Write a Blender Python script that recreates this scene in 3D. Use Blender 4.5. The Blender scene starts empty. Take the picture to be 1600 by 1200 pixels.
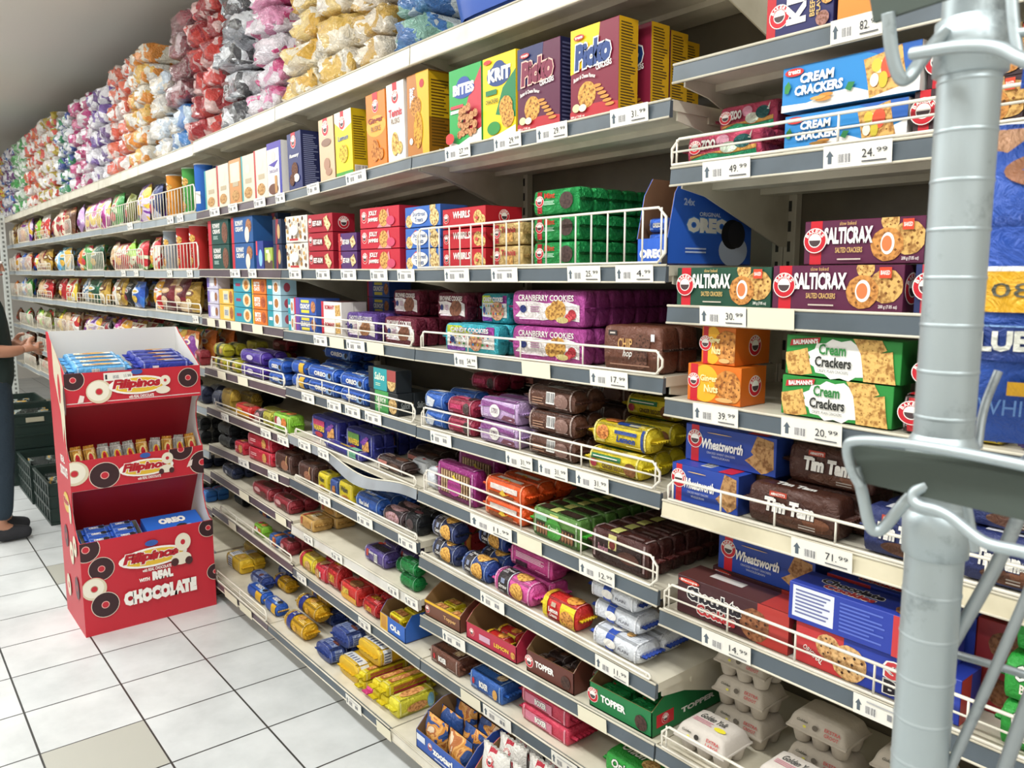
import bpy, math, random
from mathutils import Vector as V, Matrix
RND = random.Random(11)
PI = math.pi
SC = bpy.context.scene
COL = SC.collection
# ------------------------------------------------------------------ camera, world, light, exposure
FPX = 1244.85
PITCH, YAW, ROLL = .135631, 2.458945, -.000775
CAM = V((1.113874, -1.338574, 1.56))
_f = V((math.cos(YAW)*math.cos(PITCH), math.sin(YAW)*math.cos(PITCH), -math.sin(PITCH)))
_r0 = V((math.sin(YAW), -math.cos(YAW), 0)); _u0 = _r0.cross(_f)
_r = _r0*math.cos(ROLL)+_u0*math.sin(ROLL); _u = _u0*math.cos(ROLL)-_r0*math.sin(ROLL)
cd = bpy.data.cameras.new('camera'); cam = bpy.data.objects.new('camera', cd); COL.objects.link(cam)
cd.sensor_width = 36; cd.lens = FPX/1600*36; cd.clip_start = .02
cd.dof.use_dof = True; cd.dof.focus_distance = 2.2; cd.dof.aperture_fstop = 11
cam.matrix_world = Matrix(((_r.x, _u.x, -_f.x, CAM.x), (_r.y, _u.y, -_f.y, CAM.y), (_r.z, _u.z, -_f.z, CAM.z), (0, 0, 0, 1)))
SC.camera = cam
wd = bpy.data.worlds.new('shop_ambient'); SC.world = wd; wd.use_nodes = True
wd.node_tree.nodes['Background'].inputs[0].default_value = (.92, .96, 1, 1)
wd.node_tree.nodes['Background'].inputs[1].default_value = .12
def area(name, loc, sx, sy, power, col=(.985, 1, .985), rot=(0, 0, 0)):
    l = bpy.data.lights.new(name, 'AREA'); l.shape = 'RECTANGLE'; l.size = sx; l.size_y = sy; l.energy = power; l.color = col
    o = bpy.data.objects.new(name, l); o.location = loc; o.rotation_euler = rot; COL.objects.link(o); return o
for i, lx in enumerate((2.6, .4, -1.8, -4.0, -6.2, -8.4)):
    area('tube_light', (lx, -1.35, 3.12), 1.5, .18, 62)
    area('tube_light', (lx, -2.9, 3.12), 1.5, .18, 34)
    area('ceiling_fill', (lx, -1.35, 2.98), 1.4, .12, 9, rot=(PI, 0, 0))  # added upward fill that brightens the ceiling, standing in for batten glow
SC.view_settings.view_transform = 'Standard'; SC.view_settings.look = 'None'
SC.view_settings.exposure = -.52; SC.view_settings.gamma = 1; SC.view_settings.use_curve_mapping = False

def ray(x, y): return _f+_r*((x-800)/FPX)-_u*((y-600)/FPX)
def U(x, y, Y=0):
    v = ray(x, y); return CAM+v*((Y-CAM.y)/v.y)
def UZ(x, y, Z=0):
    v = ray(x, y); return CAM+v*((Z-CAM.z)/v.z)
def PX(p):
    v = V(p)-CAM; return 800+FPX*v.dot(_r)/v.dot(_f)
def solve_x(px, Y, zf):
    lo, hi = -11., 1.02
    for _ in range(40):
        m = (lo+hi)/2
        if PX((m, Y, zf(m))) < px: lo = m
        else: hi = m
    return m
# ------------------------------------------------------------------ materials
def lin(c):
    c = c.lstrip('#')
    if len(c) == 3: c = ''.join(k*2 for k in c)
    o = []
    for i in (0, 2, 4):
        s = int(c[i:i+2], 16)/255
        o.append(s/12.92 if s <= .04045 else ((s+.055)/1.055)**2.4)
    return (*o, 1)
MC = {}
def newmat(name):
    m = bpy.data.materials.new(name); m.use_nodes = True
    return m, m.node_tree, m.node_tree.nodes['Principled BSDF']
def nd(nt, t, **k):
    n = nt.nodes.new(t)
    for a, b in k.items():
        if a.startswith('i_'): n.inputs[a[2:].replace('_', ' ')].default_value = b
        else: setattr(n, a, b)
    return n
def M(col, kind='print'):
    """print = carton ink, film = glossy flow wrap, metal, matt"""
    key = (col, kind)
    if key in MC: return MC[key]
    m, nt, b = newmat('%s_%s' % (kind, col.strip('#')))
    b.inputs['Base Color'].default_value = lin(col)
    L = nt.links.new
    if kind == 'print':
        b.inputs['Roughness'].default_value = .42; b.inputs['Specular IOR Level'].default_value = .4
    elif kind == 'matt':
        b.inputs['Roughness'].default_value = .8; b.inputs['Specular IOR Level'].default_value = .2
    elif kind in ('film', 'foil'):
        b.inputs['Roughness'].default_value = .3 if kind == 'film' else .22
        b.inputs['Metallic'].default_value = .15 if kind == 'film' else .45
        t = nd(nt, 'ShaderNodeTexCoord'); n = nd(nt, 'ShaderNodeTexNoise', i_Scale=30., i_Detail=5., i_Roughness=.62, i_Distortion=3.)
        bp = nd(nt, 'ShaderNodeBump', i_Strength=.6 if kind == 'film' else .95, i_Distance=.012)
        L(t.outputs['Object'], n.inputs['Vector']); L(n.outputs['Fac'], bp.inputs['Height']); L(bp.outputs['Normal'], b.inputs['Normal'])
    elif kind == 'enamel':
        b.inputs['Roughness'].default_value = .35
        t = nd(nt, 'ShaderNodeTexCoord'); n = nd(nt, 'ShaderNodeTexNoise', i_Scale=9., i_Detail=6.)
        r = nd(nt, 'ShaderNodeValToRGB'); c = lin(col)
        r.color_ramp.elements[0].position = .3; r.color_ramp.elements[0].color = (c[0]*.8, c[1]*.79, c[2]*.76, 1)
        r.color_ramp.elements[1].position = .55; r.color_ramp.elements[1].color = c
        L(t.outputs['Object'], n.inputs['Vector']); L(n.outputs['Fac'], r.inputs['Fac']); L(r.outputs['Color'], b.inputs['Base Color'])
    elif kind == 'galv':
        b.inputs['Metallic'].default_value = .75; b.inputs['Roughness'].default_value = .48
        t = nd(nt, 'ShaderNodeTexCoord'); n = nd(nt, 'ShaderNodeTexNoise', i_Scale=16., i_Detail=8., i_Roughness=.7)
        r = nd(nt, 'ShaderNodeValToRGB'); c = lin(col)
        r.color_ramp.elements[0].position = .3; r.color_ramp.elements[0].color = (c[0]*.5, c[1]*.51, c[2]*.52, 1)
        r.color_ramp.elements[1].position = .44; r.color_ramp.elements[1].color = c
        L(t.outputs['Object'], n.inputs['Vector']); L(n.outputs['Fac'], r.inputs['Fac']); L(r.outputs['Color'], b.inputs['Base Color'])
    elif kind == 'bake':      # biscuit and cracker faces
        b.inputs['Roughness'].default_value = .7
        t = nd(nt, 'ShaderNodeTexCoord'); n = nd(nt, 'ShaderNodeTexNoise', i_Scale=120., i_Detail=3.)
        r = nd(nt, 'ShaderNodeValToRGB'); c = lin(col)
        r.color_ramp.elements[0].position = .36; r.color_ramp.elements[0].color = (c[0]*.45, c[1]*.33, c[2]*.22, 1)
        r.color_ramp.elements[1].position = .56; r.color_ramp.elements[1].color = c
        L(t.outputs['Object'], n.inputs['Vector']); L(n.outputs['Fac'], r.inputs['Fac']); L(r.outputs['Color'], b.inputs['Base Color'])
    elif kind == 'pulp':
        b.inputs['Roughness'].default_value = .95
        t = nd(nt, 'ShaderNodeTexCoord'); n = nd(nt, 'ShaderNodeTexNoise', i_Scale=160., i_Detail=4.)
        bp = nd(nt, 'ShaderNodeBump', i_Strength=.4, i_Distance=.002)
        L(t.outputs['Object'], n.inputs['Vector']); L(n.outputs['Fac'], bp.inputs['Height']); L(bp.outputs['Normal'], b.inputs['Normal'])
    elif kind == 'skin':
        b.inputs['Roughness'].default_value = .5; b.inputs['Subsurface Weight'].default_value = .1
    elif kind == 'cloth':
        b.inputs['Roughness'].default_value = .9
        t = nd(nt, 'ShaderNodeTexCoord'); n = nd(nt, 'ShaderNodeTexNoise', i_Scale=14., i_Detail=3.)
        bp = nd(nt, 'ShaderNodeBump', i_Strength=.5, i_Distance=.02)
        L(t.outputs['Object'], n.inputs['Vector']); L(n.outputs['Fac'], bp.inputs['Height']); L(bp.outputs['Normal'], b.inputs['Normal'])
    MC[key] = m; return m
def MIX(cols, scale=9., kind='film', rough=.25, bump=.6, key2=''):
    """printed film whose artwork is an irregular patchwork of a few inks; or clear bag over packets"""
    key = (tuple(cols), scale, kind, key2)
    if key in MC: return MC[key]
    m, nt, b = newmat('patch_%s' % '_'.join(c.strip('#') for c in cols)); L = nt.links.new
    t = nd(nt, 'ShaderNodeTexCoord'); oi = nd(nt, 'ShaderNodeObjectInfo')
    ad = nd(nt, 'ShaderNodeVectorMath', operation='ADD'); mp = nd(nt, 'ShaderNodeVectorMath', operation='SCALE'); mp.inputs[3].default_value = 7.
    cv = nd(nt, 'ShaderNodeCombineXYZ')
    for q in 'XYZ': L(oi.outputs['Random'], cv.inputs[q])
    L(cv.outputs[0], mp.inputs[0]); L(t.outputs['Object'], ad.inputs[0]); L(mp.outputs[0], ad.inputs[1])
    r = nd(nt, 'ShaderNodeValToRGB'); r.color_ramp.interpolation = 'CONSTANT'
    if kind == 'clear':
        n = nd(nt, 'ShaderNodeTexVoronoi', i_Scale=scale, i_Randomness=1.)
        dn = nd(nt, 'ShaderNodeTexNoise', i_Scale=12., i_Detail=3.)
        mx = nd(nt, 'ShaderNodeVectorMath', operation='MULTIPLY_ADD'); mx.inputs[1].default_value = (.09, .09, .09)
        L(ad.outputs[0], dn.inputs['Vector']); L(dn.outputs['Color'], mx.inputs[0]); L(ad.outputs[0], mx.inputs[2]); L(mx.outputs[0], n.inputs['Vector'])
        sp = nd(nt, 'ShaderNodeSeparateColor'); L(n.outputs['Color'], sp.inputs[0]); fac = sp.outputs[0]
    else:
        n = nd(nt, 'ShaderNodeTexNoise', i_Scale=scale, i_Detail=2., i_Roughness=.5, i_Distortion=.8); L(ad.outputs[0], n.inputs['Vector']); fac = n.outputs['Fac']
    k = len(cols); e = r.color_ramp.elements
    while len(e) < k: e.new(.5)
    for i, c in enumerate(cols):
        e[i].position = i/k if kind == 'clear' else (.0 if i == 0 else .47+.2*(i-1)/max(1, k-1)); e[i].color = lin(c)
    L(fac, r.inputs['Fac'])
    n2 = nd(nt, 'ShaderNodeTexNoise', i_Scale=30. if kind == 'clear' else 26., i_Detail=4., i_Roughness=.6, i_Distortion=2.5)
    bp = nd(nt, 'ShaderNodeBump', i_Strength=bump, i_Distance=.02 if kind == 'clear' else .008)
    L(ad.outputs[0], n2.inputs['Vector']); L(n2.outputs['Fac'], bp.inputs['Height']); L(bp.outputs['Normal'], b.inputs['Normal'])
    L(r.outputs['Color'], b.inputs['Base Color'])
    b.inputs['Roughness'].default_value = rough
    if kind == 'clear':
        b.inputs['Coat Weight'].default_value = 1.; b.inputs['Coat Roughness'].default_value = .08; L(bp.outputs['Normal'], b.inputs['Coat Normal'])
    else: b.inputs['Metallic'].default_value = .2
    MC[key] = m; return m
# ------------------------------------------------------------------ mesh builder
GLY = {}
def glyph(s, bold=.02, shear=0.):
    key = (s, bold, shear)
    if key in GLY: return GLY[key]
    c = bpy.data.curves.new('t', 'FONT'); c.body = s; c.offset = bold; c.shear = shear; c.resolution_u = 2; c.fill_mode = 'FRONT'; c.dimensions = '2D'
    o = bpy.data.objects.new('t', c)
    me = o.to_mesh(); vs = [(v.co.x, v.co.y) for v in me.vertices]; fs = [tuple(p.vertices) for p in me.polygons]
    o.to_mesh_clear(); bpy.data.objects.remove(o); bpy.data.curves.remove(c)
    xs = [v[0] for v in vs] or [0, 1]; ys = [v[1] for v in vs] or [0, 1]
    GLY[key] = (vs, fs, (min(xs), min(ys), max(xs), max(ys))); return GLY[key]
class MB:
    def __init__(s): s.v = []; s.f = []; s.m = []; s.s = []; s.mats = []
    def mi(s, mat):
        if mat not in s.mats: s.mats.append(mat)
        return s.mats.index(mat)
    def add(s, vs, fs, mat, smooth=False):
        o = len(s.v); s.v += [tuple(v) for v in vs]; k = s.mi(mat)
        for f in fs: s.f.append(tuple(i+o for i in f)); s.m.append(k); s.s.append(smooth)
    def quad(s, a, b, c, d, mat): s.add([a, b, c, d], [(0, 1, 2, 3)], mat)
    def box(s, x0, x1, y0, y1, z0, z1, mat, c=0.):
        if c <= 0:
            s.add([(x, y, z) for z in (z0, z1) for y in (y0, y1) for x in (x0, x1)],
                  [(0, 2, 3, 1), (4, 5, 7, 6), (0, 1, 5, 4), (2, 6, 7, 3), (0, 4, 6, 2), (1, 3, 7, 5)], mat); return
        X, Y, Z = (x0, x1), (y0, y1), (z0, z1); vs = []; ix = {}
        for i in (0, 1):
            for j in (0, 1):
                for k in (0, 1):
                    p = (X[i], Y[j], Z[k]); q = (X[i]+c*(1-2*i), Y[j]+c*(1-2*j), Z[k]+c*(1-2*k))
                    for a, co in enumerate(((p[0], q[1], q[2]), (q[0], p[1], q[2]), (q[0], q[1], p[2]))):
                        ix[(i, j, k, a)] = len(vs); vs.append(co)
        fs = []
        for a in range(3):
            b, d = (a+1) % 3, (a+2) % 3
            for e in (0, 1):
                r = []
                for (p, q) in ((0, 0), (1, 0), (1, 1), (0, 1)):
                    t = [0, 0, 0]; t[a] = e; t[b] = p; t[d] = q; r.append(ix[(*t, a)])
                fs.append(tuple(r if e else r[::-1]))
            for p in (0, 1):
                for q in (0, 1):      # edge along axis a
                    t0 = [0, 0, 0]; t0[b] = p; t0[d] = q; t1 = list(t0); t1[a] = 1
                    r = [ix[(*t0, b)], ix[(*t1, b)], ix[(*t1, d)], ix[(*t0, d)]]
                    fs.append(tuple(r if (p ^ q) else r[::-1]))
        for i in (0, 1):
            for j in (0, 1):
                for k in (0, 1):
                    r = [ix[(i, j, k, a)] for a in range(3)]; fs.append(tuple(r if (i+j+k) % 2 else r[::-1]))
        s.add(vs, fs, mat)
    def grid(s, fn, nu, nv, mat, smooth=True, wrap=False):
        vs = [fn(i/nu, j/nv) for j in range(nv+1) for i in range(nu if wrap else nu+1)]; w = nu if wrap else nu+1
        s.add(vs, [(j*w+i, j*w+(i+1) % w, (j+1)*w+(i+1) % w, (j+1)*w+i) for j in range(nv) for i in range(nu)], mat, smooth)
    def tube(s, pts, r, mat, n=6, closed=False):
        P = [V(p) for p in pts]; N = len(P); vs = []; ref = None
        for i, p in enumerate(P):
            a = P[i-1] if (i > 0 or closed) else P[0]; b = P[(i+1) % N] if (i < N-1 or closed) else P[-1]
            t = (b-a); t = t.normalized() if t.length > 1e-9 else V((0, 0, 1))
            if ref is None: ref = V((0, 0, 1)) if abs(t.z) < .9 else V((1, 0, 0))
            x = t.cross(ref); x = x.normalized() if x.length > 1e-6 else t.orthogonal().normalized()
            y = t.cross(x); ref = x.cross(t)
            for k in range(n):
                q = 2*PI*k/n; vs.append(p+x*(r*math.cos(q))+y*(r*math.sin(q)))
        fs = [((i % N)*n+k, (i % N)*n+(k+1) % n, ((i+1) % N)*n+(k+1) % n, ((i+1) % N)*n+k) for i in range(N if closed else N-1) for k in range(n)]
        if not closed: fs += [tuple(range(n))[::-1], tuple((N-1)*n+k for k in range(n))]
        s.add(vs, fs, mat, True)
    def lathe(s, prof, mat, n=20, cx=0, cy=0, z0=0):
        vs = [(cx+r*math.cos(2*PI*k/n), cy+r*math.sin(2*PI*k/n), z0+z) for r, z in prof for k in range(n)]; m = len(prof)
        fs = [(j*n+k, j*n+(k+1) % n, (j+1)*n+(k+1) % n, (j+1)*n+k) for j in range(m-1) for k in range(n)]
        s.add(vs, fs, mat, True); s.add(vs[:n], [tuple(range(n))[::-1]], mat); s.add(vs[-n:], [tuple(range(n))], mat)
    def prism(s, poly, axis, a0, a1, mat):
        """polygon extruded along an axis: axis 'x' -> poly is (y,z), 'y' -> (x,z), 'z' -> (x,y)"""
        f = {'x': lambda p, a: (a, p[0], p[1]), 'y': lambda p, a: (p[0], a, p[1]), 'z': lambda p, a: (p[0], p[1], a)}[axis]
        n = len(poly); vs = [f(p, a0) for p in poly]+[f(p, a1) for p in poly]
        s.add(vs, [tuple(range(n))[::-1], tuple(range(n, 2*n))]+[(i, (i+1) % n, n+(i+1) % n, n+i) for i in range(n)], mat)
    def build(s, name, parent=None, loc=None):
        me = s.mesh(name); return link(name, me, parent, loc)
    def mesh(s, name):
        me = bpy.data.meshes.new(name); me.from_pydata(s.v, [], s.f)
        for m in s.mats: me.materials.append(m)
        me.polygons.foreach_set('material_index', s.m); me.polygons.foreach_set('use_smooth', s.s); me.update(); return me
    # ---- printed artwork: ops in face fractions (u right, v up), fm(u, v, lift) -> point, asp = face width / height
    def disc(s, fm, pts, e, mat):
        for ax in (0, 1):       # keep print inside its face
            for lim, sg in ((0., 1), (1., -1)):
                out = []
                for i in range(len(pts)):
                    a, b = pts[i-1], pts[i]; da, db = (a[ax]-lim)*sg, (b[ax]-lim)*sg
                    if (da >= 0) != (db >= 0): f = da/(da-db); out.append((a[0]+(b[0]-a[0])*f, a[1]+(b[1]-a[1])*f))
                    if db >= 0: out.append(b)
                pts = out
                if len(pts) < 3: return
        n = len(pts); cx, cy = sum(q[0] for q in pts)/n, sum(q[1] for q in pts)/n
        vs = [fm(cx, cy, e)]+[fm(cx+(x-cx)*f, cy+(y-cy)*f, e) for f in (.55, 1) for x, y in pts]
        s.add(vs, [(0, 1+i, 1+(i+1) % n) for i in range(n)]+[(1+i, n+1+i, n+1+(i+1) % n, 1+(i+1) % n) for i in range(n)], mat)
    def art(s, fm, asp, ops, kind='print'):
        k = 1
        for op in ops:
            t = op[0]; e = .00028*k; k += 1
            if t == 'R':
                _, c, u0, v0, u1, v1 = op[:6]; nu = max(1, int((u1-u0)*10)); nv = max(1, int((v1-v0)*6))
                s.grid(lambda a, b: fm(u0+(u1-u0)*a, v0+(v1-v0)*b, e), nu, nv, M(c, kind), False)
            elif t == 'E':
                _, c, cu, cv, ru, rv = op[:6]; n = 24; kd = op[6] if len(op) > 6 else kind
                s.disc(fm, [(cu+ru*math.cos(2*PI*i/n), cv+rv*math.sin(2*PI*i/n)) for i in range(n)], e, M(c, kd))
            elif t == 'P':
                _, c, pts = op[:3]; kd = op[3] if len(op) > 3 else kind
                s.add([fm(u, v, e) for u, v in pts], [tuple(range(len(pts)))], M(c, kd))
            elif t == 'T':
                _, st, c, u0, v0, u1, v1 = op[:7]; o = op[7] if len(op) > 7 else {}
                vs, fs, (a, b, p, q) = glyph(st, o.get('b', .02), o.get('i', 0.))
                sx, sy = (u1-u0)/max(p-a, 1e-6), (v1-v0)/max(q-b, 1e-6); rot = o.get('r', 0.); cu, cv = (u0+u1)/2, (v0+v1)/2
                def mp(x, y, ee):
                    u, v = u0+(x-a)*sx, v0+(y-b)*sy+o.get('arc', 0)*(1-((x-a)/(p-a)*2-1)**2)
                    if rot:
                        du, dv = (u-cu)*asp, v-cv; u = cu+(du*math.cos(rot)-dv*math.sin(rot))/asp; v = cv+du*math.sin(rot)+dv*math.cos(rot)
                    return fm(u, v, ee)
                if 'o' in o:
                    v2, f2, _b = glyph(st, o.get('b', .02)+o.get('w', .05), o.get('i', 0.)); s.add([mp(x, y, e) for x, y in v2], f2, M(o['o'], kind)); e += .0003; k += 1
                s.add([mp(x, y, e) for x, y in vs], fs, M(c, kind))
            elif t == 'C':      # round cookie: centre, radius as a fraction of face height
                _, cu, cv, r = op[:4]; c = op[4] if len(op) > 4 else '#c98f4a'; n = 18
                s.disc(fm, [(cu+r*(1+.03*(i % 2))*math.cos(2*PI*i/n)/asp, cv+r*(1+.03*(i % 2))*math.sin(2*PI*i/n)) for i in range(n)], e, M(c, 'bake'))
                dc = op[5] if len(op) > 5 else '#7a4a1c'; e += .0003; k += 1
                rr = random.Random(int(cu*1000+cv*77))
                for j in range(9):
                    q = j*2.4; d = r*.8*math.sqrt((j+.5)/9); z = r*.1
                    x, y = cu+d*math.cos(q)/asp, cv+d*math.sin(q)
                    if not (0 < x-z/asp and x+z/asp < 1 and 0 < y-z and y+z < 1): continue
                    s.add([fm(x-z/asp, y, e), fm(x, y-z, e), fm(x+z/asp, y, e), fm(x, y+z, e)], [(0, 1, 2, 3)], M(dc))
            elif t == 'Q':      # square cracker
                _, cu, cv, r, rot = op[:5]; c = op[5] if len(op) > 5 else '#dfb163'; n = 8
                pts = []
                for i in range(4):
                    for j in range(3):
                        q = rot+PI/4+i*PI/2; q2 = q+PI/2; x = math.cos(q)*(1-j/3)+math.cos(q2)*j/3; y = math.sin(q)*(1-j/3)+math.sin(q2)*j/3
                        w = 1.0 if j else 1.03; pts.append((cu+r*w*1.25*x/asp, cv+r*w*1.25*y))
                s.disc(fm, pts, e, M(c, 'bake')); e += .0003; k += 1
                for i in range(3):
                    for j in range(3):
                        x, y = (i-1)*.5*r, (j-1)*.5*r; X, Y = x*math.cos(rot)-y*math.sin(rot), x*math.sin(rot)+y*math.cos(rot); z = r*.05
                        if not (0 < cu+(X-z)/asp and cu+(X+z)/asp < 1 and 0 < cv+Y-z and cv+Y+z < 1): continue
                        s.add([fm(cu+(X-z)/asp, cv+Y, e), fm(cu+X/asp, cv+Y-z, e), fm(cu+(X+z)/asp, cv+Y, e), fm(cu+X/asp, cv+Y+z, e)], [(0, 1, 2, 3)], M('#8a5a22'))
            elif t == 'B':      # round red maker's badge with ring lettering
                _, cu, cv, r = op[:4]; n = 24; vs = {}
                for i, (rr, c) in enumerate(((1, '#f4efe8'), (.93, '#c5202e'), (.56, '#f2ece4'))):
                    s.add([fm(cu+r*rr*math.cos(2*PI*j/n)/asp, cv+r*rr*math.sin(2*PI*j/n), e) for j in range(n)], [tuple(range(n))], M(c)); e += .0003; k += 1
                for j, ch in enumerate('BAKERS'):
                    g, fs, (a, b, p, q) = glyph(ch, .03); th = math.radians(150-24*j); w = .3*r
                    def rp(x, y):
                        lx, ly = ((x-a)/(p-a)-.5)*w*.85, ((y-b)/(q-b)-.5)*w+.75*r
                        return fm(cu+(lx*math.sin(th)+ly*math.cos(th))/asp, cv-lx*math.cos(th)+ly*math.sin(th), e)
                    s.add([rp(x, y) for x, y in g], fs, M('#f8f2ea'))
                s.add([fm(cu+r*.5*math.cos(PI+PI*j/7)/asp, cv+r*.02+r*.5*math.sin(PI+PI*j/7), e) for j in range(8)], [tuple(range(8))], M('#4a3a3c'))
            elif t == 'L':      # lines of fine print
                _, c, u0, v0, u1, v1, n = op[:7]; rr = random.Random(n)
                for j in range(n):
                    va = v0+(v1-v0)*(j+.25)/n; vb = v0+(v1-v0)*(j+.7)/n; ue = u1-(u1-u0)*rr.random()*.35
                    s.add([fm(u0, va, e), fm(ue, va, e), fm(ue, vb, e), fm(u0, vb, e)], [(0, 1, 2, 3)], M(c))
            elif t == 'K':      # barcode
                _, u0, v0, u1, v1 = op[:5]
                s.add([fm(u0, v0, e), fm(u1, v0, e), fm(u1, v1, e), fm(u0, v1, e)], [(0, 1, 2, 3)], M('#ece9e4')); e += .0003; k += 1
                rr = random.Random(3); n = 12
                for j in range(n):
                    a = u0+(u1-u0)*(j+.8)/(n+1); w = (u1-u0)*(.2+.45*rr.random())/n; y0, y1 = v0+(v1-v0)*.12, v1-(v1-v0)*.08
                    s.add([fm(a, y0, e), fm(a+w, y0, e), fm(a+w, y1, e), fm(a, y1, e)], [(0, 1, 2, 3)], M('#55555a'))
def link(name, me, parent=None, loc=None):
    o = bpy.data.objects.new(name, me); COL.objects.link(o)
    if parent: o.parent = parent
    if loc is not None: o.location = loc
    return o
def empty(name, loc=(0, 0, 0)):
    o = bpy.data.objects.new(name, None); o.empty_display_size = .05; COL.objects.link(o); o.location = loc; return o
def tag(o, label=None, cat=None, group=None, kind=None):
    if label: o['label'] = label
    if cat: o['category'] = cat
    if group: o['group'] = group
    if kind: o['kind'] = kind
    return o
ITEMS = []      # (object, description, category, shelf phrase, layer, layers, depth, stack id)
SID = [0]
def item(o, desc, cat, phrase, layer=0, layers=1, depth=0, sid=None, plural=None, lim=None):
    if sid is None: SID[0] += 1; sid = SID[0]
    ITEMS.append([o, desc, cat, phrase, layer, layers, depth, sid, plural, lim])
ORD = 'first second third fourth fifth sixth seventh eighth ninth tenth eleventh twelfth thirteenth fourteenth fifteenth sixteenth seventeenth eighteenth nineteenth twentieth'.split()
ORD += ['twenty-'+w for w in ORD[:9]]+['thirtieth']+['thirty-'+w for w in ORD[:9]]+['fortieth']
def short(desc):
    for cut in (' with ', ' of ', ' on ', ' lying', ' seen', ' standing', ' showing', ' torn', ' end on'):
        if cut in desc: return desc.split(cut)[0]
    return desc
def fit(desc, where, ph):
    t = ', '.join(q for q in (desc, where, ph) if q)
    return t if len(t.split()) <= 15 else ', '.join(q for q in (short(desc), where, ph) if q)
def write_labels():
    from collections import defaultdict
    D = defaultdict(list)
    for it in ITEMS: D[(it[1], it[3])].append(it)
    for (desc, ph), L in D.items():
        if len(L) == 1: tag(L[0][0], fit(desc, '', ph), L[0][2], L[0][8]); continue
        xs = defaultdict(list)
        for it in L: xs[it[7]].append((it[0].matrix_world.translation if it[0].parent else it[0].location).x)
        order = {k: i for i, k in enumerate(sorted(xs, key=lambda k: min(xs[k])))}
        n = len(order); deep = max(it[6] for it in L)
        for o, d, cat, p, la, ls, dp, sid, pl, _lim in L:
            w = []
            if ls > 1: w.append(('lower', 'upper')[la] if ls == 2 else ('bottom', 'middle', 'top')[la] if ls == 3 else ORD[la]+' layer up')
            if deep: w.append('in front' if dp == 0 else ORD[dp]+' back')
            if n > 1: w.append(('left' if order[sid] == 0 else 'right') if n == 2 else ('leftmost' if order[sid] == 0 else ORD[order[sid]]+' from left'))
            tag(o, fit(d, ' '.join(w), p), cat, pl or '%s, %s' % (short(d), p))
# ------------------------------------------------------------------ pack shapes (origin at bottom centre; x = length, -y = front)
def sup(t, n): return max(0., 1-abs(t)**n)**(1/n)
def carton(w, h, d, D):
    b = MB(); base = M(D['c'], D.get('k', 'print'))
    b.box(-w/2, w/2, -d/2, d/2, 0, h, base, .0012)
    fms = {'f': (lambda u, v, e: ((u-.5)*w, -d/2-e, v*h), w/h), 'r': (lambda u, v, e: (w/2+e, (u-.5)*d, v*h), d/h),
           'l': (lambda u, v, e: (-w/2-e, (.5-u)*d, v*h), d/h), 't': (lambda u, v, e: ((u-.5)*w, (v-.5)*d, h+e), w/d)}
    for k in 'frlt':
        if k in D: b.art(*fms[k], D[k])
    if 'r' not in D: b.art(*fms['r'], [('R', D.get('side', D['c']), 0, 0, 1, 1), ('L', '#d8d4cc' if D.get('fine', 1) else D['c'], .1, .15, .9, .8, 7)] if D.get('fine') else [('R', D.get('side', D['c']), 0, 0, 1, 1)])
    return [('carton', b.mesh('carton'))]
def flow(w, h, d, D):
    n = D.get('n', 5); fin = min(.02, w*.085); L = w/2-fin; N = 24; kind = D.get('k', 'film')
    ends = D.get('e', D['c'])
    b = MB(); prof = [(0, .3, .86), (.035, .82, .96), (.09, 1, 1), (.5, 1, 1), (.91, 1, 1), (.965, .82, .96), (1, .3, .86)]
    if n >= 5: prof = [(0, .42, .9), (.012, .84, .97), (.035, .98, 1), (.09, 1, 1), (.5, 1, 1), (.91, 1, 1), (.965, .98, 1), (.988, .84, .97), (1, .42, .9)]
    vs = []
    for u, sz, sy in prof:
        for k in range(N):
            a = 2*PI*k/N; c, s = math.cos(a), math.sin(a); r = (abs(c)**n+abs(s)**n)**(-1/n)
            vs.append(((u-.5)*2*L, d/2*sy*r*c, h/2+h/2*sz*r*s))
    fs = [(j*N+k, j*N+(k+1) % N, (j+1)*N+(k+1) % N, (j+1)*N+k) for j in range(len(prof)-1) for k in range(N)]
    bm = D['mat'] if 'mat' in D else M(D['c'], kind)
    b.add(vs, fs, bm, True); q = (len(prof)-1)*N
    b.add(vs[:N], [tuple(range(N))[::-1]], bm); b.add(vs[q:], [tuple(range(N))], bm)
    X = lambda u: (u-.5)*2*L*.9
    def ft(u, v, e):
        v = .07+.86*v; return (X(u), -d/2*sup(2*v-1, n)-e-.0009, v*h)
    def tp(u, v, e):
        v = .07+.86*v; return (X(u), (v-.5)*d, h/2+h/2*sup(2*v-1, n)+e+.0009)
    if 'f' in D: b.art(ft, 1.8*L/h, D['f'], kind)
    if 't' in D: b.art(tp, 1.8*L/d, D['t'], kind)
    out = [('wrapper', b.mesh('wrapper'))]
    c = MB(); em = M(ends, kind); m = 12
    for k in range(m):
        y0, y1 = (-.5+k/m)*d*.86, (-.5+(k+1)/m)*d*.86; z0, z1 = h/2+.0016*(-1)**k, h/2-.0016*(-1)**k; x0, x1 = L-.001, L+fin
        for o in (-.0012, .0012):
            q = [(x0, y0, z0+o), (x1, y0*1.03, z0+o+.002), (x1, y1*1.03, z1+o+.002), (x0, y1, z1+o)]
            c.add(q, [(0, 1, 2, 3) if o > 0 else (3, 2, 1, 0)], em)
    e1 = c.mesh('crimped_end'); out.append(('crimped_end', e1))
    c2 = MB(); c2.v = [(-x, y, z) for x, y, z in c.v]; c2.f = [f[::-1] for f in c.f]; c2.m = c.m; c2.s = c.s; c2.mats = c.mats
    out.append(('crimped_end', c2.mesh('crimped_end'))); return out
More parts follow.
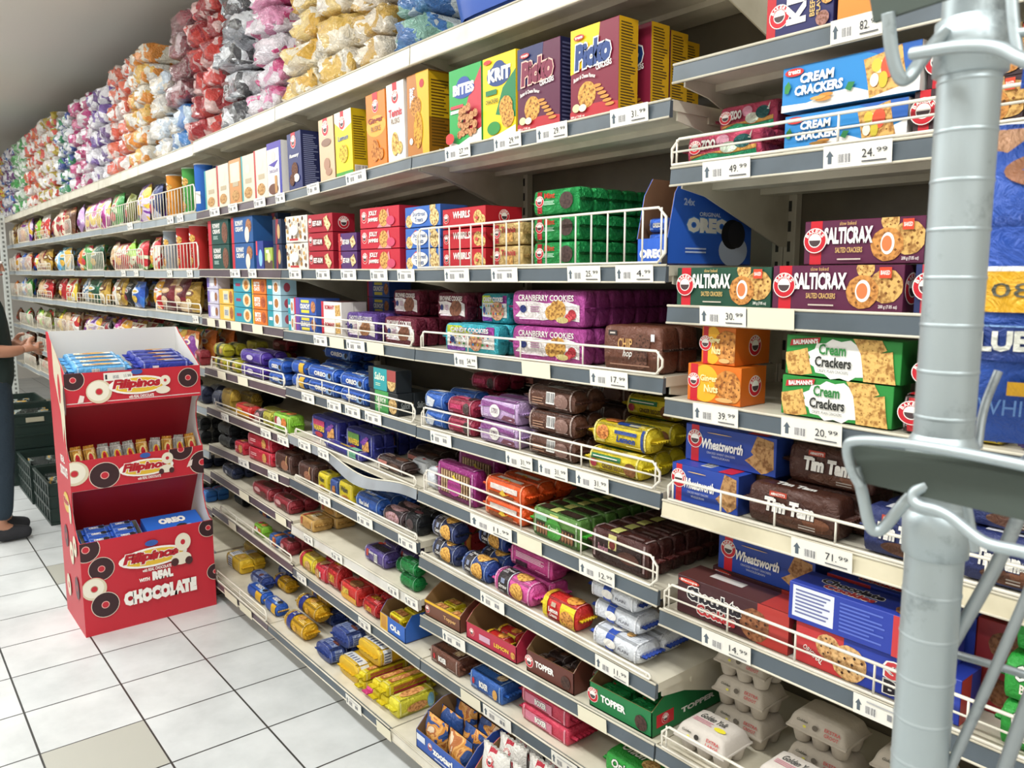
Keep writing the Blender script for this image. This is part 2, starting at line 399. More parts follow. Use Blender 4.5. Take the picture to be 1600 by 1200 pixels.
def bag(w, h, t, D):
    b = MB(); kind = D.get('k', 'film'); mat = D['mat'] if 'mat' in D else M(D['c'], kind); r = random.Random(hash(D['desc']) % 99 if False else len(D['desc']))
    p1, p2 = r.random()*6, r.random()*6
    def th(u, v):
        w_ = max(0, math.sin(PI*min(1, max(0, (v-.05)/.9))))**.5; return t/2*w_*max(0, 1-abs(2*u-1)**3)**.6*(1+.12*math.sin(5*u+p1)*math.sin(7*v+p2))+.0015
    def px(u, v): return (u-.5)*w*(1-.07*math.sin(PI*v)**2+.02*math.sin(9*v+p2))
    for s in (-1, 1): b.grid(lambda u, v: (px(u if s < 0 else 1-u, v), s*th(u if s < 0 else 1-u, v), v*h), 10, 12, mat)
    if 'f' in D: b.art(lambda u, v, e: (px(u, v)*.97, -th(u, v)-e-.0012, v*h), w/h, D['f'], kind)
    out = [('bag', b.mesh('bag'))]
    if D.get('seal', 0):
        c = MB(); m = 14; em = M(D.get('e', D['c']), kind)
        for k in range(m):
            x0, x1 = (-.5+k/m)*w, (-.5+(k+1)/m)*w; y = .002*(-1)**k
            for o in (-.0022, .0022): c.add([(x0, y+o, h*.95), (x1, -y+o, h*.95), (x1, -y+o, h+.004), (x0, y+o, h+.004)], [(0, 1, 2, 3) if o < 0 else (3, 2, 1, 0)], em)
        out.append(('crimped_seal', c.mesh('crimped_seal')))
    return out
def can(w, h, d, D):
    b = MB(); r = w/2; b.lathe([(r*.96, 0), (r, .003), (r, h-.012), (r*1.02, h-.01), (r*1.02, h-.006)], M(D['c']), 22)
    b.art(lambda u, v, e: ((r+e+.0006)*math.sin((u-.5)*2.6), -(r+e+.0006)*math.cos((u-.5)*2.6), v*h), 2.6*r/h, D.get('f', []))
    c = MB(); c.lathe([(r*1.04, h-.007), (r*1.04, h), (r*.9, h), (r*.88, h-.002)], M(D.get('lid', '#e8e8e6')), 22)
    return [('can', b.mesh('can')), ('lid', c.mesh('lid'))]
def tray(w, h, d, D):
    """shelf-ready carton with a cut-down front"""
    b = MB(); o, k = M(D['c']), M(D.get('inner', '#8a6a48')); fh = D.get('fh', .45)*h; t = .0015; x, y = w/2, d/2
    b.box(-x, x, -y, y, 0, .003, k)
    def wall(x0, x1, y0, y1, z1, m): b.box(x0, x1, y0, y1, 0, z1, m)
    wall(-x, x, -y, -y+t, fh, o); wall(-x+t, x-t, -y+t, -y+2*t, fh, k)
    wall(-x, x, y-t, y, h, o); wall(-x+t, x-t, y-2*t, y-t, h, k)
    s = D.get('slope', .4)
    for sx in (-1, 1):
        poly = [(-y, 0), (y, 0), (y, h), (-y+s*d, h), (-y+s*d*.45, h*.8), (-y, fh)]
        b.prism(poly, 'x', sx*x-(t if sx > 0 else 0), sx*x+(0 if sx > 0 else t), o)
        b.prism(poly, 'x', sx*(x-t)-(t if sx > 0 else 0), sx*(x-t)+(0 if sx > 0 else t), k)
    b.art(lambda u, v, e: ((u-.5)*w, -y-e, v*fh), w/fh, D.get('f', []))
    rh = h*.8 if D.get('rfull') else fh; rs = 1-s*.6 if D.get('rfull') else 1.
    b.art(lambda u, v, e: (x+e, (u*rs+1-rs-.5)*d, v*rh), d*rs/rh, D.get('r', []))
    return [('tray', b.mesh('tray'))]
def eggs(w, h, d, D):
    b = MB(); m = M(D['c'], 'pulp'); zr = h*.5
    b.box(-w/2, w/2, -d/2, d/2, zr-.003, zr+.002, m, .001)
    for i in range(3):
        for j in range(2):
            b.lathe([(.012, 0), (.016, .002), (.0235, zr-.003)], m, 12, (i-1)*w*.315, (j-.5)*d*.46)
    out = [('tray_base', b.mesh('tray_base'))]
    c = MB(); P = [(-.5, 0), (-.485, .1), (-.40, .82), (-.33, 1), (.33, 1), (.40, .82), (.485, .1), (.5, 0)]
    def lid(u, v):
        q = v*(len(P)-1); i = min(int(q), len(P)-2); f = q-i; y = P[i][0]+(P[i+1][0]-P[i][0])*f; z = P[i][1]+(P[i+1][1]-P[i][1])*f
        ends = max(0, 1-abs(2*u-1)**7)**.5; sc = 1-.05*math.cos(2*PI*u*3)**2*(z > .05)
        return ((u-.5)*w*(1-.05*z), y*d*sc, zr+.002+(h-zr-.002)*z*(.0+ends))
    c.grid(lid, 24, 21, m)
    def ff(u, v, e):
        t = .12+.66*v; z = .1+.72*(t-.12)/.66*1.0; y = -.485+.085*(z-.1)/.72
        return ((u-.5)*w*.92, y*d-e-.0016, zr+.002+(h-zr-.002)*z+.001)
    c.art(ff, w/(h*.4), D.get('f', []), 'matt')
    c.art(lambda u, v, e: ((u-.5)*w*.9, (v-.5)*d*.62, h+e+.0012), w/d/.62, D.get('t', []), 'matt')
    out.append(('lid', c.mesh('lid'))); return out
def bundle(w, h, d, D):
    """clear bag tied over a few layers of packets: a slumped lumpy pillow"""
    b = MB(); r = random.Random(D.get('seed', 1)); q = [r.random()*6.3 for _ in range(9)]
    def fn(u, v):
        th = 2*PI*u; ph = PI*(v-.5); cu, su, cv, sv = math.cos(th), math.sin(th), math.cos(ph), math.sin(ph)
        g = lambda x, e: math.copysign(abs(x)**e, x)
        L = 1+.10*math.sin(3*th+q[0])*cv+.08*math.sin(5*th+4*ph+q[1])*cv+.07*math.sin(9*th-6*ph+q[2])*cv+.05*math.sin(14*th+9*ph+q[3])*cv
        return (w/2*g(cu, .45)*g(cv, .35)*L, d/2*g(su, .45)*g(cv, .35)*L, h/2+h/2*g(sv, .5)*(1+.12*math.sin(4*th+q[4])*cv))
    b.grid(fn, 30, 16, M('#ffffff'), True, True)
    lo = [min(q[i] for q in b.v) for i in range(3)]; hi = [max(q[i] for q in b.v) for i in range(3)]
    b.v = [((x-(lo[0]+hi[0])/2)*w/(hi[0]-lo[0]), (y-(lo[1]+hi[1])/2)*d/(hi[1]-lo[1]), (z-lo[2])*h/(hi[2]-lo[2])) for x, y, z in b.v]
    return [('bag', b.mesh('bag'))]
SHAPES = dict(carton=carton, flow=flow, bag=bag, can=can, tray=tray, eggs=eggs, bundle=bundle)
MESH = {}
def meshes(name, w, h, d):
    key = (name, round(w, 3), round(h, 3), round(d, 3))
    if key not in MESH: MESH[key] = SHAPES[DES[name]['s']](w, h, d, DES[name])
    return MESH[key]
def spawn(name, w, h, d, loc, rot=(0, 0, 0), objname=None):
    D = DES[name]; ps = meshes(name, w, h, d); nm = objname or D.get('name') or (D['s'] == 'flow' and {'cookies': 'cookie_packet', 'wafers': 'wafer_packet'}.get(D['cat'], 'foil_packet' if D.get('k') == 'foil' else 'biscuit_roll' if D.get('n', 5) < 4 else 'biscuit_packet')) or {'carton': 'biscuit_carton', 'flow': 'biscuit_packet', 'bag': 'snack_bag', 'can': 'crisp_can', 'tray': 'display_tray', 'eggs': 'egg_carton', 'bundle': 'snack_bundle'}[D['s']]
    o = link(nm, ps[0][1], None, loc); o.rotation_euler = rot
    for pn, me in ps[1:]: link(pn, me, o)
    return o
DES = {}
def des(key, s, c, desc, cat, **k): DES[key] = dict(s=s, c=c, desc=desc, cat=cat, **k)
# ------------------------------------------------------------------ shelving
RAIL = .04
class Shelf:
    def __init__(s, x0, x1, zl, zr, phrase, y0=0.): s.x0, s.x1, s.zl, s.zr, s.phrase, s.y0 = x0, x1, zl, zr, phrase, y0
    def z(s, x): return s.zl+(s.zr-s.zl)*(x-s.x0)/(s.x1-s.x0)
    @property
    def tilt(s): return -math.atan2(s.zr-s.zl, s.x1-s.x0)
SH = {}
LV = ['top shelf', 'second shelf', 'third shelf', 'fourth shelf', 'fifth shelf', 'sixth shelf', 'seventh shelf', 'eighth shelf', 'ninth shelf', 'bottom shelf']
CREAM, GUARDW = M('#d6cfbc', 'enamel'), M('#e6e0d2', 'enamel')
def shelf_part(bay, key, x0, x1, zl, zr, phrase, rail='#5d6870', y0=0., depth=.44, lip=None, sag=False):
    s = Shelf(x0, x1, zl, zr, phrase, y0); SH[key] = s; e = .003
    b = MB(); X0, X1 = x0+e, x1-e; z0, z1 = s.z(X0), s.z(X1); t = .022
    vs = [(X0, y0, z0), (X1, y0, z1), (X1, depth, z1), (X0, depth, z0)]; vs += [(x, y, z-t) for x, y, z in vs]
    b.add(vs, [(0, 1, 2, 3), (7, 6, 5, 4), (0, 4, 5, 1), (1, 5, 6, 2), (2, 6, 7, 3), (3, 7, 4, 0)], CREAM)
    for yy in (.12, .3):   # folded stiffening channels under the board
        vs = [(X0, yy, z0-t), (X1, yy, z1-t), (X1, yy+.05, z1-t), (X0, yy+.05, z0-t)]; vs += [(x, y, z-.014) for x, y, z in vs]
        b.add(vs, [(7, 6, 5, 4), (0, 4, 5, 1), (1, 5, 6, 2), (2, 6, 7, 3), (3, 7, 4, 0)], CREAM)
    o = b.build('shelf', bay); s.obj = o
    r = MB(); a, c = .004, (-.036 if not lip else -lip)
    if sag:     # rail sprung loose and bowed down along its right half
        n = 28; T = [i/n for i in range(n+1)]; dr = [.036*math.sin(PI*(q-.3)/.66)**2 if .3 < q < .96 else 0 for q in T]; xs = [X0+(X1-X0)*q for q in T]
        for f, q in ((.0, 1), (-.001, -1)): r.add([(x, y0-.012+f-k*.5, s.z(x)+c-k) for x, k in zip(xs, dr)]+[(x, y0-.009+f, s.z(x)-.002-k) for x, k in zip(xs, dr)], [(i, i+1, n+2+i, n+1+i)[::q] for i in range(n)], M(rail, 'enamel'), True)
        r.tube([(x, y0-.0095, s.z(x)-.001-k) for x, k in zip(xs, dr)], .0026, CREAM, 6)
    else:
        vs = [(X0, y0-.012, z0+c), (X1, y0-.012, z1+c), (X1, y0-.009, z1+a-.006), (X0, y0-.009, z0+a-.006)]; vs += [(x, y0-.0005, z) for x, y, z in vs]
        r.add(vs, [(0, 1, 2, 3), (4, 7, 6, 5), (0, 4, 5, 1), (1, 5, 6, 2), (3, 2, 6, 7), (0, 3, 7, 4)], M(rail, 'enamel'))
        r.tube([(X0, y0-.009, z0+a-.004), (X1, y0-.009, z1+a-.004)], .003, CREAM, 6); r.tube([(X0, y0-.012, z0+c), (X1, y0-.012, z1+c)], .0025, CREAM, 6)
    r.build('price_rail', o)
    for xx in (X0+.004, X1-.008):
        k = MB(); zz = s.z(xx)-t; k.prism([(y0+.02, zz), (depth, zz), (depth, zz-.13), (depth-.05, zz-.13), (y0+.1, zz-.03), (y0+.02, zz-.018)], 'x', xx, xx+.004, CREAM)
        k.build('bracket', o)
    return s
def guard(key, xl, xr, hh, rows=2, dx=.2, y=-.006, px=True, lean=0.):
    """white wire guard clipped along a shelf front: rows horizontal wires, uprights every dx"""
    s = SH[key]; y = s.y0+y; a = solve_x(xl, y, s.z) if px else xl; b = solve_x(xr, y, s.z) if px else xr
    a, b = max(a, s.x0+.006), min(b, s.x1-.006); g = MB(); r = .0028; zz = lambda x, f: s.z(x)+.006+f*hh; Y = lambda f: y-.004+lean*f*hh; rc = min(.02, hh*.35)
    pts = [(a, Y(0), zz(a, 0)), (b-rc, Y(0), zz(b, 0)), (b, Y(rc/hh), zz(b, 0)+rc), (b, Y(1-rc/hh), zz(b, 1)-rc), (b-rc, Y(1), zz(b, 1)), (a+rc, Y(1), zz(a, 1)), (a, Y(1-rc/hh), zz(a, 1)-rc), (a, Y(rc/hh), zz(a, 0)+rc)]
    g.tube(pts, r*1.15, GUARDW, 6, True)
    for i in range(1, rows-1 if rows > 2 else 0): f = i/(rows-1); g.tube([(a, Y(f), zz(a, f)), (b, Y(f), zz(b, f))], r*.85, GUARDW, 5)
    n = max(1, round((b-a)/dx))
    for i in range(0, n+1):
        x = a+.012+(b-a-.024)*i/n; g.tube([(x, Y(0), zz(x, 0)), (x, Y(1), zz(x, 1))], r*.8, GUARDW, 5)
    g.build('wire_guard', s.obj)
def bay(name_label, x0, x1, far=False):
    e = empty('shelving_bay', ((x0+x1)/2, .2, 0)); tag(e, name_label, 'shelving', 'shelving bays along the aisle'); bpy.context.view_layer.update()
    e.location = (0, 0, 0)
    b = MB(); b.box(x0, x1, .446, .456, .1, 2.3, M('#6f6757', 'enamel')); b.build('back_panel', e)
    for x in (x0+.001, x1-.031) if not far else (x0+.001,):
        u = MB(); u.box(x, x+.03, .42, .446, 0, 2.32, M('#cfc8b6', 'enamel'), .002)
        for k in range(46): u.box(x+.011, x+.019, .4192, .42, .08+k*.048, .105+k*.048, M('#3a3833'))
        u.build('upright', e)
    return e
# ------------------------------------------------------------------ putting packs on shelves
def put(name, key, xl, xr=None, h=.06, d=.06, n=1, k=1, y=.012, w=None, cols=1, along='x', gap=.003, jit=.0, rx=0., skip=(), rz=0., dz=0., phrase=None, only=None, yj=0., free=False):
    s = SH[key]; D = DES[name]; rr = random.Random('%s%s%s' % (name, key, xl)); Y = s.y0+y
    a = solve_x(xl, Y, s.z); fw = w if w else (solve_x(xr, Y, s.z)-a)/cols
    fw -= .005; a += .0025; out = []
    tot = fw*cols+gap*(cols-1); c0, c1 = s.x0+.01-a, a+tot-(s.x1-.01)
    if free: pass
    elif 0 < c0 < .08: a += c0
    elif 0 < c1 < .08: a -= c1
    fd = d
    lim = None if free else (s.x0+.004, s.x1-.004)
    W, DD = (fw, d) if along == 'x' else (d, fw)
    for c in range(cols):
        SID[0] += 1; sid = SID[0]
        for j in range(k):
            for i in range(n):
                if (i, j) in skip or (only and (i, j) not in only): continue
                x = a+fw/2+c*(fw+gap)+rr.uniform(-1, 1)*min(jit, .002); yy = Y+fd/2+j*(fd+gap)+rr.uniform(0, 1)*yj
                z = s.z(x)+.0012+i*(h+.0026)+dz
                o = spawn(name, W, h, DD, (x, yy, z), (rx, s.tilt if along == 'x' else 0, rz+(PI/2 if along == 'y' else 0)+rr.uniform(-1, 1)*min(jit, .002)*3))
                item(o, D['desc'], D['cat'], phrase or s.phrase, i, n, j, sid, None, lim); out.append(o)
    return out
def place(name, key, x_px, w, h, d, y=.03, z=0., rz=0., rx=0., ry=0., phrase=None):
    s = SH[key]; x = solve_x(x_px, s.y0+y, s.z); o = spawn(name, w, h, d, (x, s.y0+y+d/2*abs(math.cos(rz))+w/2*abs(math.sin(rz)), s.z(x)+.0006+z), (rx, ry, rz))
    item(o, DES[name]['desc'], DES[name]['cat'], phrase or s.phrase); return o
TK = {}
def ticket(key, xl, xr, price='', col='#e9e6dc', blank=False, item_name=''):
    s = SH[key]; y = s.y0-.0128; a, b = solve_x(xl, y, s.z), solve_x(xr, y, s.z); w = b-a; h = .038; kk = (round(w, 2), price, col, blank, item_name); w = max(.03, round(w, 2))
    if kk not in TK:
        m = MB(); m.box(-w/2, w/2, -.0008, 0, 0, h, M(col, 'matt'))
        fm = lambda u, v, e: ((u-.5)*w, -.0008-e, v*h)
        if not blank:
            ops = [('P', '#5c666e', [(.07, .2), (.13, .2), (.13, .52), (.16, .52), (.10, .78), (.04, .52), (.07, .52)]), ('K', .22, .15, .42, .62)]
            if item_name: ops.append(('T', item_name, '#77777c', .2, .74, .85, .9, {'b': 0}))
            if price: p = price.split('.'); ops += [('T', p[0]+'.', '#3c3c40', .58, .34, .76, .7, {'b': 0}), ('T', p[1], '#3c3c40', .79, .5, .94, .7, {'b': 0}), ('L', '#55555a', .58, .12, .95, .24, 1)]
            else: ops += [('R', '#88888c', .62, .3, .7, .6), ('R', '#88888c', .73, .3, .79, .6), ('L', '#aaaaae', .25, .75, .85, .88, 1)]
            m.art(fm, w/h, ops, 'matt')
        TK[kk] = m.mesh('price_ticket')
    x = (a+b)/2; o = link('price_ticket', TK[kk], None, (x, y-.0026, s.z(x)-.036)); o.rotation_euler = (.06, s.tilt, 0)
    desc = 'blank cream price strip on rail' if blank else 'white price ticket%s on rail' % (' reading '+price if price else ''); item(o, desc, 'price ticket', s.phrase, plural='price tickets on the shelf rails'); return o
# ------------------------------------------------------------------ pack artwork
def G(title, tc='#f4efe6', sub=None, sc='#e8c66a', strip='#c5202e', pic='C', pc='#d09a52', box=None, bx=.26, ol=None, ty=.5, it=.1, wide=.66):
    """house layout: red maker's strip and badge at the left, name in the middle, picture of the biscuit at the right"""
    o = []
    if strip: o += [('R', strip, .06, 0, .17, 1)]
    if box: o += [('E', box, (bx+wide)/2, .5, (wide-bx)*.62, .42)]
    if pic == 'C': o += [('C', .83, .45, .36, pc), ('C', .93, .3, .26, pc)]
    elif pic == 'Q': o += [('Q', .82, .5, .36, .35, pc)]
    elif pic == 'S': o += [('C', .84, .68, .22, pc), ('C', .84, .42, .24, pc), ('C', .82, .2, .22, pc)]
    o += [('T', title, tc, bx, ty-.02, wide, ty+.34, dict(b=.035, i=it, **({'o': ol, 'w': .05} if ol else {})))]
    if sub: o += [('T', sub, sc, bx+.06, ty-.24, wide-.06, ty-.1, {'b': .01})]
    if strip: o += [('B', .115, .55, .27)]
    return o
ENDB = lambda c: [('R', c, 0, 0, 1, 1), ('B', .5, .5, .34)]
W, K = '#f4f1ea', '#26222a'
def salt(c): return [('R', '#c5202e', .055, 0, .16, 1), ('E', c, .5, .5, .01, .01), ('C', .73, .93, .2, '#e0b46a'), ('C', .88, .55, .36, '#d8ac62'), ('C', .715, .42, .36, '#cf8f46'), ('E', '#f3ede2', .72, .44, .055, .24), ('E', '#e07a48', .715, .44, .04, .17),
    ('T', 'SALTICRAX', W, .185, .46, .6, .84, {'b': .045}), ('T', 'SALTED CRACKERS', '#d9b36a', .29, .26, .52, .38, {'b': .015}), ('L', '#cfc3b4', .31, .08, .52, .15, 1), ('T', 'slow baked', '#d9b36a', .32, .88, .46, .96, {'b': 0}),
    ('R', '#d8482c', .835, .72, .92, .95), ('T', 'BAKED', W, .845, .79, .91, .88, {'b': .02}), ('T', '200 g (7.05 oz)', W, .84, .06, .97, .15, {'b': .01}), ('B', .11, .55, .29)]
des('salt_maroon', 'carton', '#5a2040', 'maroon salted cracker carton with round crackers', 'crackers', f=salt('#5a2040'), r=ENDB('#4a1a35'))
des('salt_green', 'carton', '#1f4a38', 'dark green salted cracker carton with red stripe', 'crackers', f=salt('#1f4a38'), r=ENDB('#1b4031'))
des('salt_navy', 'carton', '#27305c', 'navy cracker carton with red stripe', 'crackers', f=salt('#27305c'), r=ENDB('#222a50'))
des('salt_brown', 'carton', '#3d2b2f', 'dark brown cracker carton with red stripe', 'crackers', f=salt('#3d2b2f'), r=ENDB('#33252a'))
cream = [('P', W, [(0, 0), (1, 0), (1, .5), (.86, .34), (.7, .12), (.55, .3), (.4, .28), (.2, .14), (0, .16)]), ('P', '#2c5fae', [(.62, 1), (1, 1), (1, .55), (.9, .5), (.8, .8)]), ('Q', .77, .5, .46, .2, '#e0b064'), ('E', '#f2e6c0', .73, .62, .04, .13), ('E', '#d8c04a', .71, .66, .035, .14), ('E', '#e2583c', .79, .6, .05, .24), ('E', '#c9b63a', .76, .34, .03, .17), ('E', '#f4ead0', .7, .36, .03, .14),
    ('E', '#c8322c', .1, .86, .075, .09), ('T', 'treats', W, .05, .82, .15, .92, {'b': .03}), ('T', 'CREAM', W, .15, .58, .41, .8, {'b': .05, 'i': .05}), ('T', 'CRACKERS', W, .11, .32, .48, .54, {'b': .05, 'i': .05}), ('P', '#3c8a44', [(.03, .42), (.06, .4), (.08, .55), (.06, .68), (.03, .58)]), ('P', '#2f7d46', [(.5, .28), (.54, .22), (.57, .4), (.52, .42)]),
    ('E', '#c88a3c', .34, .16, .06, .05), ('E', '#c88a3c', .36, .24, .055, .045), ('E', '#d9a154', .3, .2, .06, .04)]
des('cream', 'carton', '#2f86c8', 'blue and white cracker carton with topped square cracker', 'crackers', f=cream, r=[('R', '#e9e7e2', 0, 0, 1, 1)], t=[('R', '#e6e9ee', 0, 0, 1, 1)])
baum = [('P', '#f4f2ec', [(.5+.27*(1+.13*(i % 2))*math.cos(i*.2618), .46+.44*(1+.16*(i % 2))*math.sin(i*.2618)) for i in range(24)]), ('Q', .12, .3, .36, .25, '#e4b768'), ('Q', .74, .9, .34, .5, '#e4b768'), ('Q', .82, .32, .42, .15, '#e4b768'),
    ('P', '#b92f33', [(.04, .72), (.31, .84), (.32, .98), (.05, .88)]), ('T', "BAUMANN'S", W, .07, .79, .3, .91, {'b': .04, 'r': .1}), ('T', 'Cream', '#2f7d3c', .31, .56, .55, .83, {'b': .03}), ('T', 'Crackers', '#2d2f2c', .28, .26, .6, .52, {'b': .03}), ('T', 'CRISPY, PLAIN CRACKERS', '#5a5a58', .31, .12, .58, .2, {'b': 0})]
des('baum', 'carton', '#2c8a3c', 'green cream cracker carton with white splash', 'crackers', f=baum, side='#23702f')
ging = [('E', '#f0b02c', .34, .5, .26, .5), ('R', '#c5202e', .06, 0, .2, 1), ('C', .76, .5, .4, '#d08a3c'), ('C', .84, .36, .3, '#d8954a'), ('B', .13, .55, .2), ('T', 'Ginger', '#f6e9a8', .26, .52, .58, .74, {'b': .03}), ('T', 'Nuts', '#f6e9a8', .34, .28, .6, .48, {'b': .03}), ('E', '#e0b070', .72, .12, .16, .06)]
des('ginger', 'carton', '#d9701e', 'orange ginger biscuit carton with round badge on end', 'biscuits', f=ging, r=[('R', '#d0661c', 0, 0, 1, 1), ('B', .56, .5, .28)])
wh = [('R', '#c5202e', .07, 0, .16, 1), ('P', '#b58a58', [(.74, .55), (.8, .98), (.97, .9), (.98, .2), (.9, .05), (.84, .3)], 'bake'), ('P', '#c99c66', [(.68, .3), (.78, .5), (.93, .1), (.86, .02)], 'bake'), ('B', .115, .62, .25), ('T', 'Wheatsworth', W, .2, .4, .66, .68, {'b': .035, 'i': .22}), ('T', 'CRACKED WHEAT CRACKERS', '#c8ccd8', .26, .28, .58, .34, {'b': 0}), ('T', 'WHOLEGRAIN', '#c8ccd8', .32, .18, .52, .24, {'b': 0}), ('E', '#d9b36a', .4, .85, .14, .012)]
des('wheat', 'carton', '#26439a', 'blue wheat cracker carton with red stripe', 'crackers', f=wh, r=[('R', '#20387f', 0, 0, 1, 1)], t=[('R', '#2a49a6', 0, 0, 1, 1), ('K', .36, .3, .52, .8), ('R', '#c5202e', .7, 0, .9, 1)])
tim = lambda c, x: [('E', '#5a3726', .62, .18, .4, .16), ('E', '#7a4c34', .8, .28, .16, .16), ('T', 'Tim Tam', W, .16, .34, .78, .76, {'b': .06, 'i': .12, 'o': c, 'w': .05}), ('R', '#b8402a', .22, .8, .44, .95), ('T', "ARNOTT'S", W, .24, .83, .42, .91, {'b': .03}), ('L', '#b0a49a', .6, .06, .9, .2, 2)]
des('tim', 'flow', '#4a2a20', 'brown chocolate biscuit packet with white lettering', 'biscuits', f=tim('#3a1f18', 0), t=[('T', 'Tim Tam', W, .2, .3, .7, .7, {'b': .06})], n=7)
des('tim_blue', 'flow', '#2b3568', 'navy chocolate biscuit packet with white lettering', 'biscuits', f=tim('#20284f', 0)+[('T', 'Double Coat', W, .7, .4, .95, .6, {'b': .01})], t=[('R', '#e8e8ee', .2, .2, .8, .8)], n=7)
ck = lambda red, b: [('R', '#b23a34', .74, 0, 1, 1), ('C', .72, .42, .4, '#9a6440' if b else '#d9a86a', '#3a2015')] + [('T', 'Chocolate', K, .1, .44, .6, .8, {'b': .05, 'o': W, 'w': .06}), ('T', 'Cookies', '#c43a3e', .2, .14, .56, .42, {'b': .05, 'o': W, 'w': .06}), ('E', '#c8402f', .12, .9, .1, .07), ('T', 'Biscopa', W, .04, .86, .2, .94, {'b': .02})]
des('choc_brown', 'carton', '#46262a', 'dark brown chocolate cookie carton with red end', 'biscuits', f=ck(0, 1), t=[('R', '#55302e', 0, 0, 1, 1), ('R', '#c9c5c0', .2, .5, .5, .8), ('R', '#b23a34', .76, 0, 1, 1)], r=[('R', '#a8332f', 0, 0, 1, 1), ('C', .5, .5, .36, '#9a6440')])
des('choc_blue', 'carton', '#2c3fa0', 'royal blue chocolate cookie carton with red panel', 'biscuits', f=[('R', '#c23a3c', 0, 0, .32, 1), ('C', .22, .62, .3, '#dcae74', '#3a2015'), ('C', .36, .42, .42, '#e2b87e', '#3a2015'), ('T', 'ORIGINAL', W, .05, .25, .2, .38, {'r': -.5}), ('T', 'Soft', '#c43a3e', .58, .45, .9, .85, {'b': .05, 'o': W, 'w': .06}), ('T', 'Baked', K, .58, .1, .92, .42, {'b': .05, 'o': W, 'w': .06})], t=[('T', 'Chocolate', K, .14, .5, .56, .8, {'b': .05, 'o': W, 'w': .06}), ('T', 'Cookies', '#c43a3e', .2, .2, .54, .48, {'b': .05, 'o': W, 'w': .06}), ('C', .75, .4, .3, '#9a6440')], r=[('R', '#a8332f', 0, 0, .5, 1)])
des('choc_blue_side', 'carton', '#2c3fa0', 'royal blue cookie carton lying with nutrition table outwards', 'biscuits', f=[('R', '#dfe2ea', .03, .12, .32, .94), ('L', '#6a70a0', .05, .2, .3, .88, 7), ('L', '#5c70c8', .36, .12, .66, .9, 8), ('R', '#c23a3c', .7, 0, 1, 1), ('C', .84, .5, .38, '#dcae74', '#3a2015')], t=[('T', 'Chocolate', K, .14, .5, .56, .8, {'b': .05, 'o': W, 'w': .06}), ('T', 'Cookies', '#c43a3e', .2, .2, .54, .48, {'b': .05, 'o': W, 'w': .06}), ('C', .75, .4, .3, '#9a6440')])
des('red_cookie', 'carton', '#8f2426', 'dark red cookie carton seen behind the post', 'biscuits', f=[('C', .6, .5, .3, '#8a5a3a')], r=[('R', '#28398f', 0, 0, 1, 1)])
des('onion', 'flow', '#2c9a3a', 'bright green onion biscuit packet', 'biscuits', f=[('T', 'Onion', W, .1, .48, .62, .9, {'b': .03, 'i': .2, 'o': '#1c5a24', 'w': .05}), ('T', 'Biscuits', '#f0e6d8', .18, .18, .6, .42, {'b': .03}), ('C', .8, .35, .34, '#d8b070')], t=[('T', 'Onion', W, .1, .4, .6, .85, {'b': .03, 'i': .2, 'o': '#1c5a24', 'w': .05}), ('C', .8, .4, .3, '#d8b070')], n=6)
zoo = [('P', '#2f9a6a', [(0, 0), (1, 0), (1, .3), (.6, .22), (.3, .34), (0, .16)]), ('P', '#d8a050', [(0, .2), (.3, .36), (.6, .24), (1, .32), (1, .46), (.5, .38), (0, .3)]), ('E', '#e6a8bc', .5, .74, .1, .2), ('E', '#d8e6d0', .6, .46, .13, .2), ('E', '#245a58', .8, .62, .13, .24), ('P', '#f2ece0', [(.88, .7), (.93, .98), (.92, .68)]), ('T', 'ZOO', W, .17, .48, .4, .84, {'b': .06, 'o': '#8a1c3c', 'w': .05}), ('B', .08, .6, .25)]
des('zoo', 'flow', '#c44a66', 'pink and green foil packet of animal shaped biscuits', 'biscuits', f=zoo, k='foil', e='#8a2a40')
des('kips', 'carton', '#28285c', 'navy carton with tall white lettering and red edge', 'crackers', f=[('R', '#b8242c', 0, 0, .14, 1), ('B', .2, .17, .085), ('T', 'KIPS', W, .08, .21, .84, .37, {'b': .05, 'r': PI/2}), ('T', 'BEEF BILTONG', '#d9b36a', .36, .27, 1.04, .31, {'r': PI/2}), ('T', 'FLAVOURED', '#d9b36a', .52, .24, 1.06, .27, {'r': PI/2}), ('C', .9, .4, .05, '#e0a860'), ('C', .92, .22, .05, '#e0a860'), ('C', .86, .08, .05, '#a87a70')])
des('plain_orange', 'carton', '#e08a3a', 'plain orange carton on the highest rail', 'crackers', f=[])
def pick(c1, c2, tcol, out): return [('P', c1, [(0, .52), (.16, .54), (.3, .6), (.45, .62), (.58, .75), (.62, 1), (0, 1)]), ('E', '#b62a34', .55, .06, .62, .1), ('C', .36, .27, .14, '#dca654')]+[('E', '#c98a3e', .57+.055*i, .34-.045*i, .09, .018) for i in range(6)] + [
    ('T', 'Picko', tcol, .1, .56, .86, .84, {'b': .07, 'i': .15, 'o': out, 'w': .05, 'r': .06}), ('T', 'CRACKERS', W, .56, .51, .88, .57, {'b': .03, 'r': .1}), ('E', '#b3262c', .2, .9, .11, .03), ('T', 'treats', W, .12, .885, .28, .915, {'b': .02}), ('T', 'Butter & Cheese Flavour', W, .1, .42, .56, .465, {'arc': .03}), ('T', '200 g / 7.05 oz', W, .04, .03, .34, .06, {}), ('E', '#d8d8a0', .16, .14, .08, .045), ('E', '#ece8c8', .3, .13, .08, .04)]
des('picko_y', 'carton', '#7a1c34', 'tall maroon cracker carton with yellow corner', 'crackers', f=pick('#f0c21c', '#7a1c34', '#23407c', W), r=[('R', '#c89a14', 0, 0, 1, 1), ('L', '#4a3a18', .1, .06, .9, .96, 30)])
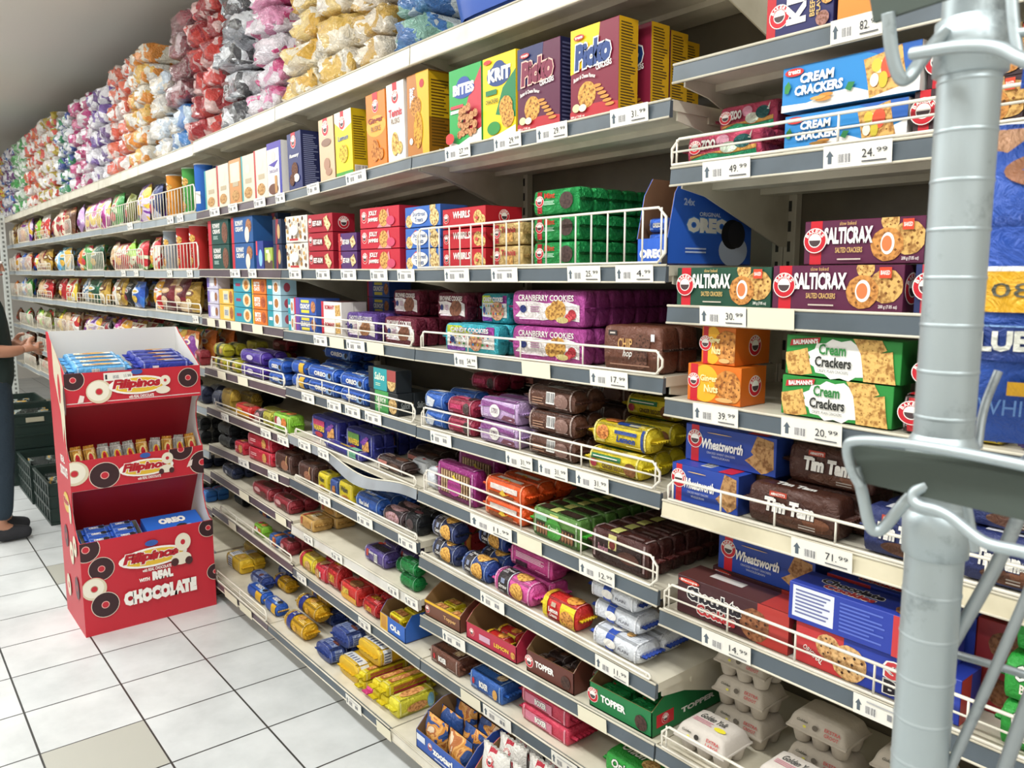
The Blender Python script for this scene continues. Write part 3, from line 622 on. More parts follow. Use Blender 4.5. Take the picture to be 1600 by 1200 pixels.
des('picko_d', 'carton', '#5a1c3c', 'tall maroon and navy cracker carton', 'crackers', f=pick('#2b315f', '#5a1c3c', '#7c2440', '#e8b8a8'), r=[('R', '#1e2142', 0, 0, 1, 1), ('L', '#5a5e80', .1, .06, .9, .96, 20)])
des('krit', 'carton', '#f2cf1e', 'yellow cracker carton with dark blue cloud logo', 'crackers', f=[('P', '#1f7a4a', [(.62, .6), (1, .78), (1, .22), (.4, .3)]), ('P', W, [(0, 0), (1, 0), (1, .13), (.5, .06), (0, .02)]), ('E', '#23407c', .5, .76, .36, .13), ('E', '#23407c', .5, .82, .2, .11), ('T', 'KRIT', W, .18, .69, .86, .85, {'b': .06}), ('C', .72, .36, .13, '#dca654'), ('C', .78, .24, .12, '#dca654'), ('E', '#2f8a3c', .36, .14, .2, .08), ('R', '#2c7a4a', .12, .54, .46, .6), ('T', 'CRACKERS', '#4a4a20', .12, .44, .5, .49, {}), ('E', '#c8322c', .18, .94, .12, .025)])
des('bites', 'carton', '#2fa04e', 'green and red snack biscuit carton with cloud logo', 'crackers', f=[('P', '#c23a48', [(.62, .62), (1, .95), (1, .2), (.3, .12)]), ('P', W, [(0, 0), (1, 0), (1, .2), (.7, .12), (.3, .04), (0, .1)]), ('E', '#2b4a9a', .46, .72, .34, .11), ('E', '#2b4a9a', .46, .79, .2, .09), ('T', 'BITES', W, .14, .66, .8, .8, {'b': .06}), ('R', '#d8404c', .06, .5, .46, .54), ('R', '#e4f0e4', .06, .44, .44, .48)]+[('C', .34+.12*(i % 5)+.04*(i//5), .16+.09*(i//5)+.02*(i % 3), .05, '#d49a6a') for i in range(18)]+[('E', '#c8322c', .12, .12, .14, .07)])
des('snac', 'carton', '#b5722c', 'brown and gold snack biscuit carton standing upright', 'biscuits', f=[('P', '#e0ac24', [(.42, 1), (1, 1), (1, 0), (.72, 0)]), ('T', 'Snacktime', W, .02, .66, .5, .78, {'b': .04, 'r': -PI/2, 'o': '#8a2a2a', 'w': .05}), ('E', '#b3262c', .7, .86, .1, .05), ('C', .42, .6, .12), ('E', '#d8a03c', .52, .32, .2, .22, 'bake'), ('E', W, .2, .2, .08, .04)], r=[('R', '#8a5a10', 0, 0, 1, 1), ('R', '#c79a14', 0, .45, 1, .98), ('L', '#5a3c10', .1, .1, .9, .9, 22), ('R', '#e8e4dc', .4, 0, 1, .08)])
rusk = lambda n, tc, pc: [('R', '#c5202e', .36, .9, .62, 1), ('B', .5, .82, .085), ('T', n, tc, .12, .58, .88, .68, {'b': .03}), ('T', 'RUSKS', '#7a5a3a', .26, .49, .74, .56, {'b': .01}), ('E', pc, .44, .24, .2, .15, 'bake'), ('E', pc, .7, .18, .16, .08, 'bake')]
des('tennis', 'carton', '#ece9e2', 'white rusk carton with red lettering', 'rusks', f=rusk('Tennis', '#c23040', '#e6c070'))
des('gingerusk', 'carton', '#e07c24', 'orange rusk carton with round badge', 'rusks', f=[('E', '#eea43c', .5, .56, .5, .14)]+rusk('Ginger', '#8a2a1c', '#d08a44'))
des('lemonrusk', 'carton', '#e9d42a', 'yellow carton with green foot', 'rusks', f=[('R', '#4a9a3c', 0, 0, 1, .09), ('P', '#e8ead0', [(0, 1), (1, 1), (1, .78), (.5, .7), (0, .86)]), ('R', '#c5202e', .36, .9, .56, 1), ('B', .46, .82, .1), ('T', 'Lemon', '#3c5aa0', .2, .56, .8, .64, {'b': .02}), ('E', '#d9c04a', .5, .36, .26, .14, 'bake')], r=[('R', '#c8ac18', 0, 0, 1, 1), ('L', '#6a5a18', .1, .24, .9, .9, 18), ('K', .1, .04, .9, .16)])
des('beigerusk', 'carton', '#d3b595', 'narrow beige carton with red tag', 'rusks', f=[('R', '#c5202e', .3, .9, .6, 1), ('B', .46, .84, .12), ('E', '#8a6a58', .5, .62, .32, .06), ('E', '#a8806a', .5, .28, .2, .1), ('E', '#a8806a', .6, .16, .2, .06)], r=[('R', '#9a7c5c', 0, 0, 1, 1), ('E', '#b04030', .5, .7, .3, .1)])
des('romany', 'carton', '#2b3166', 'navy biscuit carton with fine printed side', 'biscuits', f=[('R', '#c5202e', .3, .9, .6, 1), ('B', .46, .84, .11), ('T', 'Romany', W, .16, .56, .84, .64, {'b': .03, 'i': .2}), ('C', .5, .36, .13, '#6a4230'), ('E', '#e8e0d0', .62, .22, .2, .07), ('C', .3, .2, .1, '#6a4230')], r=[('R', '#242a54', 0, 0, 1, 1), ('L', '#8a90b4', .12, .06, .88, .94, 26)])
des('health', 'carton', '#ece8e4', 'white and purple biscuit carton with chocolate bar picture', 'biscuits', f=[('R', '#4a3a9a', 0, .88, 1, 1), ('R', '#3a3a9a', .84, 0, 1, .9), ('E', '#c8c0bc', .45, .74, .16, .1), ('P', '#4a3a9a', [(.1, .6), (.8, .66), (.5, .54)]), ('T', 'CHOCOLATE', '#6a5a8a', .14, .44, .76, .5, {}), ('E', '#6a4230', .4, .14, .34, .1), ('R', '#b88a54', .52, .06, .68, .38)])
gran = lambda c: [('R', c, 0, 0, .12, 1), ('E', '#d8cfc0', .52, .7, .2, .1), ('R', '#b8a88c', .3, .4, .78, .5), ('E', '#c49a62', .5, .2, .3, .12, 'bake')]
des('granola', 'carton', '#ddd2c0', 'cream muesli carton with red edge', 'cereal', f=gran('#b8343a'))
des('granola_teal', 'carton', '#d9cdb8', 'cream muesli carton with teal edge', 'cereal', f=gran('#3c9aa0'))
des('granola_tan', 'carton', '#c98f5a', 'tan muesli carton with pale window', 'cereal', f=[('R', '#e2d4bc', .1, .5, .9, .92)]+gran('#b8743a')[1:])
des('oreo24', 'tray', '#2f62c8', 'large blue multipack carton torn open at the front', 'biscuits', fh=.3, slope=.16, inner='#7a5a44', f=[('T', 'OREO', W, .1, .2, .9, .62, {'b': .07})], r=[], name='display_carton')
gp = lambda c: [('R', '#b8242c', .05, 0, .17, 1), ('B', .11, .55, .26), ('T', 'Mint', '#d8402c', .24, .66, .5, .92, {'b': .03}), ('L', '#bfe0c8', .22, .36, .52, .56, 3), ('C', .78, .5, .38, '#4a3430', '#2a1a18')]
des('mint', 'flow', '#1f9a4e', 'green foil mint biscuit packet', 'biscuits', f=gp(0), k='foil', e='#0f5a2a', n=8)
des('mint_end', 'flow', '#12602c', 'dark green foil packet showing folded end', 'biscuits', f=[], k='foil', n=8)
des('gold', 'flow', '#d8b878', 'pale gold foil biscuit packet with badge', 'biscuits', f=[('R', '#b8242c', .05, 0, .2, 1), ('B', .14, .55, .26), ('T', 'Tennis', '#c23040', .3, .55, .84, .88, {'b': .03}), ('Q', .62, .3, .26, .1, '#d9a95c')], k='foil', n=8)
def crt(c, t, tc, pc, e, **k): return G(t, tc, sub=k.get('sub'), strip=k.get('strip', None), pic=k.get('pic', 'C'), pc=pc, box=k.get('box'), ol=k.get('ol'))+([('B', .1, .5, .25)] if k.get('badge', 1) else [])
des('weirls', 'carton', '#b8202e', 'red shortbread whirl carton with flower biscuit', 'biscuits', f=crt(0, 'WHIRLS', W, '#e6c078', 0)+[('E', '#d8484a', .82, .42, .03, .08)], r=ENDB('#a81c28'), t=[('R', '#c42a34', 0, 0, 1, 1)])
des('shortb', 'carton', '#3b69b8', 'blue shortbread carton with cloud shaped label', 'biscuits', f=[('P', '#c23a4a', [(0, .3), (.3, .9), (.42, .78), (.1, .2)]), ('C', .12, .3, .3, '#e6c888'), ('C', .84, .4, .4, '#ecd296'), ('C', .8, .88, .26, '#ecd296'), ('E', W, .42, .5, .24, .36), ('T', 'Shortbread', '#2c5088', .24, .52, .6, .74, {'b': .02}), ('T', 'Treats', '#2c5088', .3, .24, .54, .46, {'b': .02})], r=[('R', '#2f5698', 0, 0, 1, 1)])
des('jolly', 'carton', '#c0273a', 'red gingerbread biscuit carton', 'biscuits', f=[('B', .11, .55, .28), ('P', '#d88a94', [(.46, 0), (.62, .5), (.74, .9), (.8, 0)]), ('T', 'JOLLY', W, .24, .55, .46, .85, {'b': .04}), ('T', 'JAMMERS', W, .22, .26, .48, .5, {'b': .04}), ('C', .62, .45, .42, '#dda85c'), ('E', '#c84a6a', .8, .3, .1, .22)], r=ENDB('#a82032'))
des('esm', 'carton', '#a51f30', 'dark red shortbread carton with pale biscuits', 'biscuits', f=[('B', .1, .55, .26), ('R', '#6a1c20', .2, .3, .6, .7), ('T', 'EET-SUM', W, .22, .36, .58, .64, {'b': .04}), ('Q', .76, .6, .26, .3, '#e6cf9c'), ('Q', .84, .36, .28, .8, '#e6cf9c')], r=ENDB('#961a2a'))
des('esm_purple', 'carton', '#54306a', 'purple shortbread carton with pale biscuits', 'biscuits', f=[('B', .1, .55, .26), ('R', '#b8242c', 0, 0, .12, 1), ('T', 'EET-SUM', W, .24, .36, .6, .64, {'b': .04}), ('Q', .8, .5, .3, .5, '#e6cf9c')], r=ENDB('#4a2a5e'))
des('pattern', 'carton', '#ebe4d8', 'white assortment carton patterned with little biscuits', 'biscuits', f=[('C', .1+.2*(i % 5), .16+.22*(i//5)+.05*(i % 2), .08, ('#c09048', '#5a4038', '#d8b068')[i % 3]) for i in range(20)]+[('E', W, .5, .46, .18, .2), ('R', '#b8343a', .3, .06, .7, .14)], r=[('R', '#c8bca8', 0, 0, 1, 1)])
des('small_blue', 'carton', '#2f3f8c', 'small blue biscuit carton', 'biscuits', f=[('R', '#d8485a', 0, .5, .2, 1), ('E', '#8ac0e0', .6, .4, .24, .3)])
des('small_green', 'carton', '#9ab04a', 'small lime and brown carton', 'biscuits', f=[('R', '#5a4440', 0, 0, 1, .4), ('E', '#d8cfa0', .55, .55, .22, .25), ('R', '#e4e8d0', .2, .75, .6, .9)])
des('small_dark', 'carton', '#23304c', 'dark navy biscuit carton with slanted picture', 'biscuits', f=[('P', '#8a2c3a', [(.4, 1), (.7, 1), (.5, 0), (.3, 0)]), ('E', '#c0a070', .7, .5, .16, .3)])
des('dgreen', 'carton', '#214a44', 'dark green chocolate biscuit carton with red stripe', 'biscuits', f=[('R', '#c23040', 0, 0, .16, 1), ('T', 'ROMANY', W, .24, .66, .6, .86, {'b': .03}), ('T', 'CREAMS', W, .24, .44, .6, .62, {'b': .03}), ('E', '#7a4c38', .82, .45, .14, .42, 'bake'), ('L', '#b8d0c8', .26, .2, .52, .36, 3)])
des('dblue', 'carton', '#2c5a94', 'mid blue chocolate biscuit carton with red stripe', 'biscuits', f=[('R', '#c23040', 0, 0, .12, 1), ('T', 'ROMANY', W, .2, .66, .56, .86, {'b': .03}), ('T', 'CREAMS', W, .2, .44, .56, .62, {'b': .03}), ('E', '#a8724c', .82, .62, .13, .26, 'bake'), ('E', '#e6dccc', .74, .3, .1, .3)])
# --- flow packs on the fourth shelf
def ckp(c1, title, pc): return [('P', '#efe8e6', [(.0, .2), (.1, .44), (.0, .7), (.3, .73), (.5, .66), (.8, .74), (1, .62), (1, .1), (.7, .2), (.45, .1)]), ('C', .68, .46, .33, pc), ('C', .58, .36, .24, pc), ('T', title, W, .06, .74, .92, .94, {'b': .02}), ('E', '#2a3a7c', .14, .46, .055, .13), ('L', '#9a6a8a', .26, .36, .42, .58, 3), ('L', '#e8d8e4', .08, .1, .42, .18, 1)]
des('cranb', 'flow', '#b04896', 'magenta and white cranberry cookie packet', 'cookies', f=ckp(0, 'CRANBERRY COOKIES', '#c99a4a')+[('E', '#b8303c', .9, .32, .06, .17), ('E', '#c8404a', .85, .22, .05, .13), ('E', '#e6d690', .76, .14, .09, .1)], k='foil', e='#8a2f72', n=7)
des('brownie', 'flow', '#6e1c34', 'maroon brownie cookie packet', 'cookies', f=ckp(0, 'BROWNIE COOKIES', '#7a4a34'), k='foil', n=7)
des('candyc', 'flow', '#3cb0c0', 'multicoloured sweet cookie packet', 'cookies', f=[('P', '#efece6', [(.0, .15), (1, .15), (1, .72), (0, .72)]), ('P', '#c8d83a', [(0, .72), (.5, .72), (.3, 1), (0, 1)]), ('P', '#a03a9a', [(.7, .7), (1, .7), (1, 1), (.85, 1)]), ('P', '#7a3a9a', [(0, 0), (.4, 0), (.4, .14), (0, .18)]), ('C', .62, .4, .36, '#c89a78', '#a04060')]+[('E', ('#c8303a', '#3a8ac8', '#e0b02a', '#3a9a4a')[i % 4], .08+.1*(i % 9)+.03*(i//9), .3+.3*(i//9), .02, .05) for i in range(18)]+[('T', 'CANDY COOKIES', W, .12, .76, .92, .94, {'b': .03, 'o': '#5a3a8a', 'w': .04}), ('E', '#2a3a7c', .16, .44, .055, .13)], k='foil', n=7)
des('chocc', 'flow', '#5a3a8c', 'purple chocolate cookie packet', 'cookies', f=ckp(0, 'CHOCOLATE COOKIES', '#9a6a44'), k='foil', n=7)
des('chip', 'flow', '#6b4030', 'large brown chocolate chip cookie packet', 'cookies', f=[('R', '#2c2020', .05, .82, .22, .95), ('L', '#c8beb4', .08, .84, .19, .93, 1), ('T', 'CHIP', '#d8a868', .24, .48, .52, .76, {'b': .02}), ('T', 'hop', W, .34, .24, .52, .48, {'b': .01, 'i': .3}), ('C', .7, .68, .24, '#6a4434', '#2a1812'), ('C', .68, .38, .2, '#5a382c', '#2a1812'), ('C', .68, .22, .2, '#6a4434', '#2a1812'), ('R', '#d8d8dc', .88, .72, .95, .9), ('L', '#9a7460', .1, .06, .9, .13, 1)], n=9, e='#3c2820')
des('romw', 'carton', '#ece6e0', 'white and red biscuit carton on the fourth shelf', 'biscuits', f=[('R', '#c23040', 0, 0, .12, 1), ('T', 'ROMANY', '#b8303a', .18, .52, .66, .8, {'b': .04}), ('Q', .82, .5, .36, .1, '#d8b068')], t=[('R', '#5a2a2c', 0, 0, 1, 1)])
des('crunch', 'carton', '#3a5cae', 'blue crunchy biscuit carton with yellow label', 'biscuits', f=[('R', '#c23040', 0, 0, .08, 1), ('R', '#6a4aa0', .08, 0, .26, 1), ('R', '#e2d24a', .34, .12, .7, .3), ('R', '#e2d24a', .34, .72, .7, .88), ('T', 'CRUNCHY', W, .3, .36, .74, .66, {'b': .05}), ('E', '#c8885c', .88, .5, .1, .34, 'bake')], t=[('R', '#2c3a70', 0, 0, 1, 1)])
des('teal', 'carton', '#bcd8e2', 'pale blue and teal snack carton with oval window', 'biscuits', f=[('R', '#2f95a4', 0, 0, .42, 1), ('R', W, .1, .4, .36, .6), ('E', '#f0ece4', .68, .5, .22, .38), ('E', '#b87a3c', .68, .5, .14, .3, 'bake')], r=[('R', '#a8c8d8', 0, 0, 1, 1), ('E', '#b04a5a', .4, .5, .2, .3)])
des('orangeb', 'carton', '#d9762c', 'orange snack carton with white lettering', 'biscuits', f=[('T', 'BITS', W, .14, .5, .56, .82, {'b': .05}), ('T', 'OATS', W, .14, .2, .56, .46, {'b': .05}), ('E', '#b85a30', .78, .5, .16, .38, 'bake'), ('R', '#e6c23a', 0, 0, .08, 1)])
des('yellowb', 'carton', '#e4b64a', 'yellow snack carton with oval window', 'biscuits', f=[('R', '#e8d8a8', .3, .1, .7, .9), ('E', '#b06a34', .86, .5, .12, .4, 'bake'), ('R', '#b8c0c4', .36, .3, .64, .7), ('L', '#7a7a80', .38, .34, .62, .66, 3)])
des('tealo', 'carton', '#3a9aae', 'teal and cream snack carton with biscuit picture', 'biscuits', f=[('E', '#e8d8b8', .76, .5, .22, .44), ('E', '#d8903c', .76, .5, .12, .3, 'bake'), ('R', '#a03a5a', .14, .4, .42, .6)])
des('lilacb', 'carton', '#c9c4d6', 'pale lilac snack carton', 'biscuits', f=[('R', '#7a6ab0', 0, .1, .2, .9), ('E', '#e6e4e8', .5, .5, .2, .36), ('E', '#a06a44', .8, .5, .12, .3, 'bake')])
# --- film packs of the lower shelves: (key, colour, description, artwork)
def tint(c, f):
    c = c.strip('#'); v = [int(c[i:i+2], 16) for i in (0, 2, 4)]
    return '#%02x%02x%02x' % tuple(int(q*f) if f < 1 else int(q+(255-q)*(f-1)) for q in v)
def film(key, c, desc, t=None, f=None, n=3, k='film', e=None, cat='biscuits'):
    lo, hi = tint(c, .72), tint(c, 1.45)     # darker seam bands and pale small print that every printed wrap carries
    t = [('R', lo, 0, 0, 1, .1), ('R', hi, 0, 0, .035, 1), ('R', hi, .965, 0, 1, 1), ('L', hi, .62, .14, .94, .4, 3), ('L', hi, .06, .66, .3, .9, 3)]+(t or [])
    f = [('R', lo, 0, 0, 1, .1), ('R', hi, 0, .1, .035, 1), ('R', hi, .965, .1, 1, 1), ('L', hi, .06, .13, .3, .27, 2), ('L', hi, .64, .12, .93, .22, 1)]+(f or [])
    des(key, 'flow', c, desc, cat, t=t, f=f, n=n, k=k, e=e or c)
OR = [('T', 'OREO', W, .25, .3, .72, .72, {'b': .06}), ('E', '#9ac0ee', .82, .4, .12, .3), ('C', .86, .5, .24, '#2c2a30', '#1a1a1e')]
film('oreo_roll', '#2459b8', 'royal blue sandwich biscuit roll', OR, OR)
film('oreo_gold', '#2459b8', 'blue biscuit packet with gold torn end', OR, [('R', '#e0b02a', .6, 0, 1, 1)], e='#d8a82a')
film('purple_roll', '#4a2f94', 'purple chocolate biscuit roll', [('E', '#d8d0e8', .46, .5, .16, .22)], [('E', '#d8d0e8', .46, .5, .16, .22)])
film('yellowblack', '#b8b02c', 'yellow and black biscuit packet', [('R', '#2c3a2a', .3, 0, .6, 1), ('E', '#e8d8b0', .2, .5, .14, .3)], [('R', '#2c3a2a', .3, 0, .6, 1), ('E', '#d8a86a', .8, .5, .14, .3)])
film('blue_white', '#2f62b8', 'blue biscuit packet with white flash', [('P', '#e4e0da', [(.1, .2), (.8, .35), (.9, .7), (.2, .9)])], [('P', '#dfe4ec', [(.0, .1), (.4, .1), (.6, .6), (.1, .8)])])
film('pink_red', '#a02c48', 'crimson biscuit packet with dark end', [('E', '#3a2a2c', .84, .5, .14, .4), ('R', '#d85a7a', .2, .2, .66, .5), ('E', W, .3, .8, .12, .14)], [('R', '#c83a6a', .1, .4, .6, .7), ('E', '#4a3a38', .82, .5, .14, .4)])
film('lilac', '#c3a4cf', 'lilac biscuit packet with white oval logo', [('P', '#8a4a8c', [(0, .2), (.5, .45), (1, .3), (1, .0), (0, 0)]), ('L', '#8a7aa0', .2, .5, .8, .9, 4)], [('P', '#8a4a8c', [(0, .62), (.35, .72), (1, .5), (1, .78), (.5, .9), (0, .95)]), ('P', '#7a4658', [(.6, .1), (1, .0), (1, .3), (.7, .36)]), ('E', W, .42, .5, .15, .34), ('T', '1701', '#6a3a6a', .33, .36, .5, .64, {'b': .02})], n=5, e='#b596c4')
film('brown_roll', '#5d3a2c', 'brown chocolate biscuit roll with barcode', [('K', .36, .2, .6, .8), ('E', '#e0d8d0', .5, .9, .16, .08)], [('K', .42, .3, .62, .9), ('E', '#8a6a60', .78, .5, .16, .36), ('L', '#a07a64', .1, .2, .4, .6, 3)], e='#4a2c22')
film('lemon_y', '#d9c02a', 'yellow lemon biscuit packet with blue band', [('R', '#27438c', .4, .1, .8, .36), ('T', 'Lemon', '#27438c', .45, .5, .85, .8, {'b': .04, 'i': .2}), ('C', .2, .5, .3, '#d9803c'), ('C', .32, .5, .3, '#d9803c')], [('C', .18, .6, .34, '#d98a44'), ('R', '#27438c', .42, .66, .84, .82), ('T', 'Lemon', '#27438c', .46, .28, .82, .6, {'b': .05, 'i': .15}), ('R', '#27438c', .92, 0, .97, 1)], e='#d0b420')
film('ginger_y', '#d9c420', 'yellow ginger biscuit packet with green band', [('R', '#2c7a4a', .1, .5, .7, .9), ('T', 'Ginger Biscuits', '#5a3a1c', .15, .1, .7, .4, {'b': .02})], [('R', '#2c7a4a', .04, .62, .66, .86), ('L', W, .08, .69, .62, .8, 1), ('T', 'GINGER BISCUITS', '#5a3a1c', .28, .2, .78, .44, {'b': .03}), ('E', '#8a5a30', .86, .4, .12, .34, 'bake'), ('E', '#b03a4a', .1, .4, .07, .2)])
SAL = [('R', '#2c3238', 0, 0, .2, 1), ('R', '#4a9a54', .2, 0, .68, 1), ('C', .84, .42, .36, '#d8b87c'), ('T', 'Salice', '#e4eed8', .24, .46, .6, .8, {'b': .02, 'i': .2}), ('L', '#c8e0c0', .28, .18, .54, .34, 2)]
des('salice', 'carton', '#23282c', 'black and green cracker carton with round cracker', 'crackers', f=SAL, r=[('T', 'Salice', '#9aa0a0', .2, .3, .8, .6, {'i': .2})])
des('salice_teal', 'carton', '#23282c', 'black and teal cracker carton', 'crackers', f=[('R', '#2f9aa0', .2, 0, .68, 1)]+SAL[2:]+[('R', '#a04a48', .7, .5, 1, 1)])
film('green_pack', '#8ac23a', 'lime green biscuit packet', [('E', '#b03a4a', .2, .5, .14, .3), ('E', '#d8803a', .7, .5, .2, .34, 'bake')], [('E', '#b03a4a', .2, .6, .14, .3), ('E', '#efe8e0', .38, .6, .16, .3), ('E', '#d8803a', .72, .6, .18, .3, 'bake')], n=7)
film('yellow_sq', '#c8c04a', 'pale yellow biscuit packet end on', [('L', '#8a8440', .2, .2, .8, .8, 3)], [('E', '#a8a040', .5, .5, .3, .3)], n=6, k='foil')
WAF = lambda c: [('R', c, .05, .62, .5, .92), ('T', 'WAFERS', '#e8c23a', .06, .38, .5, .66, {'b': .05, 'i': .1}), ('E', '#b8243a', .28, .22, .16, .12), ('P', '#d8a05a', [(.62, .2), (.9, .3), (.88, .75), (.66, .8)], 'bake'), ('P', '#7a3a9a', [(.55, .6), (.8, .95), (.9, .9), (.7, .5)])]
film('wafer_b', '#2c2f8c', 'blue and pink wafer packet standing upright', [], WAF('#c23a6a'), n=9, cat='wafers')
film('wafer_g', '#262c7c', 'blue and green wafer packet standing upright', [], WAF('#5a8a3a'), n=9, cat='wafers')
film('wafer_flat', '#3a3a94', 'blue wafer packet lying flat by the rail', [('T', 'WAFERS', '#e8c23a', .3, .3, .6, .7, {'b': .05}), ('R', '#7ac0a0', .65, .1, .9, .9)], [('R', '#7ac0a0', .65, .1, .9, .9)], n=6, cat='wafers')
film('choc_dark', '#3a2824', 'dark chocolate biscuit packet', [('E', '#6a4434', .7, .5, .2, .3), ('L', '#8a7264', .1, .3, .5, .7, 2)], [('R', '#c07a70', .04, .4, .4, .8), ('E', '#5a3c30', .7, .5, .22, .34), ('L', '#d8c8b8', .08, .14, .5, .34, 1)], n=4)
film('white_foil', '#dfe4ea', 'crumpled white wrapped packet', [('R', '#c8303a', .4, .3, .6, .5)], [], n=3)
film('magenta', '#8e2070', 'magenta packet of finger biscuits standing on edge', [], [('R', '#7a5a38', .08, .12, .92, .88)]+[('R', '#d8b890', .1+.075*i, .14, .13+.075*i, .86) for i in range(11)]+[('E', '#b03a8c', .5, .4, .2, .3), ('P', '#e8d23a', [(.5, .8), (.55, .68), (.66, .7), (.58, .6), (.5, .64), (.44, .74)])], n=9)
film('orange', '#e2581c', 'orange biscuit packet with white band', [('R', '#ebe4dc', .2, .2, .86, .5), ('P', '#e8c23a', [(.4, .1), (.5, .2), (.6, .1), (.55, .3), (.45, .3)])], [('R', '#e6dcd4', .14, .5, .9, .82), ('R', '#8a4a24', .1, .1, .8, .34), ('P', '#e8c23a', [(.4, .3), (.5, .6), (.6, .3), (.72, .5), (.5, .2)])], n=4)
film('green_bean', '#58843c', 'clear and green packet of chocolate biscuits', [('R', '#d0cf7a', .34, .0, .5, 1), ('R', '#3c2c24', .05, .1, .3, .9), ('R', '#3c2c24', .54, .1, .95, .9)], [('R', '#8fc49a', .04, .62, .3, .9), ('R', '#4a3428', .06, .1, .94, .56), ('E', '#4aa23c', .46, .4, .2, .42), ('T', 'Oreeda', '#e0f0d0', .34, .3, .6, .56, {'b': .02}), ('R', '#d0cf7a', .38, .86, .58, 1)]+[('E', '#9a6a4a', .1+.07*i, .3, .028, .22) for i in range(4)]+[('E', '#9a6a4a', .7+.07*i, .3, .028, .22) for i in range(4)], n=9, e='#3fae2c')
film('brown_bis', '#4a2420', 'dark brown packet with cream label', [('R', '#d0cf7a', .3, 0, .46, 1)], [('R', '#2e1a18', .06, .12, .94, .8), ('R', '#d8cf86', .3, .5, .46, 1), ('E', '#7a2a28', .38, .66, .06, .16), ('T', 'Bourbon', '#c88a9a', .1, .3, .3, .6, {'b': .02}), ('E', '#5a3428', .7, .4, .2, .2)], n=9, e='#5a2420')
film('pinkstrip', '#b24a7c', 'pink and clear biscuit packet', [('R', '#7a3a44', .1, .1, .9, .9)], [('E', '#e2b0c4', .4, .5, .2, .3)], n=5)
CRM = lambda lab, c2: [('R', '#2c2628', .1, .0, .4, 1), ('T', lab, W, .13, .34, .37, .56, {'b': .03}), ('R', '#8a94b0', .19, .62, .3, .86), ('R', '#c8ccd4', .4, 0, .43, 1), ('C', .66, .5, .42, '#e0ae54', '#a8742c'), ('L', '#b8b4b8', .14, .12, .36, .26, 2)]
film('navy_roll', '#2a3768', 'navy custard cream roll with golden biscuit', CRM('Custard', 0), CRM('Custard', 0), n=2.4, e='#20222c')
film('blue_roll', '#30509a', 'blue and black custard cream roll', CRM('Creams', 0), CRM('Creams', 0), n=2.4, e='#28468c')
film('pink_roll', '#d85aa0', 'pink strawberry cream roll', CRM('Straw', 0), CRM('Straw', 0), n=3, e='#d04a94')
film('pink_big', '#d04e98', 'large pink strawberry cream packet lying on side', [('K', .6, .3, .8, .8), ('R', '#3a2a30', .2, .2, .5, .8)], [('L', '#f0d0e0', .12, .5, .9, .86, 4), ('R', '#3a2030', .12, .06, .42, .34)], n=8, e='#c84690')
film('lemon_roll', '#d2302c', 'red and yellow lemon cream packet', [('R', '#d8a82a', 0, 0, .12, 1), ('E', '#e8a040', .75, .5, .2, .4, 'bake')], [('R', '#e8d02a', 0, 0, .14, 1), ('R', '#e8d02a', .56, 0, 1, 1), ('C', .78, .4, .38, '#d99a4a'), ('T', 'Lemon', W, .2, .42, .5, .66, {'b': .05}), ('T', 'Creams', W, .24, .22, .48, .4, {'b': .04}), ('R', '#c8b09a', .28, .72, .42, .92)], n=3.5, e='#e0c424')
film('white_blue', '#dfe3ea', 'white biscuit packet with royal blue band', [('R', '#2c50b0', .3, 0, .48, 1), ('E', W, .38, .5, .16, .3), ('L', '#2c50b0', .3, .4, .47, .6, 2), ('E', '#d8b070', .68, .4, .08, .2, 'bake'), ('T', 'BABY', '#c84a50', .1, .6, .22, .8, {'b': .02})], [('R', '#2c50b0', .3, 0, .48, 1), ('E', W, .4, .5, .14, .26), ('T', 'PLAIN', '#5a5a64', .6, .4, .84, .56, {})], n=4, e='#2a4aa8')
film('red_sleeve', '#c0283c', 'red square biscuit packet with round biscuit', [('C', .5, .5, .34, '#d09a54')], [('C', .74, .5, .38, '#d2a05a'), ('L', '#e8b8b8', .1, .4, .5, .7, 2)], n=8)
film('choc_bag', '#4a2c24', 'brown chocolate wafer packet', [('E', '#7a4c38', .6, .5, .2, .3)], [('E', '#a06a50', .64, .4, .24, .3), ('R', '#c8a070', .74, .5, .8, 1)], n=5)
film('wafer_y', '#d8c424', 'yellow wafer packet', [('T', 'Wafers', '#3a3a2a', .2, .3, .8, .7, {'b': .03})], [('T', 'Wafers', '#3a3a2a', .12, .5, .7, .84, {'b': .04, 'i': .15}), ('E', '#b07a34', .5, .2, .3, .14, 'bake')], n=7, cat='wafers')
film('wafer_n', '#2c4a8c', 'blue wafer packet with brown wafer picture', [], [('P', '#b8783c', [(.2, .1), (.8, .2), (.7, .7), (.3, .6)], 'bake')], n=7, cat='wafers')
film('bakers_blue', '#2c5cb0', 'bright blue biscuit roll with white script', [('T', 'Blue Label', W, .16, .3, .6, .66, {'b': .04})], [('T', 'Blue Label', W, .16, .36, .62, .7, {'b': .04}), ('R', '#e4e8f0', 0, 0, .8, .14)], n=2.6)
film('black_foil', '#222428', 'black foil biscuit packet', [('E', '#8a4a54', .5, .5, .3, .2)], [('E', '#5a4a4c', .4, .5, .3, .3)], n=3, k='foil')
film('red_orange', '#c23038', 'red and orange biscuit packet', [('R', '#e0902a', .6, 0, 1, 1)], [('R', '#e0902a', .66, 0, 1, 1), ('E', '#2f7a4a', .3, .3, .2, .2)], n=5)
film('red_choc', '#8e2a34', 'red and brown biscuit packet', [('E', '#5a3028', .6, .5, .3, .34)], [('E', '#d0a0a0', .3, .6, .2, .2), ('E', '#5a3028', .7, .4, .2, .3)], n=4)
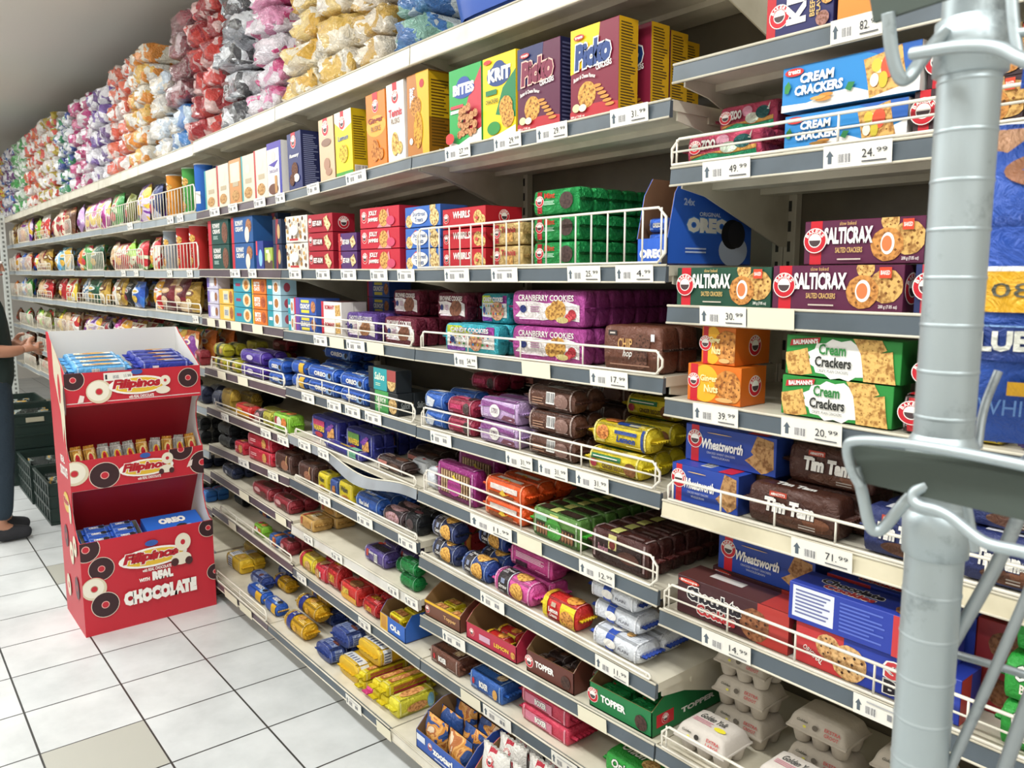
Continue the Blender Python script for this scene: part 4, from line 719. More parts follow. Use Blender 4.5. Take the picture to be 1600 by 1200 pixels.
film('tan_brick', '#c39a56', 'tan brick shaped biscuit packet with red tag', [('R', '#c0343a', .12, 0, .2, 1), ('R', '#e0cfa0', .4, .2, .62, .8), ('L', '#8a8a90', .42, .3, .6, .7, 3)], [('R', '#c0343a', .12, .3, .2, 1), ('E', '#b88a48', .6, .4, .3, .3)], n=8)
film('blue_bar', '#2f72c0', 'sky blue biscuit packet with red tag', [('R', '#c0343a', .3, 0, .42, 1)], [('R', '#c0343a', .3, 0, .42, 1)], n=5)
film('purple_pack', '#4f3f82', 'violet biscuit packet with red tag', [('R', '#2c2630', .2, .1, .9, .6), ('E', '#d0402c', .22, .8, .1, .2)], [('R', '#c0402c', .1, .4, .2, .9), ('K', .5, .2, .68, .8), ('T', 'Romany', W, .24, .6, .48, .9, {'b': .03})], n=4)
film('green_foil', '#11803c', 'crumpled emerald green foil packet', n=2.6, k='foil')
film('bread_roll', '#d9c22e', 'yellow and red biscuit packet with brown window', [('R', '#b82c3c', .05, 0, .25, 1), ('E', '#a88a4a', .62, .5, .26, .3, 'bake')], [('R', '#b82c3c', .05, 0, .25, 1), ('E', '#c8a06a', .66, .4, .22, .4, 'bake')], n=3)
film('red_roll', '#c82a3c', 'crimson biscuit packet with tan window', [('E', '#c09a6a', .3, .5, .2, .4, 'bake')], [('E', '#c8a06a', .26, .4, .2, .4, 'bake'), ('R', W, .5, .3, .6, .7)], n=4)
film('red_bag', '#c42a2c', 'crumpled red biscuit bag with yellow lettering', [('T', 'LEMON', '#e8c23a', .2, .3, .7, .7, {'b': .04})], [('T', 'LEMON', '#e8c23a', .2, .3, .7, .7, {'b': .04})], n=2.5, k='foil')
film('red_yellow', '#c8322c', 'red cream biscuit packet with yellow foot', [('E', '#8a5a30', .6, .4, .3, .4, 'bake')], [('R', '#e0a42a', .0, 0, 1, .4), ('T', 'LEMON', '#e8d24a', .1, .4, .5, .8, {'b': .05})], n=6)
film('marie_y', '#dcaa1e', 'golden yellow biscuit roll with blue band', [('R', '#2a3c94', .14, 0, .36, 1), ('T', 'ZZ', W, .18, .3, .32, .7, {'b': .04}), ('E', '#c89440', .6, .5, .12, .3, 'bake')], [('R', '#2a3c94', .14, 0, .36, 1), ('R', '#c89440', .5, .3, .66, .7), ('E', '#d8a83a', .58, .5, .1, .22, 'bake')], n=2.4, k='foil', e='#d8a820')
film('marie_b', '#3a4f94', 'slate blue biscuit roll with grey label', [('R', '#9aa8cc', .24, .1, .72, .9), ('L', '#3a4a80', .28, .2, .68, .8, 4), ('E', '#7a4034', .64, .3, .1, .2)], [('R', '#9aa8cc', .24, .1, .72, .9), ('L', '#3a4a80', .28, .2, .68, .8, 4)], n=3, k='foil')
film('glucose', '#dcb42a', 'yellow packet with white printed label', [('R', '#dfe0e2', .12, 0, .46, 1), ('L', '#5a6480', .15, .12, .43, .88, 5), ('E', '#c89a3a', .7, .5, .18, .34)], [('R', '#dfe0e2', .12, 0, .46, 1), ('L', '#5a6480', .15, .12, .43, .88, 4)], n=5)
film('bar_yellow', '#dcc81e', 'long yellow biscuit bar packet', [('R', '#b86c3a', .1, .2, .9, .8), ('E', '#d89a5a', .3, .5, .16, .3, 'bake'), ('E', '#d89a5a', .7, .5, .16, .3, 'bake')], [('R', '#b83a4a', .1, .1, .9, .34), ('R', '#b86c3a', .1, .5, .9, .85)], n=8)
film('bar_pink', '#d84a8c', 'long pink biscuit bar packet', [('R', '#e8d02a', 0, 0, .16, 1)], [('R', '#e8d02a', 0, .6, 1, 1)], n=8)
film('zoo_card', '#dcd23a', 'clear biscuit packet with yellow sleeve', [('E', '#d89a5a', .5, .5, .36, .36, 'bake')], [('E', '#8ac0d8', .9, .5, .1, .5), ('E', '#d89a5a', .5, .4, .3, .3, 'bake')], n=7)
film('blue_sq', '#3a64a8', 'small sky blue and orange packet', [('R', '#d8803a', .5, 0, .8, 1)], [('R', '#d8803a', .5, 0, .8, 1), ('R', '#b0343c', .85, 0, 1, 1)], n=6)
DX = lambda c: [('R', c, .1, .1, .66, .9), ('T', 'BOXER', K, .14, .5, .62, .82, {'b': .08, 'o': W, 'w': .05, 'i': .1}), ('E', '#d8c09a', .8, .4, .12, .26, 'bake')]
film('boxer_brown', '#6a4030', 'brown biscuit packet with bold outlined lettering', DX('#7a4c38'), [('T', 'BOXER', W, .3, .3, .6, .7, {'b': .06}), ('E', '#c5202e', .14, .5, .04, .2)], n=8)
film('boxer_blue', '#2b5ca8', 'mid blue biscuit packet with bold outlined lettering', DX('#3468b4'), [('T', 'BOXER', W, .3, .3, .6, .7, {'b': .06}), ('E', '#c5202e', .1, .5, .04, .2), ('E', '#d8a050', .84, .4, .08, .3)], n=8)
film('boxer_pink', '#c83a54', 'raspberry pink biscuit packet with bold outlined lettering', DX('#d0607a'), [('R', '#d88098', .06, .2, .7, .8), ('T', 'BOXER', W, .3, .3, .58, .7, {'b': .06, 'o': K})], n=8)
film('gold_bag', '#b89838', 'shiny gold wrapped packet', n=2.5, k='foil'); film('navy_bag', '#27304e', 'dark navy wrapped packet', [('R', '#c8ccd4', .3, .3, .5, .6)], [('R', '#c8ccd4', .3, .3, .5, .6)], n=2.5)
film('dark_bag', '#1c2024', 'black wrapped biscuit packet', [('R', '#8a8f98', .3, .3, .6, .6)], n=2.6, k='foil'); film('black_roll', '#3c2c30', 'dark roll with pink speckled wrapper', [('E', '#b08a90', .5, .5, .4, .4, 'bake')], [('E', '#b08a90', .5, .5, .4, .4, 'bake')], n=2.4)
film('fil_blue', '#5fa8dc', 'light blue tube of ring biscuits', [('R', '#e6dfd4', .14, .15, .94, .62), ('C', .22, .4, .26, '#e8dcc0', '#a89070'), ('E', '#e8c23a', .55, .4, .26, .2), ('T', 'Filipinos', '#c5202e', .34, .28, .76, .5, {'b': .05})], [('R', '#a8b4c4', .62, .2, .98, .8), ('K', .3, .3, .46, .8)], n=5)
film('fil_navy', '#2c3aa0', 'navy blue tube of ring biscuits', [('R', '#8a8ec0', .5, .1, .9, .5), ('E', '#e8c23a', .55, .6, .22, .16), ('T', 'Filipinos', '#c5202e', .36, .5, .74, .7, {'b': .05})], [('R', '#e8e8f0', .2, .3, .34, .7)], n=5)
film('fil_small', '#a8a39c', 'small silver packet of ring biscuits', [('E', '#e8c23a', .5, .5, .3, .34), ('E', '#c5202e', .5, .5, .26, .2), ('E', '#3a2a24', .9, .5, .1, .4)], [('R', '#c8c4bc', .1, .1, .9, .9)], n=4, k='foil')
film('fil_gold', '#c8923c', 'small gold packet of ring biscuits', [('E', '#e8d08a', .5, .5, .34, .38), ('E', '#c5202e', .5, .5, .26, .22)], [], n=4, k='foil')
film('oreo_mini', '#2f62c8', 'small blue biscuit packet', [('T', 'OREO', W, .2, .3, .7, .7, {'b': .06}), ('C', .84, .5, .28, '#2c2a30', '#1a1a1e')], [('T', 'OREO', W, .2, .3, .7, .7, {'b': .06})], n=6)
des('oreo_box', 'carton', '#2b66c4', 'flat blue biscuit carton with white logo', 'biscuits', f=[('T', 'OREO', W, .3, .2, .7, .8, {'b': .07})], t=[('T', 'OREO', W, .26, .5, .74, .8, {'b': .08, 'o': '#1c3a80', 'w': .04}), ('C', .62, .22, .18, '#2c2a30', '#141418'), ('E', '#9ac0ee', .74, .2, .06, .12)])
# open trays
TOP = lambda n: [('B', .06, .5, .3), ('T', n, W, .2, .4, .6, .7, {'b': .05}), ('C', .84, .4, .3, '#4a3028', '#1c1210')]
des('tray_brown', 'tray', '#6a4030', 'brown display tray with cut-down front', 'display tray', f=[('R', '#e0b02a', 0, .84, 1, 1), ('B', .08, .45, .24), ('T', 'Topper', '#d8a86a', .55, .3, .9, .6, {'b': .03})], fh=.55)
des('tray_red', 'tray', '#b02c44', 'crimson display tray with cut-down front', 'display tray', f=[('B', .12, .5, .24), ('R', '#c8a0b4', .28, .3, .5, .66), ('T', 'LEMON', '#e8c23a', .58, .36, .86, .6, {'b': .03}), ('C', .94, .4, .2, '#d8a050')], fh=.5)
des('tray_choc', 'tray', '#5e3026', 'chocolate brown tray of topped biscuits', 'display tray', f=TOP('TOPPER'), r=[('B', .5, .6, .2)], fh=.6, slope=.3)
des('tray_green', 'tray', '#1d7440', 'green tray of mint biscuits', 'display tray', f=[('R', '#c5202e', .02, .3, .14, .8)]+TOP('TOPPER'), r=[('R', '#c5202e', .06, .3, .3, .8), ('B', .18, .55, .2), ('T', 'TOPPER', W, .4, .4, .9, .62, {'b': .05})], fh=.6, slope=.3)
des('tray_blue', 'tray', '#2d55a8', 'blue tray with white animal biscuit lettering', 'display tray', f=[('B', .3, .6, .2), ('T', 'zootari', W, .36, .36, .76, .74, {'b': .05}), ('R', '#d8dce4', .02, .5, .2, .86), ('L', '#c8d0e4', .4, .14, .7, .28, 1), ('R', '#d8dce4', .8, .1, .98, .34)], fh=.45, slope=.5, r=[('R', '#2a4a94', 0, 0, 1, 1)])
des('tray_tennis', 'tray', '#b8283c', 'red tray with white lettering', 'display tray', f=[('T', 'Tennis', W, .3, .4, .7, .8, {'b': .05}), ('R', '#d8dce4', .02, .5, .2, .86), ('L', '#e8c8cc', .4, .14, .7, .28, 1)], fh=.45, slope=.5)
des('tray_open', 'tray', '#2f62b8', 'blue and yellow open carton of biscuit bars', 'display tray', f=[('R', '#dcae2a', 0, 0, .3, 1), ('R', '#c08a3a', .04, .1, .26, .9), ('T', 'OLa', W, .4, .3, .8, .7, {'b': .05})], fh=.6, slope=.2)
des('bag_bear', 'bag', '#c9a070', 'clear bag of animal biscuits with blue header', 'biscuits', mat=MIX(['#2c4a84', '#c8873c', '#dca45c', '#b06a3a', '#e0c8a8'], 16.), f=[])
des('bag_tennis', 'bag', '#e0ddd6', 'white bag of mini biscuits with red lettering', 'biscuits', f=[('R', '#b8283c', .3, .78, .56, 1), ('B', .43, .78, .1), ('T', 'Tennis', '#c23040', .5, .6, .95, .76, {'b': .04}), ('Q', .3, .35, .12, .2, '#d8a050'), ('Q', .5, .3, .13, .6, '#d8a050'), ('Q', .7, .36, .12, .1, '#d8a050'), ('Q', .4, .16, .12, .9, '#d8a050'), ('Q', .64, .15, .12, .5, '#d8a050')], seal=1)
des('bag_orange', 'bag', '#c4702c', 'orange bag of biscuits low on the shelf', 'biscuits', mat=MIX(['#8a2a1c', '#d8873c', '#e0a85c', '#2c5a3a'], 14.), f=[])
des('egg', 'eggs', '#b8aea0', 'grey pulp egg carton with pink lettering', 'eggs', f=[('T', 'EKSTRA', '#c05a5a', .64, .52, .92, .8, {}), ('T', 'GROOT', '#c05a5a', .65, .12, .9, .4, {}), ('T', 'Golden', '#4a4a40', .14, .52, .34, .74, {'i': .3}), ('E', '#6a6258', .48, .45, .05, .22), ('E', '#d8cf5a', .3, .26, .03, .1)], t=[])
des('egg_w', 'eggs', '#c9c1b8', 'pale pulp egg carton with lettered lid and red size print', 'eggs', f=[('T', 'EXTRA', '#c05050', .64, .52, .9, .8, {}), ('T', 'LARGE', '#c05050', .64, .12, .9, .4, {}), ('T', 'Golden', '#4a4a40', .12, .52, .32, .74, {'i': .3}), ('E', '#3a3632', .44, .45, .05, .22), ('E', '#d8cf5a', .28, .26, .03, .1)], t=[('T', 'Golden Yolk', '#4a4a48', .2, .5, .75, .8, {'i': .3}), ('L', '#d08a98', .15, .2, .6, .45, 3), ('E', '#e2d43a', .74, .26, .12, .12)])
# tubes and cans
PRG = lambda c: [('E', W, .42, .74, .2, .08), ('T', 'Pringles', c, .26, .71, .6, .77, {'b': .05}), ('C', .68, .7, .08, '#e0b45a'), ('L', '#f0e0c0', .3, .3, .7, .5, 4), ('C', .5, .2, .1, '#d8a050')]
des('can_red', 'can', '#c02a2a', 'red stacked crisp tube', 'crisps', f=PRG('#c02a2a')); des('can_silver', 'can', '#8c949c', 'silver stacked crisp tube', 'crisps', f=PRG('#5a6068')); des('can_blue', 'can', '#3a78c4', 'blue stacked crisp tube', 'crisps', f=PRG('#3a78c4'))
des('can_orange', 'can', '#d88a2c', 'orange crisp tube on the second shelf', 'crisps', f=PRG('#b85a1c')); des('can_green', 'can', '#4a9c48', 'green crisp tube', 'crisps', f=PRG('#2c7a34'), lid='#cfe0c8'); des('can_royal', 'can', '#2c68c0', 'royal blue tube', 'crisps', f=[('R', W, .2, .2, .8, .44)])
# loose bags by main colours
BAGC = {}
CN = {'r': ('red', ['#a82228', '#c8343a', '#e8dcd0', '#e0a83c']), 'g': ('green', ['#2c8a3c', '#4aa84a', '#d8e0c0', '#c8303a']), 'dg': ('dark green', ['#164a34', '#1e6a4a', '#c8d0cc', '#d0a838']), 'y': ('yellow', ['#d8b82c', '#e6cc4a', '#e8e4d0', '#c83a2c']), 'o': ('orange', ['#d0702c', '#e08a3c', '#e8d8c0', '#7a3a8a']),
      'b': ('blue', ['#2a54b0', '#3a74c8', '#e0e4ec', '#d8b83c']), 'lb': ('light blue', ['#5ca6dc', '#88c0e8', '#e8ecf0', '#e0b040']), 'p': ('purple', ['#5a2c8a', '#7a3aa0', '#d8c8e0', '#e0b83c']), 'm': ('magenta', ['#a02c84', '#b83c94', '#f0e4ec', '#e8c84a']), 'n': ('navy', ['#232c50', '#2e3a6c', '#b8bccc', '#b03a4a']), 'k': ('black', ['#202226', '#34363a', '#a8a49c', '#8a2c34']),
      'w': ('white', ['#dcdad4', '#f0eee8', '#c83a3c', '#d8a060']), 's': ('silver', ['#a8aeb4', '#c8ccd0', '#5a7a98', '#e0dcd4']), 'mr': ('maroon', ['#5a1c28', '#78242e', '#c8a070', '#d8c0a0']), 'gd': ('gold', ['#a88430', '#c8a448', '#6a3c1c', '#e8dcb8']), 't': ('teal', ['#2c7c90', '#3c98ac', '#d8e4e4', '#e0b43c']), 'br': ('brown', ['#5a3826', '#7a4c30', '#c8a070', '#a83a2c']), 'l': ('lilac', ['#b08cc0', '#c4a4d0', '#ece4f0', '#8a4a9a']), 'ol': ('olive', ['#6a7030', '#8a8c3a', '#d8d4b0', '#b84a2c']), 'lm': ('lime', ['#8ac030', '#a8d048', '#e8ecd0', '#d84a3c']), 'st': ('red striped', ['#d8cfb8', '#e4dcc8', '#b82c34', '#a82430'])}
for q, (nm, cols) in CN.items():
    des('bag_'+q, 'bag', cols[0], '%s crisp bag' % nm, 'snack bag', mat=MIX(cols, 5.5 if q != 'st' else 13.), f=[('E', cols[2], .5, .62, .32, .1)]+([('T', 'Lays', cols[0], .26, .57, .74, .67, {'b': .05})] if q in ('lb', 'r') else [('E', cols[3], .5, .62, .2, .05)])+[('E', cols[3], .5, .3, .26, .14, 'bake')], e=cols[0], seal=1)
film('topper', '#3a2624', 'dark brown biscuit packet with red band and badge', [('R', '#b8242c', .06, 0, .24, 1)], [('R', '#b8242c', .1, 0, .34, 1), ('B', .2, .55, .36), ('T', 'Topper', W, .44, .4, .9, .7, {'b': .02, 'i': .3})], n=7)
# ------------------------------------------------------------------ setting: floor, walls, ceiling
def structure(o): o['kind'] = 'structure'; return o
fm_, nt, bs = newmat('floor_tiles'); Lk = nt.links.new
T0 = UZ(225, 1125); t1 = UZ(367, 1078); TS = .322
geo = nd(nt, 'ShaderNodeNewGeometry'); sub = nd(nt, 'ShaderNodeVectorMath', operation='SUBTRACT'); sub.inputs[1].default_value = (T0.x, T0.y, 0)
dv = nd(nt, 'ShaderNodeVectorMath', operation='SCALE'); dv.inputs[3].default_value = 1/TS
br = nd(nt, 'ShaderNodeTexBrick', offset=0., squash=1.)
br.inputs['Scale'].default_value = 1; br.inputs['Brick Width'].default_value = 1; br.inputs['Row Height'].default_value = 1; br.inputs['Mortar Size'].default_value = .011; br.inputs['Mortar Smooth'].default_value = .1; br.inputs['Bias'].default_value = 0
br.inputs['Color1'].default_value = lin('#c9cccc'); br.inputs['Color2'].default_value = lin('#d2d4d3'); br.inputs['Mortar'].default_value = lin('#3b3a38')
ns = nd(nt, 'ShaderNodeTexNoise', i_Scale=3.5, i_Detail=7., i_Roughness=.62); rp = nd(nt, 'ShaderNodeValToRGB')
rp.color_ramp.elements[0].position = .3; rp.color_ramp.elements[0].color = (.72, .73, .73, 1); rp.color_ramp.elements[1].position = .62; rp.color_ramp.elements[1].color = (1, 1, 1, 1)
mu = nd(nt, 'ShaderNodeMix', data_type='RGBA', blend_type='MULTIPLY'); mu.inputs[0].default_value = .8
Lk(geo.outputs['Position'], sub.inputs[0]); Lk(sub.outputs[0], dv.inputs[0]); Lk(dv.outputs[0], br.inputs['Vector']); Lk(geo.outputs['Position'], ns.inputs['Vector']); Lk(ns.outputs['Fac'], rp.inputs['Fac'])
Lk(br.outputs['Color'], mu.inputs[6]); Lk(rp.outputs['Color'], mu.inputs[7]); Lk(mu.outputs[2], bs.inputs['Base Color'])
bs.inputs['Roughness'].default_value = .28; bs.inputs['Specular IOR Level'].default_value = .45
b = MB(); b.box(-13, 4, -4.2, 1.2, -.05, 0, fm_); structure(b.build('floor'))
wall = M('#cfcac2', 'matt')
b = MB(); b.box(-13, 4, -4.2, 1.2, 3.25, 3.3, M('#d8d4cc', 'matt')); structure(b.build('ceiling'))
b = MB(); b.box(-13.1, -13, -4.2, 1.2, 0, 3.25, wall); structure(b.build('wall_back'))
b = MB(); b.box(-13, 4, -4.3, -4.2, 0, 3.25, wall); structure(b.build('wall_left'))
b = MB(); b.box(-13, 4, 1.2, 1.3, 0, 3.25, wall); structure(b.build('wall_right'))
b = MB(); b.box(4, 4.1, -4.2, 1.2, 0, 3.25, wall); structure(b.build('wall_front'))
# a few odd replacement tiles, beige, set flush in the floor
b = MB()
for (i, j) in ((-1, -1), (0, 5)): x0, y0 = T0.x-(j+1)*TS, T0.y+i*TS; b.box(x0+.003, x0+TS-.003, y0+.003, y0+TS-.003, -.002, .0006, M('#a9a89e', 'print'))
structure(b.build('floor_tile_inlay'))
# ------------------------------------------------------------------ shelving bays
GREY, MAUVE, PALE = '#525c64', '#5c5158', '#9aa3a9'
TBL = {'R': (0, 1, [(1.985, 1.985), (1.78, 1.776), (1.496, 1.496), (1.297, 1.291), (1.071, 1.07), (.82, .815), (.491, .489), (.11, .11)], 'behind the post', GREY, 'nearest shelving bay, partly behind the galvanised post, stacked with cracker cartons'),
 'A': (-1, 0, [(2.234, 2.236), (1.915, 1.92), (1.577, 1.581), (1.333, 1.341), (1.088, 1.085), (.882, .859), (.663, .635), (.46, .488), (.306, .312), (.106, .104)], 'left of the post', GREY, 'shelving bay just left of the post with tall cracker cartons near the top'),
 'B': (-2, -1, [(2.218, 2.234), (1.880, 1.915), (1.584, 1.577), (1.337, 1.333), (1.106, 1.09), (.909, .883), (.722, .704), (.519, .509), (.33, .306), (.108, .106)], 'in middle bay', GREY, 'shelving bay with an empty white shelf and a buckled rail'),
 'C': (-3, -2, [(2.208, 2.217), (1.87, 1.88), (1.59, 1.584), (1.349, 1.344), (1.1, 1.095), (.897, .89), (.70, .717), (.561, .531), (.366, .338), (.112, .108)], 'right of red stand', MAUVE, 'shelving bay directly right of the red display stand')}
NAMES = {'R': ['highest shelf', 'first cracker shelf', 'second cracker shelf', 'third cracker shelf', 'fourth cracker shelf', 'fifth cracker shelf', 'egg shelf', 'bottom shelf']}
BAY = {}
for q, (x0, x1, zs, where, rc, lab) in TBL.items():
    e = BAY[q] = bay(lab, x0, x1)
    for i, (zl, zr) in enumerate(zs):
        base = (q != 'R' and i == 9) or (q == 'R' and i == 7)
        nm = NAMES.get(q, LV)[i]
        kw = dict(rail=rc)
        if i == 0 and q != 'R': kw = dict(rail='#d9d4c4', lip=.055)
        if base: kw = dict(rail=rc if q != 'A' else '#d8d2c2', y0=-.12, depth=.44, lip=.03)
        if q == 'B' and i == 7: kw = dict(rail='#cfcdc6')
        if q == 'R' and i == 4: kw = dict(rail='#d6cdb2')
        if q == 'B' and i == 5: kw = dict(rail='#8d9298', sag=True)
        shelf_part(e, '%s%d' % (q, i), x0, x1, zl, zr, '%s %s' % (nm, where), **kw)
    b = MB(); b.box(x0+.004, x1-.004, -.06, -.045, 0, .072, M('#c9c3b2', 'enamel'))
    for k in range(12): b.box(x0+.06+k*.08, x0+.075+k*.08, -.061, -.06, .02, .05, M('#3a3833'))
    b.build('kick_plate', e)
FARN = ['nearest', 'second', 'third', 'fourth', 'fifth', 'sixth', 'seventh']
for n in range(7):
    q = 'DEFGHIJ'[n]; x0, x1 = -4.-n if n < 6 else -9.55, -3.-n; dz = .004*n
    e = BAY[q] = bay('%s shelving bay beyond the red stand, hung with snack bags' % FARN[n], x0, x1, n < 6)
    for i, z in enumerate([2.2, 1.872, 1.588, 1.355, 1.09, .885, .66, .12]):
        z += (.0, .004, .004, -.003, -.01, -.012, -.01, 0)[i]*n
        shelf_part(e, q+str(i), x0, x1, z, z, '%s of %s bay past stand' % ((LV[:7]+['bottom shelf'])[i], FARN[n]), rail='#d9d4c4' if i == 0 else PALE, lip=.055 if i == 0 else .04, depth=.44 if i else .46)
    if q == 'D':
        for i, z in ((7, .525), (8, .345)): shelf_part(e, 'D%d' % (i+1), x0, x1, z, z, '%s of nearest bay past stand' % LV[i], rail=MAUVE)
    b = MB(); b.box(x0+.004, x1-.004, -.03, -.015, 0, .09, M('#c9c3b2', 'enamel')); b.build('kick_plate', e)
# end upright of the run
b = MB(); ex = solve_x(12.5, -.1, lambda q: 1.3); b.box(ex-.03, ex+.03, -.13, -.07, 0, 2.2, M('#c2c6c2', 'enamel'), .003)
for k in range(44): b.box(ex+.0302, ex+.0306, -.11, -.09, .08+k*.048, .105+k*.048, M('#6a6c68'))
b.build('end_post', BAY['J'])
# ------------------------------------------------------------------ wire guards
guard('A2', 655, 1043, .115, 2, .054); guard('B3', 461, 648, .062, 3, .17); guard('A3', 660, 1038, .05, 2, .24)
guard('B4', 466, 651, .06, 3, .2); guard('A4', 661, 1037, .06, 3, .24); guard('B5', 463, 654, .03, 2, .24); guard('A5', 665, 1030, .07, 3, .24)
guard('B6', 463, 655, .02, 2, .3); guard('A6', 660, 1018, .012, 2, .4); guard('C4', 332, 447, .055, 3, .2); guard('C5', 338, 452, .035, 3, .3)
guard('C8', 346, 462, .034, 2, .22); guard('C9', 340, 428, .05, 3, .3)
guard('R1', 1046, 1700, .05, 3, .3); guard('R4', 1046, 1700, .045, 2, .14); guard('R5', 1040, 1700, .06, 3, .17); guard('R6', 1036, 1700, .055, 3, .3)
def farkey(px, lv):
    for q, x0 in zip('DEFGHIJ', range(-4, -11, -1)):
        if PX((x0, 0, 1.5)) <= px: return q+str(lv)
    return 'J'+str(lv)
for lv, xl, xr, hh, rows, dx in [(1, 240, 314, .13, 2, .055), (1, 168, 228, .12, 2, .05), (1, 136, 166, .12, 2, .05), (1, 103, 119, .11, 2, .05), (1, 56, 78, .07, 3, .1), (1, 30, 53, .14, 2, .05), (1, 17, 29, .14, 2, .05),
        (2, 243, 316, .13, 2, .055), (2, 182, 229, .12, 2, .05), (2, 138, 166, .12, 2, .05), (2, 104, 119, .12, 2, .05), (2, 60, 81, .06, 3, .1), (2, 31, 53, .13, 2, .05), (2, 17, 29, .13, 2, .05),
        (3, 246, 318, .055, 3, .18), (3, 168, 184, .07, 3, .1), (3, 122, 165, .07, 3, .1), (3, 106, 118, .07, 3, .1), (3, 60, 82, .07, 3, .1), (3, 30, 52, .13, 2, .05), (3, 17, 29, .13, 2, .05),
        (4, 180, 229, .12, 2, .05), (4, 138, 166, .12, 2, .05), (4, 108, 118, .12, 2, .05), (4, 84, 106, .12, 2, .05), (4, 60, 82, .12, 2, .05), (4, 32, 53, .12, 2, .05), (5, 60, 90, .12, 2, .05), (5, 36, 53, .12, 2, .05), (6, 40, 58, .12, 2, .05), (6, 64, 86, .12, 2, .05)]:
    key = farkey((xl+xr)/2, lv)
    guard(key, xl, xr, hh, rows, dx)
# ------------------------------------------------------------------ nearest bay: crackers and cookies behind the post
put('kips', 'R0', 1195, 1303, .25, .06, k=2); put('plain_orange', 'R0', 1305, 1420, .24, .06)
put('zoo', 'R1', 1050, 1188, .062, .055); put('zoo', 'R1', 1112, 1222, .06, .05, y=.08, dz=.064); put('zoo', 'R1', 1112, 1222, .064, .05, y=.075)
put('cream', 'R1', 1222, 1418, .068, .06); put('cream', 'R1', 1216, 1434, .078, .06, dz=.0695, y=.006); put('cream', 'R1', 1236, 1430, .068, .06, y=.078)
put('salt_brown', 'R1', 1422, 1600, .074, .06); put('salt_brown', 'R1', 1440, 1622, .074, .06, y=.02, dz=.0755)
put('salt_green', 'R2', 1053, 1202, .078, .06, k=2); put('salt_maroon', 'R2', 1204, 1412, .08, .06, k=2); put('salt_maroon', 'R2', 1250, 1440, .078, .058, y=.03, dz=.082)
put('salt_navy', 'R2', 1424, 1640, .08, .06); put('salt_navy', 'R2', 1448, 1660, .078, .058, y=.03, dz=.082)
put('ginger', 'R3', 1072, 1158, .078, .085); put('ginger', 'R3', 1092, 1147, .078, .12, dz=.0795, y=.02)
put('baum', 'R3', 1218, 1395, .074, .06, dz=.002); put('baum', 'R3', 1222, 1404, .074, .06, dz=.079)
put('topper', 'R3', 1399, 1484, .066, .06); put('topper', 'R3', 1416, 1502, .064, .06, dz=.068, y=.02)
put('lemon_y', 'R3', 1508, 1566, .08, .07, k=1); put('purple_roll', 'R3', 1574, 1660, .08, .07)
put('wheat', 'R4', 1046, 1152, .082, .06); put('wheat', 'R4', 1056, 1196, .08, .06, dz=.084, y=.055); put('wheat', 'R4', 1064, 1196, .082, .06, y=.085)
put('tim', 'R4', 1154, 1326, .08, .06); put('tim', 'R4', 1206, 1366, .078, .06, dz=.082, y=.07); put('tim', 'R4', 1200, 1362, .08, .06, y=.08, k=2)
put('tim_blue', 'R4', 1334, 1480, .085, .06, k=2); put('tim_blue', 'R4', 1486, 1640, .085, .06, k=2); put('tim_blue', 'R4', 1490, 1640, .08, .06, dz=.087, y=.03)
put('choc_brown', 'R5', 1056, 1232, .085, .08); put('wheat', 'R5', 1118, 1270, .08, .06, dz=.087, y=.11); put('choc_brown', 'R5', 1110, 1262, .086, .07, y=.11)
put('choc_blue', 'R5', 1240, 1500, .08, .08); put('choc_blue_side', 'R5', 1226, 1470, .075, .08, dz=.082, y=.005); put('choc_blue', 'R5', 1286, 1520, .075, .06, y=.1, dz=.082); put('choc_blue', 'R5', 1286, 1520, .08, .06, y=.1)
put('red_cookie', 'R5', 1512, 1590, .08, .08, n=2, y=.1); put('onion', 'R5', 1545, 1700, .075, .06, n=2, along='x'); put('onion', 'R5', 1560, 1700, .07, .06, y=.03, dz=.152)
for xl, y, n, nm in ((1050, .012, 1, 'egg_w'), (1172, .012, 1, 'egg_w'), (1318, .012, 1, 'egg'), (1108, .135, 3, 'egg'), (1222, .135, 2, 'egg'), (1350, .135, 2, 'egg')):
    put(nm, 'R6', xl, None, .07, .108, n=n, y=y, w=.142, jit=.004)
# ------------------------------------------------------------------ bay left of the post
put('picko_y', 'A1', 890, 967, .208, .062)
for xr, y in ((1017, .10), (1047, .185), (1066, .27)): x = solve_x(xr, y, SH['A1'].z)-.162; put('picko_y', 'A1', PX((x, y, SH['A1'].z(x))), None, .208, .062, y=y, w=.162)
put('picko_d', 'A1', 808, 876, .208, .062, k=2); put('krit', 'A1', 754, 807, .215, .062, k=2); put('bites', 'A1', 702, 753.5, .215, .062, k=2)
put('snac', 'A1', 637, 672, .245, .085, free=True); put('tennis', 'B1', 607, 635, .245, .07); put('gingerusk', 'B1', 575, 606, .24, .07); put('lemonrusk', 'B1', 526, 553, .225, .062)
put('beigerusk', 'B1', 501, 525, .225, .07); put('romany', 'B1', 452, 474, .222, .08)
put('health', 'C1', 421, 444, .215, .06, k=2); put('granola', 'C1', 400, 420.5, .205, .06, k=2); put('granola_teal', 'C1', 379, 399.5, .2, .06, k=2); put('granola_tan', 'C1', 360, 378.5, .2, .06, k=2); put('granola', 'C1', 341, 359.5, .195, .06, k=2); put('granola_teal', 'C1', 322, 340.5, .19, .06, k=2)
